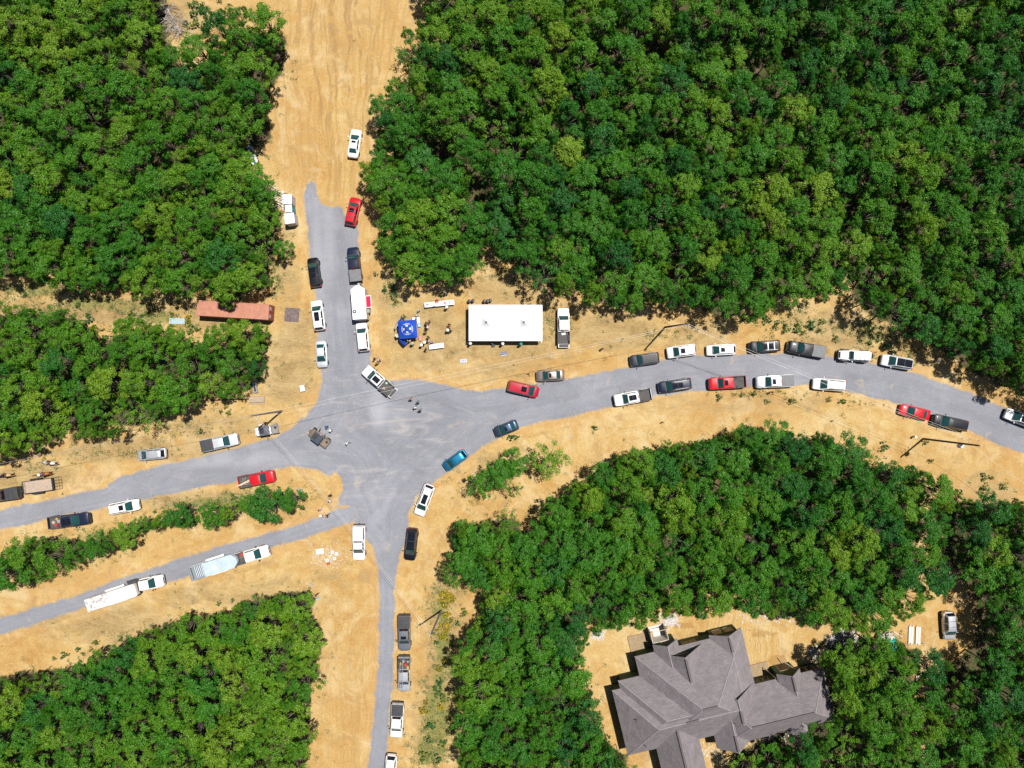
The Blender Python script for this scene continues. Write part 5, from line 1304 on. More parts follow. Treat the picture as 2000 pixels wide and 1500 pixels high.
for side in range(4):
    m = MB()
    def patchp(s0, s1, d0, d1): m.add([on_slope(side, s0, d1), on_slope(side, s1, d1), on_slope(side, s1, d0), on_slope(side, s0, d0)], [(0, 1, 2, 3)])
    # emblem: a round head with two prongs and a notch
    for (s0, s1, d0, d1) in ((-.16, -.04, .40, .62), (.03, .17, .42, .58), (-.10, .12, .55, .64), (-.05, .05, .36, .46), (.08, .20, .56, .66)): patchp(s0, s1, d0, d1)
    x = -.50
    while x < .48:
        w_ = GLY.uniform(.035, .07); patchp(x, x + w_ * .8, .745, .82); x += w_ + .012
    x = -.32
    while x < .30:
        w_ = GLY.uniform(.03, .06); patchp(x, x + w_ * .8, .855, .92); x += w_ + .012
    patchp(-.62, -.1, .715, .73); patchp(.1, .62, .715, .73)
    m.build("print", PRINT, top)
for x, y in cs:
    m = MB(); m.tube((x * .97, y * .97, 0), (x * .97, y * .97, 2.15), .025, n=6); m.box((x * .97, y * .97, .02), (.14, .14, .04)); m.build("leg", POLE, can)

# ------------------------------------------------------------------ small objects around the canopies
def table(u0, v0, u1, v1, wd, label, z=.74):
    a = P(u0, v0, z); b = P(u1, v1, z); c = (a + b) / 2; L = (b - a).length
    o = thing("folding_table", label, "table", (c.x, c.y, 0), math.atan2((b - a).y, (b - a).x))
    m = MB(); m.box((0, 0, z - .02), (L, wd, .045)); m.build("tabletop", mat("table_white", (.80, .80, .80), .5), o, bevel=.012)
    for x in (-L / 2 + .25, L / 2 - .25):
        for y in (-wd / 2 + .1, wd / 2 - .1):
            m = MB(); m.tube((x, y, 0), (x, y, z - .045), .018, n=6); m.build("leg", TRIM, o)
    return o
T1 = table(829, 596, 858, 593, .80, "white folding table next to the pale cooler, western half of the long pair")
T1b = table(858.3, 593, 887, 590, .80, "white folding table, the eastern half of the long pair near the wood")
T2 = table(838, 678, 867, 674, .78, "single white folding table south of the blue canopy")
def on_table(o, x, y): return Matrix.LocRotScale(o.location, o.rotation_euler, o.scale) @ Vector((x, y, .745))
PAPER = mat("paper", (.72, .70, .68), .7); PINK = mat("printed_red", (.55, .12, .12), .6); INK = mat("blue_print", (.18, .22, .42), .6)
for k, (o, x, y, sx, sy, h, mt, nm, lab) in enumerate([
    (T1, -.75, .02, .5, .34, .03, GREYPL, "tray", "flat grey tray at the western end of the long table pair"), (T1, -.95, -.25, .22, .2, .12, WHITEPL, "small_box", "small white box at the table corner beside the grey tray"),
    (T1, .35, -.30, .5, .12, .05, TEAL, "leaflet_stack", "teal leaflets along the edge of the western long table"), (T1, .85, .15, .24, .2, .05, PINK, "leaflet_stack", "red leaflets in the middle of the long table pair"),
    (T1b, -.95, .05, .3, .26, .04, PAPER, "paper_stack", "pale paper stack in the middle of the long table pair"), (T1b, -.30, .02, .26, .46, .06, PINK, "leaflet_stack", "tall red stack on the eastern long table"),
    (T1b, .45, .08, .32, .32, .025, GREYPL, "tray", "square grey-rimmed tray on the eastern long table"), (T1b, 1.0, .12, .10, .10, .12, GREYPL, "cup", "small grey cup at the eastern end of the long table pair"),
    (T2, -.25, -.05, .34, .14, .03, INK, "leaflet_stack", "blue printed leaflets on the single white table"), (T2, .35, .05, .18, .22, .03, INK, "leaflet_stack", "second blue pile nearer the tent on the single white table"), (T2, -.95, .1, .2, .2, .02, PAPER, "paper_stack", "pale papers at the western end of the single table")]):
    m = MB(); m.box((0, 0, h / 2), (sx, sy, h)); m.box((sx * .06, sy * .05, h + .004), (sx * .8, sy * .8, .008), rz=.1); o_ = m.build(nm, mt, None, loc=on_table(o, x, y), rot=(0, 0, o.rotation_euler.z + .1 * (k % 3 - 1)))
    tag(o_, lab, "tray" if nm == "tray" else ("box" if "box" in nm else ("cup" if nm == "cup" else "papers")))

def cooler(u, v, L, W, H, rz, body, lidm, label, name="cooler", cat="cooler"):
    p = P(u, v, H); o = thing(name, label, cat, (p.x, p.y, 0), rz)
    m = MB(); m.box((0, 0, H * .42), (L, W, H * .84)); m.build("body", body, o, bevel=.04)
    m = MB(); m.box((0, 0, H * .92), (L * 1.03, W * 1.04, H * .15)); k = m.build("lid", lidm, o, bevel=.03)
    m = MB()
    for s in (-1, 1): m.box((s * (L / 2 + .03), 0, H * .7), (.04, W * .5, .05))
    m.build("handle", TRIM, o); return o
cooler(817, 626, 1.05, .46, .45, R(96), WHITEPL, WHITEPL, "long white cooler standing between the blue canopy and the people")
cooler(818.5, 634.5, .62, .42, .45, R(96), BLUEPL, mat("light_blue_lid", (.30, .55, .78), .5), "light blue cooler end to end with the long white cooler")
cooler(820.7, 661, .72, .42, .40, R(95), REDPL, mat("coral_lid", (.72, .22, .20), .5), "coral red cooler by the southeastern leg of the blue canopy")
cooler(813.6, 615.2, .45, .38, .6, R(80), GREYPL, GREYPL, "grey bin at the northern end of the long white cooler", "storage_bin", "bin")
cooler(807.5, 622.5, .42, .40, .7, R(5), WHITEPL, WHITEPL, "white drink barrel against the north edge of the blue canopy", "drink_barrel", "barrel")
cooler(811, 621, .26, .3, .5, R(5), YELLOW, YELLOW, "small yellow drink keg beside the white barrel", "drink_keg", "keg")
def banner(u, v, L, rz, colr, label):
    p = P(u, v, 1.0); o = thing("feather_sign", label, "sign", (p.x, p.y, 0), rz)
    m = MB(); m.box((0, 0, 1.05), (L, .05, 1.5), rx=.30); m.build("sign_panel", colr, o)
    m = MB(); m.box((.05, -.034, 1.1), (L * .7, .012, .7), rx=.30); m.build("print", PRINT, o)
    m = MB()
    for s in (-1, 1): m.tube((s * L * .42, -.28, 0), (s * L * .42, .16, 1.5), .018, n=5); m.tube((s * L * .42, .42, 0), (s * L * .42, .16, 1.5), .018, n=5)
    m.build("leg", POLE, o)
banner(782, 624.5, 1.0, R(50), BLUEF, "blue-backed display board leaning at the canopy's northwestern corner")
banner(774, 637, .95, R(62), WHITEPL, "white display board standing along the canopy's western side")
banner(788, 668, 1.25, R(-48), BLUEF, "blue and white display board at the canopy's southwestern corner")
banner(777, 655.5, .6, R(-60), WHITEPL, "narrow white board by the canopy's southwestern leg")

for k, (u, v, lab) in enumerate([(916.2, 588, "black bin nearest the tent's northwestern corner"), (923.6, 587, "black bin second from the tent's northwestern corner"), (946, 588, "black bin at the western end of the row of three"), (952.5, 587.8, "black bin in the middle of the row of three"), (957.5, 586.3, "black bin at the eastern end of the row of three")]):
    p = P(u, v, .8); o = thing("trash_bin", lab, "trash bin", (p.x, p.y, 0), k * .7, "black bins behind the tent")
    m = MB(); m.lathe([(.20, .0), (.26, .74), (.28, .76), (.28, .80), (.245, .80), (.235, .45)], n=18); m.build("bin_body", mat("bin_plastic", (.045, .047, .05), .6), o)
    m = MB(); m.lathe([(.22, .72), (.20, .735), (.05, .745)], n=14); m.build("bin_liner", mat("bin_bag", (.015, .015, .016), .35), o)
    for s in (-1, 1):
        m = MB(); m.box((s * .29, 0, .68), (.05, .14, .04)); m.build("handle", TRIM, o)

def yard_panel(u, v, rz, label, c1):
    p = P(u, v, .03); m = MB(); m.box((0, 0, .03), (1.15, .62, .03)); m2 = [(-.35, .18), (.0, .28), (.34, .18)]
    o = thing("sign_board", label, "sign", (p.x, p.y, 0), rz); m.build("board", c1, o)
    for x, w_ in m2:
        q = MB(); q.box((x, .06, .049), (w_ * .6, .26, .006)); q.build("print", GREYPL if c1.name == 'dark_board' else INK, o)
    q = MB(); q.box((0, -.24, .049), (1.0, .06, .006)); q.build("print", PRINT if c1.name == 'dark_board' else INK, o)
yard_panel(905, 705, R(8), "pale grey board lying on the grass west of its dark twin", mat("grey_board", (.50, .49, .52), .6, vary=.2))
yard_panel(984.5, 691, R(8), "dark board lying on the grass below the tent", mat("dark_board", (.10, .11, .19), .6, vary=.3))

# shipping container
z = 2.6; a = P(384.5, 601, z); b = P(525, 609.5, z); c = (a + b) / 2; L = (b - a).length; wd = 2.44
o = thing("shipping_container", "rust red shipping container half hidden under oak branches", "container", (c.x, c.y, 0), math.atan2((b - a).y, (b - a).x))
RUSTY = mat("rust_red_steel", (.43, .19, .125), .7, vary=.16, vscale=1.2); RUSTD = mat("dark_rust_steel", (.24, .065, .045), .7, vary=.2)
m = MB(); n = 52; top = []
m.box((0, 0, 1.35), (L, wd, 2.42)); m.build("body", RUSTD, o)
m = MB()
for i in range(n): m.box((-L / 2 + (i + .5) * L / n, 0, 2.575), (L / n * .62, wd - .12, .05))
m.box((0, 0, 2.56), (L - .1, wd - .1, .03)); m.build("roof", RUSTY, o)
m = MB()
for s in (-1, 1): m.box((0, s * (wd / 2 - .04), 2.575), (L, .09, .09)); m.box((s * (L / 2 - .04), 0, 2.575), (.09, wd - .19, .088)); m.box((0, s * (wd / 2 - .04), .12), (L, .09, .16))
for i in range(n):
    for s in (-1, 1): m.box((-L / 2 + (i + .5) * L / n, s * (wd / 2 + .012), 1.35), (L / n * .5, .03, 2.3))
m.build("frame", RUSTY, o)
for s in (-1, 1):
    m = MB(); m.box((L / 2 + .012, s * wd / 4, 1.35), (.03, wd / 2 - .08, 2.3)); d = m.build("door", mat("door_maroon", (.27, .05, .055), .6, vary=.15), o)
    m = MB()
    for k_ in (-.28, .28): m.tube((L / 2 + .06, s * wd / 4 + k_, .25), (L / 2 + .06, s * wd / 4 + k_, 2.45), .02, n=6)
    m.build("lock_bar", STEEL, d)
    m = MB()
    for zz, w_ in ((2.2, .7), (1.95, .55), (1.7, .62)): m.box((L / 2 + .03, s * wd / 4, zz), (.008, w_, .10))
    m.build("marking", PRINT, d)

def slab(u, v, sx, sy, sz, rz, name, label, cat, mt, extra=None, z0=0.0, bevel=0):
    p = P(u, v, z0 + sz); m = MB(); m.box((0, 0, sz / 2 + z0), (sx, sy, sz))
    if extra: extra(m)
    o_ = m.build(name, mt, None, loc=(p.x, p.y, 0), rot=(0, 0, rz), bevel=bevel); return tag(o_, label, cat)
PLATE = mat("rusty_plate", (.150, .110, .105), .65, .2, vary=.5, vscale=2.2)
slab(570, 615, 2.35, 2.25, .03, R(-4), "steel_plate", "rusty square steel plate lying flat by the container doors", "plate", PLATE, z0=.02)
def corr(m):
    for i in range(6): m.box((0, -.38 + i * .15, .115), (2.5, .05, .03))
slab(345.5, 627, 2.52, .95, .05, R(0), "roofing_sheet", "pale blue corrugated roofing sheet on the weeds west of the container", "metal sheet", mat("blue_sheet", (.42, .57, .63), .45, .2), corr, z0=.05)
o = thing("lumber_stack", "stack of brown planks at the edge of the southern wood corner", "lumber", P(500, 781, .5) * 1.0, R(3)); o.location.z = 0
for j in range(3):
    m = MB()
    for i in range(6 - j): m.box((.02 * (i % 3), -.42 + i * .165 + j * .06, .1 + j * .12), (2.5 - .12 * (i % 2), .15, .10))
    m.build("plank_layer", WOOD, o)
for s in (-.85, .85):
    m = MB(); m.box((0, s * .72, .06), (2.55, .13, .10)); m.build("loose_plank", WOOD, o)
m = MB(); m.tube((0, 0, .10), (6.5, .25, .10), .11, n=10); p = P(412, 782, .1); o = m.build("drain_pipe", mat("black_pipe", (.03, .032, .04), .5), None, loc=(p.x, p.y, 0)); tag(o, "long black pipe running from the plank stack in under the trees", "pipe")
p = P(497.5, 757, .5); o = thing("generator", "dark grey generator box at the wood edge above the plank stack", "generator", (p.x, p.y, 0), R(-78))
m = MB(); m.box((0, 0, .32), (1.75, .55, .5)); m.build("body", GREYPL, o, bevel=.04)
m = MB(); m.box((.2, 0, .585), (.9, .3, .03)); m.build("top_panel", TRIM, o)
m = MB(); m.box((-.95, .3, .12), (.7, .4, .2)); m.build("base_plate", PAPER, o)
p = P(590, 758.5, .5); o = thing("storage_box", "white lidded box alone on the sand west of the crossroads", "box", (p.x, p.y, 0), R(100))
m = MB(); m.box((0, 0, .22), (.95, .66, .42)); m.build("body", WHITEPL, o, bevel=.05); m = MB(); m.box((0, 0, .46), (1.0, .72, .09)); m.build("lid", WHITEPL, o, bevel=.03); m = MB(); m.box((-.1, .40, .3), (.3, .08, .1)); m.build("latch", TRIM, o)

# portable toilets
def toilet(u, v, w_, d_, label, side, lean=0.0):
    z = 2.35; p = P(u, v, z); o = thing("portable_toilet", label, "portable toilet", (p.x, p.y, 0), lean)
    m = MB(); m.box((0, 0, 1.08), (w_, d_, 2.1)); m.build("cabin", side, o, bevel=.03)
    m = MB(); m.patch((-w_ / 2 - .04, -d_ / 2 - .04, 2.13), (w_ / 2 + .04, -d_ / 2 - .04, 2.13), (w_ / 2 + .04, d_ / 2 + .04, 2.13), (-w_ / 2 - .04, d_ / 2 + .04, 2.13), bow=.16, n=8, m=8); m.box((0, 0, 2.11), (w_ + .08, d_ + .08, .05)); m.build("roof", WHITEPL, o, smooth=40)
    m = MB(); m.box((w_ / 2 + .012, 0, 1.02), (.03, d_ * .66, 1.9)); k = m.build("door", side, o)
    m = MB(); m.box((w_ / 2 + .04, d_ * .25, 1.0), (.03, .06, .16)); m.build("handle", TRIM, k)
    m = MB(); m.tube((-w_ / 2 + .16, d_ / 2 - .16, 2.1), (-w_ / 2 + .16, d_ / 2 - .16, 2.48), .05, n=8); m.build("vent_pipe", WHITEPL, o)
GREYSIDE = mat("grey_plastic_wall", (.44, .43, .46), .6)
toilet(560.6, 388, 1.21, 1.46, "large grey-walled portable toilet nearest the wide dirt track", GREYSIDE, R(1))
toilet(562.4, 406.4, 1.02, 1.10, "teal-walled portable toilet between the two larger grey ones", TEAL, R(4))
toilet(564.1, 425.8, 1.50, 1.60, "large grey-walled portable toilet at the southern end of the row", GREYSIDE, R(8))
m = MB(); m.box((0, 0, .06), (.22, 3.0, .12)); p = P(552, 391, .1); tag(m.build("white_timber", WHITEPL, None, loc=(p.x, p.y, 0)), "white beam on the ground along the toilets' western side", "beam")
rg = random.Random(8); m = MB()
for i in range(30): 
    a = Vector((rg.uniform(-.7, .9), rg.uniform(-1.9, 1.9), .05 + .02 * i)); m.box(a, (rg.uniform(.7, 1.7), .09, .05), rz=rg.uniform(-.5, .5))
p = P(542, 388, .3); tag(m.build("scrap_lumber", mat("bleached_lumber", (.60, .52, .44), .85, vary=.25), None, loc=(p.x, p.y, 0)), "heap of bleached scrap boards between the trees and the toilets", "scrap wood")
m = MB()
for i in range(22): m.box((rg.uniform(-.8, .8), rg.uniform(-.5, .5), .05 + .02 * i), (rg.uniform(.3, .9), .08, .06), rz=rg.uniform(0, 3.1))
p = P(546, 415, .3); tag(m.build("firewood_heap", mat("orange_wood", (.46, .27, .13), .85, vary=.3), None, loc=(p.x, p.y, 0)), "small heap of orange broken wood beside the teal toilet", "firewood")

# septic work site
for k, (u, v, lab) in enumerate([(649, 1078.5, "riser lid at the northern point of the septic group"), (656.7, 1082.2, "riser lid at the eastern point of the septic group"), (653.2, 1091, "riser lid at the southeastern point of the septic group"), (639, 1094.5, "riser lid nearest the red can")]):
    p = P(u, v, .15); o = thing("septic_lid", "white ring-shaped " + lab, "septic lid", (p.x, p.y, 0), k, "septic riser lids")
    m = MB(); m.lathe([(.26, 0), (.27, .12), (.25, .15), (.13, .155), (.12, .10)], n=20); m.build("riser_ring", WHITEPL, o); m = MB(); m.lathe([(.115, .08), (.115, .14), (.05, .15)], n=14); m.build("lid", GREYPL, o)
slab(624.5, 1077, 1.2, .85, .12, R(6), "concrete_pad", "white rectangular pad next to the septic lids", "pad", WHITEPL, bevel=.03)
slab(645, 1086, .55, .3, .08, R(40), "cream_sack", "cream sack lying among the septic lids", "sack", mat("cream_cloth", (.66, .56, .38), .8), bevel=.03)
cooler(641, 1101.5, .45, .3, .35, R(30), REDPL, REDPL, "red fuel can by the septic lids", "fuel_can", "fuel can")
def stones(name, label, spots, n, sz, colr, seed):
    rs = np.random.default_rng(seed); V = []; F = []
    base = np.array([(-1, -1, 0), (1, -1, 0), (1, 1, 0), (-1, 1, 0), (-.6, -.6, 1), (.6, -.6, 1), (.6, .6, 1), (-.6, .6, 1)], float); fb = [(0, 1, 5, 4), (1, 2, 6, 5), (2, 3, 7, 6), (3, 0, 4, 7), (4, 5, 6, 7)]
    for u, v, ru, rv, wt in spots:
        for i in range(int(n * wt)):
            q = rs.normal(size=2) * .5; p = P(u + q[0] * ru, v + q[1] * rv, 0); a = rs.uniform(0, 6.3); s = rs.uniform(*sz); c, sn = math.cos(a), math.sin(a)
            b = base * np.array([s, s * rs.uniform(.5, 1), s * rs.uniform(.5, 1)]) + rs.normal(size=(8, 3)) * s * .12
            b = np.stack([b[:, 0] * c - b[:, 1] * sn + p.x, b[:, 0] * sn + b[:, 1] * c + p.y, np.maximum(b[:, 2], 0.004)], 1)
            o_ = len(V) * 8; V.append(b); F += [[j + o_ for j in f] for f in fb]
    tag(link(name, arr_mesh(name, np.concatenate(V), np.array(F), colr)), label, name, None, "stuff")
STONE = mat("pale_stone", (.50, .47, .45), .9, vary=.3, vscale=3)
stones("gravel_patch", "thin scatter of pale gravel around the septic lids", [(642, 1087, 40, 26, 1)], 420, (.03, .08), STONE, 3)
stones("rubble", "pale building rubble on the ground around the grey house", [(1652, 1236, 24, 22, 1), (1630, 1250, 20, 14, .5), (1590, 1277, 16, 14, .4), (1308, 1209, 18, 16, 1.1), (1168, 1240, 16, 12, .5), (1480, 1438, 50, 14, .5), (1385, 1468, 40, 20, .3), (1500, 1205, 60, 14, .35)], 320, (.05, .16), STONE, 5)

# building materials by the house
for k, (u, v, lab) in enumerate([(1665, 1249, "stone crate closest to the rubble heap"), (1690, 1250, "shadowed stone crate second from the rubble heap"), (1722, 1244, "stone crate third from the rubble heap"), (1739, 1243, "stone crate nearest the green tarpaulin")]):
    p = P(u, v, .8); o = thing("stone_crate", "wire " + lab, "crate", (p.x, p.y, 0), R(-22 + 6 * k))
    m = MB(); m.box((0, 0, .07), (1.25, 1.15, .12)); m.build("pallet", WOOD, o)
    m = MB()
    for i in range(34): m.box((rg.uniform(-.5, .5), rg.uniform(-.45, .45), rg.uniform(.3, .85)), (rg.uniform(.2, .4), rg.uniform(.2, .3), .2), rz=rg.uniform(0, 3))
    m.build("stone_load", STONE, o)
    m = MB()
    for i in range(6):
        for s in (-1, 1): m.tube((-.6 + i * .24, s * .56, .12), (-.6 + i * .24, s * .56, .95), .015, n=4); m.tube((s * .62, -.55 + i * .22, .12), (s * .62, -.55 + i * .22, .95), .015, n=4)
    m.build("wire_cage", TRIM, o)
m = MB(); V = []; n = 14
for j in range(n + 1):
    for i in range(n + 1): V.append((-.9 + 1.8 * i / n, -1.2 + 2.4 * j / n, .12 + .55 * math.exp(-((i - 7) / 5) ** 2 - ((j - 7) / 6) ** 2) + rg.uniform(0, .12)))
m.add(V, [(j * (n + 1) + i, j * (n + 1) + i + 1, (j + 1) * (n + 1) + i + 1, (j + 1) * (n + 1) + i) for j in range(n) for i in range(n)]); p = P(1744, 1260, .4)
tag(m.build("tarpaulin", mat("green_tarp", (.01, .28, .20), .3), None, loc=(p.x, p.y, 0), rot=(0, 0, .3)), "crumpled glossy green tarpaulin over materials at the grove's edge", "tarpaulin")
for k, (u, lab) in enumerate([(1781, "western one of two bundles"), (1795, "eastern one of two bundles")]):
    p = P(u, 1241, .4); o = thing("plank_bundle", f"white plank bundle on the dirt drive, {lab}", "planks", (p.x, p.y, 0), R(88))
    for j in range(4):
        m = MB(); m.box((rg.uniform(-.15, .15), -.30 + j * .2, .12), (2.9, .17, .14 + .05 * (j % 2))); m.build("plank", mat("primed_plank", (.66, .60, .58), .7, vary=.12), o)
m = MB(); m.box((0, 0, .06), (1.6, .16, .07)); p = P(1754, 1239, .1); tag(m.build("timber", mat("pinkish_timber", (.62, .50, .48), .8), None, loc=(p.x, p.y, 0), rot=(0, 0, R(-32))), "loose pale timber between the green tarpaulin and the planks", "timber")
m = MB(); m.box((0, 0, .1), (1.3, .5, .2)); m.box((.1, .1, .24), (1.0, .4, .1), rz=.3); p = P(1793, 1327, .3); tag(m.build("board_pile", mat("primed_plank2", (.70, .62, .60), .7, vary=.15), None, loc=(p.x, p.y, 0), rot=(0, 0, R(75))), "short pale board pile showing through the grove", "boards")
m = MB(); n = 10; V = [(-.7 + 1.4 * i / n, -.5 + 1.0 * j / n, .05 + .35 * math.exp(-((i - 5) / 3.5) ** 2 - ((j - 5) / 3.5) ** 2) + rg.uniform(0, .1)) for j in range(n + 1) for i in range(n + 1)]
m.add(V, [(j * (n + 1) + i, j * (n + 1) + i + 1, (j + 1) * (n + 1) + i + 1, (j + 1) * (n + 1) + i) for j in range(n) for i in range(n)]); p = P(1306, 1192, .2)
tag(m.build("red_sheet", mat("red_orange_sheet", (.62, .10, .05), .6), None, loc=(p.x, p.y, 0)), "crumpled red-orange sheet by the rubble north of the house", "sheet")
m = MB()
for a, b in (((0, 0), (2.0, .9)), ((2.0, .9), (3.0, -1.0)), ((0, 0), (.9, -1.9)), ((.9, -1.9), (3.0, -1.0))): m.tube((*a, .35), (*b, .35), .05, n=6)
for q in ((0, 0), (2, .9), (3, -1), (.9, -1.9)): m.tube((*q, 0), (*q, .4), .05, n=6)
p = P(1607, 1268, .3); tag(m.build("form_frame", WOOD, None, loc=(p.x, p.y, 0)), "square timber form frame in shade north of the grove", "frame")

# dumped things under the trees beside the wide dirt track
p = P(493, 303, .5); o = thing("junk_trailer", "small trailer heaped with white and blue junk under the western trees", "trailer", (p.x, p.y, 0), R(-68))
m = MB(); m.box((0, 0, .5), (3.2, 1.2, .08)); [m.box((0, s * .6, .66), (3.2, .05, .3)) for s in (-1, 1)]; m.tube((1.6, 0, .5), (2.4, 0, .45), .04, n=6); m.build("bed", TRIM, o)
m = MB()
for i in range(16): m.box((rg.uniform(-1.4, 1.4), rg.uniform(-.4, .4), rg.uniform(.6, .9)), (rg.uniform(.2, .7), rg.uniform(.2, .4), .2), rz=rg.uniform(0, 3))
m.build("junk", WHITEPL, o)
m = MB()
for i in range(6): m.box((rg.uniform(-1.4, 1.4), rg.uniform(-.4, .4), rg.uniform(.75, 1.0)), (rg.uniform(.2, .5), rg.uniform(.2, .3), .2), rz=rg.uniform(0, 3))
m.build("junk", BLUEPL, o)
tandem(o, (0,), .74, .3, .18)
m = MB(); m.lathe([(.30, .0), (.38, .2), (.30, .42), (.10, .5)], n=16); p = P(478, 289.5, .4); tag(m.build("beanbag", mat("hot_pink", (.75, .03, .30), .6), None, loc=(p.x, p.y, 0)), "hot pink cushion under the trees beside the junk trailer", "cushion")

# fallen dead tree in the northwest
p = P(336, 34, .4); o = thing("fallen_tree", "bleached dead tree lying on the bare bank in the far northwest", "tree", (p.x, p.y, 0), R(-60))
m = MB(); m.tube((-2.5, 0, .25), (2.5, .1, .35), .16, .07, 8); m.build("trunk", DEADWOOD, o)
m = MB()
for i in range(150):
    x = rg.uniform(-2.6, 3.0); a = Vector((x, 0, .3)); b = a + Vector((rg.uniform(-.9, 1.6), rg.uniform(-2.2, 2.2), rg.uniform(.1, 1.0))); c = b + Vector((rg.uniform(-.6, .8), rg.uniform(-.7, .7), rg.uniform(-.1, .4))); m.tube(a, b, .035, .02, 5); m.tube(b, c, .02, .008, 4)
m.build("branches", DEADWOOD, o)

# ------------------------------------------------------------------ utility poles and wires
PWOOD = mat("pole_wood", (.20, .165, .145), .85, vary=.25, vscale=3, rowscale=(6, 6, .6)); PDARK = mat("tarred_pole_wood", (.085, .058, .045), .85, vary=.25, vscale=3, rowscale=(6, 6, .6))
POLES = {}
def pole(key, base, top, h, label, m_, arms, side, tr=False):
    b = P(*base, 0); t = P(*top, h); o = thing("utility_pole", label, "utility pole", (b.x, b.y, 0)); d = t - b
    m = MB(); m.tube((0, 0, -.2), d, .17, .12, 12); m.build("shaft", m_, o)
    ins = []
    for f, L in arms:
        q = d * f; e = q + Vector((side[0] * L, side[1] * L, .12)); m = MB(); m.tube(q, e, .035, n=6); m.build("bracket", STEEL, o)
        m = MB(); m.lathe([(.05, 0), (.08, .05), (.05, .10), (.08, .15), (.05, .20), (.02, .24)], e, n=10); m.build("insulator", mat("porcelain", (.62, .60, .60), .3), o); ins.append(b + e + Vector((0, 0, .22)))
    if tr:
        m = MB(); q = d * .70 + Vector((side[0] * -.42, side[1] * -.42, 0)); m.lathe([(.26, -.45), (.30, -.42), (.30, .42), (.26, .46), (.08, .52)], q, n=18); m.build("transformer", mat("transformer_grey", (.60, .61, .62), .4), o)
        m = MB(); m.tube(q + Vector((.1, 0, .5)), q + Vector((.1, 0, .72)), .04, n=8); m.build("bushing", STEEL, o)
    ins.append(b + d * 1.0 + Vector((0, 0, .05))); POLES[key] = ins; return o
pole('A', (550, 803), (489, 812), 13.2, "weathered grey pole with three white brackets by the white-bonneted utility vehicle", PWOOD, ((.98, .55), (.90, .55), (.82, .55), (.74, .6)), (.10, -.99))
pole('B', (1299, 639), (1344, 632.5), 13.2, "dark bare pole on the dry grass east of the white tent", PDARK, ((.97, .3), (.90, .3)), (.1, -.9))
pole('C', (1803, 857), (1913, 870.5), 13.2, "dark pole with a grey transformer near the long black car", PDARK, ((.96, .8), (.82, .8), (.69, .8)), (.18, .98), True)
pole('D', (862, 1192), (841.5, 1240), 11.5, "slim brown pole beside the flowering strip and the grey pickup", PWOOD, ((.98, .25), (.9, .25)), (-.8, .2))
WIRE = mat("aluminium_wire", (.78, .76, .74), .5, .2); DWIRE = mat("grey_wire", (.30, .31, .36), .5, .2)
def wire(p, q, sag, label, grp, r=.028, m_=None, n=28):
    m = MB(); pts = []
    for i in range(n + 1):
        f = i / n; s = p.lerp(q, f); s.z -= sag * 4 * f * (1 - f); pts.append(s)
    m.path(pts, r, 5); tag(m.build("power_line", m_ or WIRE), label, "wire", grp)
A_, B_, C_, D_ = POLES['A'], POLES['B'], POLES['C'], POLES['D']
g_ = "wires over the crossroads"
wire(A_[4], B_[2], 1.6, "upper wire spanning the crossroads from grey pole to the dark bare pole", None, .013); wire(A_[2] + Vector((1.5, .3, -.6)), B_[1], 2.4, "lower wire spanning the crossroads towards the dark bare pole", None, .013)
off = Vector((0, 0, 0))
for k, (i, j) in enumerate(((2, 0), (1, 1), (0, 2))): wire(B_[i], C_[j], 1.8, "pale wire over the curving road between the dark pole and the transformer pole", "pale wires over the curving road", .013)
wire(A_[2], D_[0], 1.5, "thin wire from the third bracket of the grey pole to the slim pole", None, .013); wire(A_[3], D_[1], 1.5, "thin wire from the lowest bracket of the grey pole to the slim pole", None, .013)
W_ = P(-60, 917, 12.6); wire(A_[4], W_, 1.2, "grey wire running west along the wood edge from the grey pole", None, .018, DWIRE)
E_ = P(2100, 1010, 9); wire(C_[2], E_, .8, "thin wire running off east from the transformer pole", None, .016)
for u, v, z, lab, d in [(1075, 694.5, 10.9, "grey clamp box on the wires nearest the white tent", .5), (1133, 686.5, 11.2, "second clamp box on the wires, nearer the dark bare pole", .5)]:
    p = P(u, v, z); m = MB(); m.box((0, 0, 0), (.16, d, .16)); m.box((.22, .1, 0), (.5, .10, .10)); tag(m.build("line_clamp", GREYPL, None, loc=p, rot=(0, 0, R(-75))), lab, "clamp")
def post(u, v, h, r, label, m_, capm=None, name="marker_post"):
    p = P(u, v, h); o = thing(name, label, "post", (p.x, p.y, 0)); m = MB(); m.tube((0, 0, 0), (0, 0, h), r, n=10); m.build("shaft", m_, o)
    m = MB(); m.lathe([(r * 1.3, h - .05), (r * 1.35, h + .05), (r * .6, h + .10)], n=10); m.build("cap", capm or m_, o)
post(1177, 681, 1.1, .14, "short dark post on the verge under the wires", PDARK); post(1834.5, 704, 1.0, .15, "white-topped utility stub on bare soil north of the curving road", GREYPL, WHITEPL, "utility_stub")
post(1789, 853.5, .9, .14, "white-topped utility stub beside the transformer pole", GREYPL, WHITEPL, "utility_stub"); post(1628, 822, .6, .08, "thin grey stake on the south bank above the wood", GREYPL, None, "stake")
post(1295, 825, .8, .09, "dark stump post alone on the south bank", PDARK, None, "stump"); post(895, 1011, .7, .06, "short green stake above the broom bushes", mat("green_stake", (.03, .22, .12), .5), None, "stake")
for u, v, rz, lab in ((1087, 864, 1.2, "black strip lying on the sand west of its pale twin"), (1116, 853, 2.4, "grey strip pair lying on the sand south of the road")):
    m = MB(); m.box((0, 0, .03), (.6, .10, .05)); m.box((.1, .3, .03), (.5, .06, .05)); p = P(u, v, 0); tag(m.build("scrap_strip", PDARK if u < 1100 else GREYPL, None, loc=(p.x, p.y, 0), rot=(0, 0, rz)), lab, "scrap")
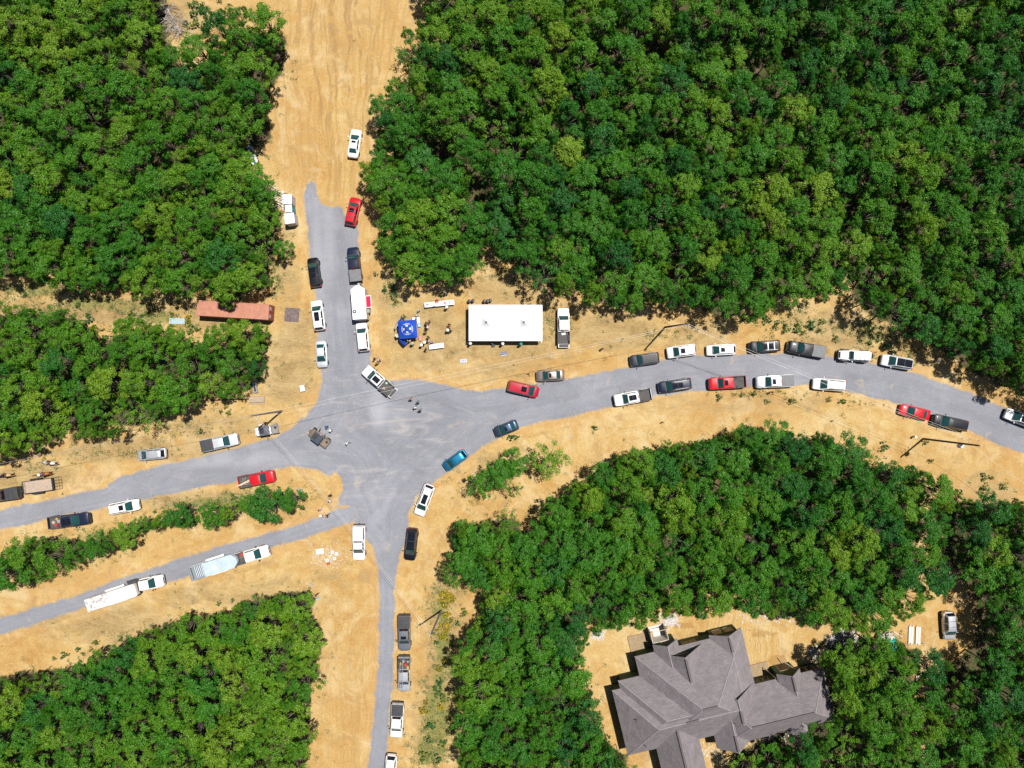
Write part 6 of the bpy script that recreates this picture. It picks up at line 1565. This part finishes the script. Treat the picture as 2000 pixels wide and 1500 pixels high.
p = P(585, 960, .8); o = thing("sign_board", "blank grey board propped in the tip of the tree strip", "sign", (p.x, p.y, 0), R(12))
m = MB(); m.box((0, 0, .55), (.82, .05, 1.05), rx=-1.0); m.build("board", mat("grey_board2", (.42, .43, .46), .6), o); m = MB(); m.tube((-.3, .2, 0), (-.3, 0, .6), .03, n=6); m.tube((.3, .2, 0), (.3, 0, .6), .03, n=6); m.build("leg", WOOD, o)
p = P(620, 1170, .6); o = thing("yard_sign", "light blue yard sign on the sand south of the septic lids", "sign", (p.x, p.y, 0), R(35))
m = MB(); m.box((0, 0, .55), (.62, .03, .46), rx=-.7); m.build("sign_panel", mat("sky_blue", (.32, .60, .78), .5), o); m = MB(); m.tube((-.2, .1, 0), (-.2, 0, .5), .012, n=5); m.tube((.2, .1, 0), (.2, 0, .5), .012, n=5); m.build("stake", STEEL, o)
p = P(608.5, 1141.5, .1); m = MB(); m.box((0, 0, .06), (.75, .2, .1)); tag(m.build("scrap_strip", GREYPL, None, loc=(p.x, p.y, 0), rot=(0, 0, R(-35))), "grey scrap strip at the corner of the southwestern wood", "scrap")
o = thing("camp_chair", "folded camp chair at the tent's south edge between two hats", "chair", (P(963.6, 674, .8).x, P(963.6, 674, .8).y, 0), .2)
m = MB(); m.box((0, 0, .44), (.5, .48, .04)); m.build("seat", TRIM, o); m = MB(); m.box((0, .25, .72), (.5, .04, .5)); m.build("backrest", GREYPL, o)
for x in (-.22, .22):
    for y in (-.2, .22): m = MB(); m.tube((x, y, 0), (x, y, .43), .015, n=5); m.build("leg", STEEL, o)
# ------------------------------------------------------------------ people and horses
SKIN = mat("skin", (.50, .30, .20), .6); SHOE = mat("shoe_leather", (.05, .035, .03), .6)
def skin_body(name, J, E, root, levels=1):
    """One continuous body grown over a skeleton: J name -> (x, y, z, radius), E edges."""
    names = list(J); idx = {n: i for i, n in enumerate(names)}
    me = bpy.data.meshes.new(name); me.from_pydata([J[n][:3] for n in names], [(idx[a], idx[b]) for a, b in E], [])
    o = bpy.data.objects.new(name, me); COL.objects.link(o)
    sk = o.modifiers.new("skin", 'SKIN'); sk.use_smooth_shade = True
    for i, n in enumerate(names):
        r = J[n][3]; r = r if isinstance(r, tuple) else (r, r); me.skin_vertices[0].data[i].radius = r; me.skin_vertices[0].data[i].use_root = (n == root)
    sb = o.modifiers.new("sub", 'SUBSURF'); sb.levels = levels; sb.render_levels = levels
    dg = bpy.context.evaluated_depsgraph_get(); dg.update()
    res = bpy.data.meshes.new_from_object(o.evaluated_get(dg)); res.name = name
    bpy.data.objects.remove(o); bpy.data.meshes.remove(me)
    return res

def person_mesh(nm, leg=None, arm=None, seat=False):
    J = {'pelvis': (0, 0, .95, (.15, .12)), 'spine': (0, 0, 1.15, (.145, .11)), 'chest': (.01, 0, 1.34, (.165, .125)), 'neck0': (0, 0, 1.46, .075), 'neck': (.01, 0, 1.52, .055), 'jaw': (.025, 0, 1.59, .075), 'skull': (.015, 0, 1.67, .092), 'crown': (.0, 0, 1.735, .06),
         'nose': (.118, 0, 1.635, .014)}
    E = [('pelvis', 'spine'), ('spine', 'chest'), ('chest', 'neck0'), ('neck0', 'neck'), ('neck', 'jaw'), ('jaw', 'skull'), ('skull', 'crown'), ('jaw', 'nose')]
    arm = arm or {}; leg = leg or {}
    for s, t in ((1, 'L'), (-1, 'R')):
        el, wr = arm.get(t, ((-.03, .25, 1.15), (.08, .27, .91)))
        el = Vector((el[0], el[1] * s, el[2])); wr = Vector((wr[0], wr[1] * s, wr[2])); fd = (wr - el).normalized()
        J['sh' + t] = (0, .185 * s, 1.41, .066); J['el' + t] = (*el, .045); J['wr' + t] = (*wr, .031)
        pm = wr + fd * .07; J['pm' + t] = (*pm, .034); E += [('chest', 'sh' + t), ('sh' + t, 'el' + t), ('el' + t, 'wr' + t), ('wr' + t, 'pm' + t)]
        across = fd.cross(Vector((0, s, 0.15))).normalized(); curl = fd.cross(across)
        for k, ln in enumerate((.074, .084, .078, .060)):
            b = pm + fd * .028 + across * (.024 - .016 * k); m1 = b + fd * ln * .5 - curl * .006 * s; m2 = m1 + (fd - curl * .5 * s).normalized() * ln * .5
            for q, p in (('a', b), ('b', m1), ('c', m2)): J[f'f{k}{q}{t}'] = (*p, .0088 if q != 'c' else .0068)
            E += [('pm' + t, f'f{k}a{t}'), (f'f{k}a{t}', f'f{k}b{t}'), (f'f{k}b{t}', f'f{k}c{t}')]
        th = wr + fd * .025 + across * .034; t2 = th + (fd * .6 + across * .7).normalized() * .042; J['ta' + t] = (*th, .011); J['tb' + t] = (*t2, .0085); E += [('wr' + t, 'ta' + t), ('ta' + t, 'tb' + t)]
        kn, an = leg.get(t, ((.015, .105, .50), (-.02, .11, .09)))
        J['hp' + t] = (0, .095 * s, .88, .098); J['kn' + t] = (kn[0], kn[1] * s, kn[2], .062); J['an' + t] = (an[0], an[1] * s, an[2], .043); J['to' + t] = (an[0] + .16, (an[1] + .02) * s, an[2] - .045, .036)
        E += [('pelvis', 'hp' + t), ('hp' + t, 'kn' + t), ('kn' + t, 'an' + t), ('an' + t, 'to' + t)]
    me = skin_body(nm, J, E, 'pelvis')
    for i in range(4): me.materials.append([SKIN, TRIM, TRIM, SHOE][i])
    ank = {t: Vector(J['an' + t][:3]) for t in 'LR'}; elb = {t: Vector(J['el' + t][:3]) for t in 'LR'}; wri = {t: Vector(J['wr' + t][:3]) for t in 'LR'}; hip = {t: Vector(J['hp' + t][:3]) for t in 'LR'}; kne = {t: Vector(J['kn' + t][:3]) for t in 'LR'}
    def seg(p, a, b): 
        f = max(0, min(1, (p - a).dot(b - a) / (b - a).length_squared)); return (p - a.lerp(b, f)).length, f
    for pl in me.polygons:
        c = pl.center; mi = 1
        best = 9
        for t in 'LR':
            for a, b, m_ in ((hip[t], kne[t], 2), (kne[t], ank[t], 2)):
                d, f = seg(c, a, b)
                if d < best and c.z < 1.0: best = d; mi = m_
            d, f = seg(c, elb[t], wri[t])
            if d < best and d < .075 and f > .02 or (c - wri[t]).length < .2: best = min(best, d); mi = 0 if (f > .02 or (c - wri[t]).length < .2) else 1
        if c.z > .93 and abs(c.y) < .2 and mi == 2: mi = 1
        for t in 'LR':
            if (c - ank[t]).length < .085 or (c - ank[t] - Vector((.12, 0, -.045))).length < .13: mi = 3
        if c.z > 1.485 and abs(c.y) < .13 : mi = 0
        pl.material_index = mi
    return me
PM = {
 'stand': person_mesh("person_standing"),
 'talk': person_mesh("person_talking", {'L': ((.03, .12, .50), (.0, .14, .09)), 'R': ((.0, .11, .50), (-.06, .13, .09))}, {'L': ((.02, .27, 1.16), (.24, .16, 1.13)), 'R': ((-.02, .26, 1.15), (.20, .20, 1.02))}),
 'walk': person_mesh("person_walking", {'L': ((.20, .10, .52), (.20, .10, .10)), 'R': ((-.02, .10, .50), (-.32, .10, .16))}, {'L': ((-.16, .25, 1.18), (-.14, .26, .93)), 'R': ((.12, .25, 1.17), (.28, .22, 1.00))}),
 'reach': person_mesh("person_reaching", None, {'L': ((.14, .25, 1.18), (.38, .20, 1.10)), 'R': ((.12, .25, 1.18), (.36, .22, 1.12))}),
 'ride': person_mesh("person_riding", {'L': ((.30, .30, .70), (.12, .36, .32)), 'R': ((.30, .30, .70), (.12, .36, .32))}, {'L': ((.08, .25, 1.16), (.30, .10, 1.08)), 'R': ((.08, .25, 1.16), (.30, .10, 1.08))}),
 'sit': person_mesh("person_sitting", {'L': ((.42, .12, .90), (.46, .13, .48)), 'R': ((.42, .12, .90), (.46, .13, .48))}, {'L': ((.08, .25, 1.17), (.32, .18, 1.10)), 'R': ((.08, .25, 1.17), (.32, .18, 1.10))}),
}
def head_mesh(kind):
    m = MB()
    if kind == 'short': m.lathe([(.098, 1.625), (.107, 1.67), (.100, 1.725), (.066, 1.768), (.02, 1.785)], (-.012, 0, 0), n=16)
    elif kind == 'long':
        m.lathe([(.100, 1.64), (.110, 1.68), (.103, 1.735), (.066, 1.775), (.02, 1.79)], (-.014, 0, 0), n=16); m.loft([[(-.075 + a, y, z) for a, y in ((.03, -w), (.03, w), (-.05, w * .7), (-.05, -w * .7))] for z, w in ((1.36, .05), (1.48, .085), (1.70, .09))])
    elif kind == 'cap': m.lathe([(.106, 1.67), (.109, 1.70), (.096, 1.75), (.06, 1.785), (.0, 1.797)], (-.004, 0, 0), n=18); m.box((.125, 0, 1.685), (.12, .16, .012), ry=.15)
    elif kind == 'hat': m.lathe([(.225, 1.705), (.230, 1.70), (.22, 1.692), (.112, 1.692), (.115, 1.705), (.108, 1.76), (.092, 1.80), (.05, 1.81), (.03, 1.80)], n=22)
    return m
HEADS = {k: head_mesh(k).mesh({'short': 'hair', 'long': 'hair', 'cap': 'cap', 'hat': 'hat'}[k], TRIM, True) for k in ('short', 'long', 'cap', 'hat')}
m = MB()
for s in (-1, 1): m.lathe([(.004, -.010), (.011, .0), (.004, .010)], (.098, s * .034, 1.665), 'X', n=8)
EYES = m.mesh("eyes", mat("eye_dark", (.02, .015, .012), .2)); m = MB(); m.box((.103, 0, 1.572), (.012, .045, .008)); MOUTH = m.mesh("mouth", mat("lip", (.40, .16, .13), .5))
m = MB()
for s in (-1, 1): m.lathe([(.02, -.010), (.032, .0), (.02, .010)], (.0, s * .098, 1.645), 'Y', n=8)
EARS = m.mesh("ears", SKIN)
def cloth(nm, c): return mat("cloth_" + nm, c, .85, vary=.15, vscale=8)
CL = {k: cloth(k, v) for k, v in dict(white=(.74, .73, .72), black=(.016, .016, .02), navy=(.015, .022, .075), blue=(.04, .13, .40), sky=(.22, .40, .62), red=(.52, .03, .03), coral=(.66, .16, .13), orange=(.60, .20, .08), green=(.05, .24, .17), neon=(.45, .60, .03), grey=(.24, .25, .28), pale=(.45, .50, .60), brown=(.16, .09, .06), purple=(.14, .11, .26), maroon=(.20, .015, .05), pink=(.58, .30, .42), tan=(.42, .30, .18), denim=(.05, .075, .14), khaki=(.33, .26, .16), teal=(.02, .28, .26)).items()}
HC2 = {'dark': mat("dark_hair", (.02, .014, .010), .5), 'brown': mat("brown_hair", (.10, .045, .02), .5), 'auburn': mat("auburn_hair", (.14, .04, .02), .5), 'fair': mat("fair_hair", (.35, .24, .12), .5), 'grey': mat("grey_hair", (.36, .34, .33), .5)}
def person(u, v, yaw, pose, top, bottom, head, headc, label, group=None, z=0.0, at=None, sc=1.0):
    if at is None: p = P(u, v, 1.35); loc = (p.x, p.y, z)
    else: loc = at
    o = bpy.data.objects.new("person", PM[pose]); COL.objects.link(o)
    o.location = loc; o.rotation_euler = (0, 0, R(yaw)); o.scale = (sc, sc, sc); tag(o, label, "person", group)
    for i, mm in ((1, CL[top]), (2, CL[bottom])): o.material_slots[i].link = 'OBJECT'; o.material_slots[i].material = mm
    link(HEADS[head].name.split('.')[0], HEADS[head], o, [HC2.get(headc) or CL[headc]])
    link("eyes", EYES, o); link("mouth", MOUTH, o); link("ears", EARS, o)
    return o
PEOPLE = [
 (853, 586, -80, 'reach', 'red', 'denim', 'cap', 'red', "person in red leaning over the north side of the long white tables"),
 (873, 600, 95, 'reach', 'navy', 'black', 'hat', 'white', "person in a white hat and dark clothes at the long tables' south side"),
 (853, 566, -40, 'stand', 'blue', 'denim', 'short', 'dark', "person in blue standing in tree shade north of the long tables"),
 (864, 573, 200, 'talk', 'neon', 'black', 'short', 'brown', "person in a neon yellow shirt at the tree shadow's edge"),
 (870.5, 572, 170, 'talk', 'grey', 'black', 'cap', 'pale', "person in grey beside the neon yellow shirt"),
 (816.5, 606.5, -60, 'stand', 'pale', 'navy', 'cap', 'sky', "person in a pale blue shirt north of the long white cooler"),
 (838.5, 627.5, 200, 'talk', 'brown', 'black', 'long', 'auburn', "auburn-haired person at the northern end of the queue"),
 (832, 631, 20, 'talk', 'black', 'denim', 'short', 'dark', "dark-haired person in black in the queue"),
 (833.5, 635, 30, 'stand', 'pink', 'black', 'long', 'brown', "person in pink in the middle of the queue"),
 (832, 639.5, 0, 'stand', 'navy', 'denim', 'short', 'dark', "person in navy in the queue"),
 (835.5, 639.5, 180, 'talk', 'white', 'black', 'cap', 'white', "person in a white cap facing the navy-shirted one in the queue"),
 (830.5, 648, 60, 'stand', 'brown', 'black', 'short', 'brown', "person in brown at the queue's southern end"),
 (836.5, 658, -120, 'talk', 'black', 'navy', 'long', 'dark', "person in black between the queue and the single white table"),
 (835.5, 666, -90, 'talk', 'white', 'black', 'short', 'dark', "dark-haired person in white near the single white table"),
 (829.5, 669, -45, 'stand', 'tan', 'black', 'hat', 'white', "white-hatted person in tan west of the single white table"),
 (823.5, 674, -20, 'stand', 'white', 'black', 'hat', 'white', "white-hatted person in white, westernmost of the group at the single table"),
 (842.5, 668, -100, 'reach', 'blue', 'denim', 'cap', 'grey', "person in blue at the north side of the single white table"),
 (831.5, 681.5, 10, 'reach', 'purple', 'black', 'long', 'dark', "person in purple at the western end of the single white table"),
 (877.5, 633.5, -100, 'talk', 'black', 'white', 'short', 'dark', "dark-haired person, northern one of the trio west of the tent"),
 (877, 639.5, -95, 'walk', 'coral', 'maroon', 'short', 'brown', "person in coral red in the middle of the trio west of the tent"),
 (874.8, 645, 60, 'stand', 'grey', 'black', 'hat', 'white', "white-hatted person in the trio west of the tent"),
 (879.5, 646, 100, 'stand', 'navy', 'black', 'short', 'dark', "person in navy at the southern end of the trio west of the tent"),
 (798.5, 666, 90, 'reach', 'white', 'brown', 'short', 'auburn', "person in white at the south edge of the blue canopy"),
 (805.5, 671, 60, 'stand', 'grey', 'denim', 'hat', 'grey', "person in a grey hat south of the blue canopy"),
 (918.8, 671, 90, 'stand', 'white', 'black', 'hat', 'white', "white-hatted person at the tent's southwestern corner"),
 (982, 671.5, 90, 'talk', 'pale', 'black', 'hat', 'white', "white-hatted person at the tent's south edge near its middle"),
 (1017.6, 672, 80, 'stand', 'teal', 'black', 'hat', 'teal', "person in a teal hat at the tent's south edge"),
 (730.5, 701, -20, 'stand', 'black', 'denim', 'short', 'dark', "person in black by the bonnet of the askew white pickup"),
 (740, 703, 215, 'talk', 'maroon', 'denim', 'cap', 'white', "person in maroon with a white cap by the askew pickup"),
 (735.5, 709.5, 90, 'talk', 'tan', 'black', 'short', 'brown', "person in tan closest to the askew white pickup"),
 (802, 780, -125, 'walk', 'orange', 'denim', 'short', 'brown', "person in orange walking ahead of three others on the gravel"),
 (816, 786, -110, 'walk', 'green', 'black', 'short', 'dark', "person in green walking on the gravel crossroads"),
 (811, 796, -120, 'walk', 'pale', 'navy', 'cap', 'white', "person in pale grey walking on the gravel crossroads"),
 (820, 802, -130, 'walk', 'brown', 'black', 'short', 'dark', "person in dark brown walking at the rear on the gravel"),
 (677.5, 866, 150, 'walk', 'white', 'black', 'cap', 'white', "lone person in a white shirt walking east of the brown utility vehicle"),
 (637, 834, 210, 'talk', 'blue', 'navy', 'short', 'dark', "person in blue standing at the brown utility vehicle's open door"),
 (645, 841, 200, 'talk', 'white', 'teal', 'cap', 'white', "person in white standing behind the brown utility vehicle's door"),
 (508, 830, -60, 'talk', 'white', 'navy', 'cap', 'white', "person in white leaning at the grey-roofed utility vehicle"),
 (517.5, 826, -90, 'talk', 'navy', 'denim', 'short', 'dark', "person in navy beside the grey-roofed utility vehicle"),
 (644, 968, -110, 'walk', 'black', 'black', 'short', 'dark', "person in black walking at the sandy island's tip"),
 (643, 979, -110, 'walk', 'white', 'pink', 'short', 'brown', "person in white walking behind the one in black"),
 (623.5, 996, 60, 'walk', 'pink', 'white', 'short', 'dark', "person in pink walking on the sandy island's south side"),
 (627, 1007, 30, 'walk', 'coral', 'white', 'hat', 'white', "white-hatted person in coral at the small road's edge"),
 (638, 1008, 20, 'walk', 'black', 'navy', 'short', 'fair', "fair-haired person in black on the small gravel road"),
 (1510, 766, 100, 'stand', 'black', 'grey', 'cap', 'grey', "person in black beside the pale silver pickup"),
 (617.5, 1163, -60, 'talk', 'brown', 'black', 'short', 'dark', "person in brown next to the light blue yard sign"),
 (1900, 996, 60, 'stand', 'pale', 'blue', 'short', 'grey', "person in pale blue half under the trees at the lot's south end"),
]
for a in PEOPLE: person(*a)
p = UTV2.matrix_basis @ Vector((-.1, -.45, 0)); person(0, 0, math.degrees(UTV2.rotation_euler.z), 'sit', 'white', 'khaki', 'cap', 'tan', "person seated inside the brown utility vehicle", at=(p.x, p.y, -.02))

def horse_mesh():
    J = {'hip': (-.62, 0, 1.26, (.27, .29)), 'mid': (-.05, 0, 1.22, (.29, .31)), 'chest': (.48, 0, 1.24, (.26, .30)), 'nk0': (.72, 0, 1.45, (.15, .22)), 'nk1': (.98, 0, 1.72, (.10, .16)), 'poll': (1.16, 0, 1.93, (.09, .12)), 'cheek': (1.30, 0, 1.83, (.085, .11)), 'nose': (1.52, 0, 1.62, .07), 'muz': (1.60, 0, 1.54, .058),
         'dock': (-.92, 0, 1.30, .06), 'tl1': (-1.04, .02, 1.0, .06), 'tl2': (-1.08, .03, .62, .035)}
    E = [('mid', 'hip'), ('mid', 'chest'), ('chest', 'nk0'), ('nk0', 'nk1'), ('nk1', 'poll'), ('poll', 'cheek'), ('cheek', 'nose'), ('nose', 'muz'), ('hip', 'dock'), ('dock', 'tl1'), ('tl1', 'tl2')]
    for s, t in ((1, 'L'), (-1, 'R')):
        st = .10 * s
        J.update({'er' + t: (1.13, .06 * s, 2.07, .022), 'sh' + t: (.46, .17 * s, 1.02, .13), 'kn' + t: (.47 + st, .17 * s, .55, .058), 'fe' + t: (.44 + st, .17 * s, .16, .042), 'ho' + t: (.48 + st, .17 * s, .045, .055),
                  'st' + t: (-.50, .18 * s, .98, .16), 'hk' + t: (-.82 - st, .17 * s, .58, .062), 'rf' + t: (-.80 - st, .17 * s, .17, .044), 'rh' + t: (-.75 - st, .17 * s, .045, .055)})
        E += [('poll', 'er' + t), ('chest', 'sh' + t), ('sh' + t, 'kn' + t), ('kn' + t, 'fe' + t), ('fe' + t, 'ho' + t), ('hip', 'st' + t), ('st' + t, 'hk' + t), ('hk' + t, 'rf' + t), ('rf' + t, 'rh' + t)]
    me = skin_body("horse", J, E, 'mid'); me.materials.append(BARK); me.materials.append(SHOE)
    for pl in me.polygons:
        c = pl.center; pl.material_index = 1 if (c.z < .10 or c.x < -.97) else 0
    return me
HORSE = horse_mesh(); HORSE["x"] = 1
m = MB(); m.loft([[(x, y * w, z + dz) for y, dz in ((-1, -.22), (-.6, .02), (0, .05), (.6, .02), (1, -.22), (.9, -.26), (.5, -.06), (0, -.02), (-.5, -.06), (-.9, -.26))] for x, w, z in ((-.34, .30, 1.58), (-.1, .31, 1.53), (.12, .30, 1.53), (.26, .26, 1.60))]); SADDLE = m.mesh("saddle", mat("saddle_leather", (.14, .06, .03), .5), 50)
m = MB()
for i in range(12):
    f = i / 11; x = .72 + .46 * f; z = 1.62 + .47 * f; m.box((x - .03, .02 * (-1) ** i, z), (.10, .05, .16), ry=-.8)
MANE = m.mesh("mane", SHOE)
def horse(u, v, yaw, coat, mane, label, rider):
    p = P(u, v, 1.5); o = bpy.data.objects.new("horse", HORSE); COL.objects.link(o); o.location = (p.x, p.y, 0); o.rotation_euler = (0, 0, R(yaw)); tag(o, label, "horse")
    o.material_slots[0].link = 'OBJECT'; o.material_slots[0].material = coat; o.material_slots[1].link = 'OBJECT'; o.material_slots[1].material = mane
    link("saddle", SADDLE, o); link("mane", MANE, o, [mane])
    q = Matrix.Rotation(R(yaw), 4, 'Z') @ Vector((.0, 0, 0)); person(0, 0, yaw, *rider, at=(p.x + q.x, p.y + q.y, 1.60 - .86))
WHC = mat("white_coat", (.62, .60, .57), .7, vary=.2, vscale=3); CHC = mat("chestnut_coat", (.30, .115, .035), .6, vary=.15); PAL = mat("palomino_coat", (.48, .33, .17), .6, vary=.15); DKM = mat("dark_mane", (.025, .02, .018), .7)
horse(94, 904.5, 172, WHC, DKM, "white and dark horse walking along the wood edge with a rider", ('ride', 'pale', 'navy', 'short', 'grey', "rider in pale blue on the white horse"))
horse(83, 926.5, 188, CHC, DKM, "chestnut horse north of the empty flat trailer", ('ride', 'pink', 'denim', 'hat', 'white', "rider in pink with a white hat on the chestnut horse"))
horse(8, 929, 184, PAL, DKM, "palomino horse leaving the photo's western edge", ('ride', 'navy', 'denim', 'short', 'dark', "rider in navy on the palomino horse"))
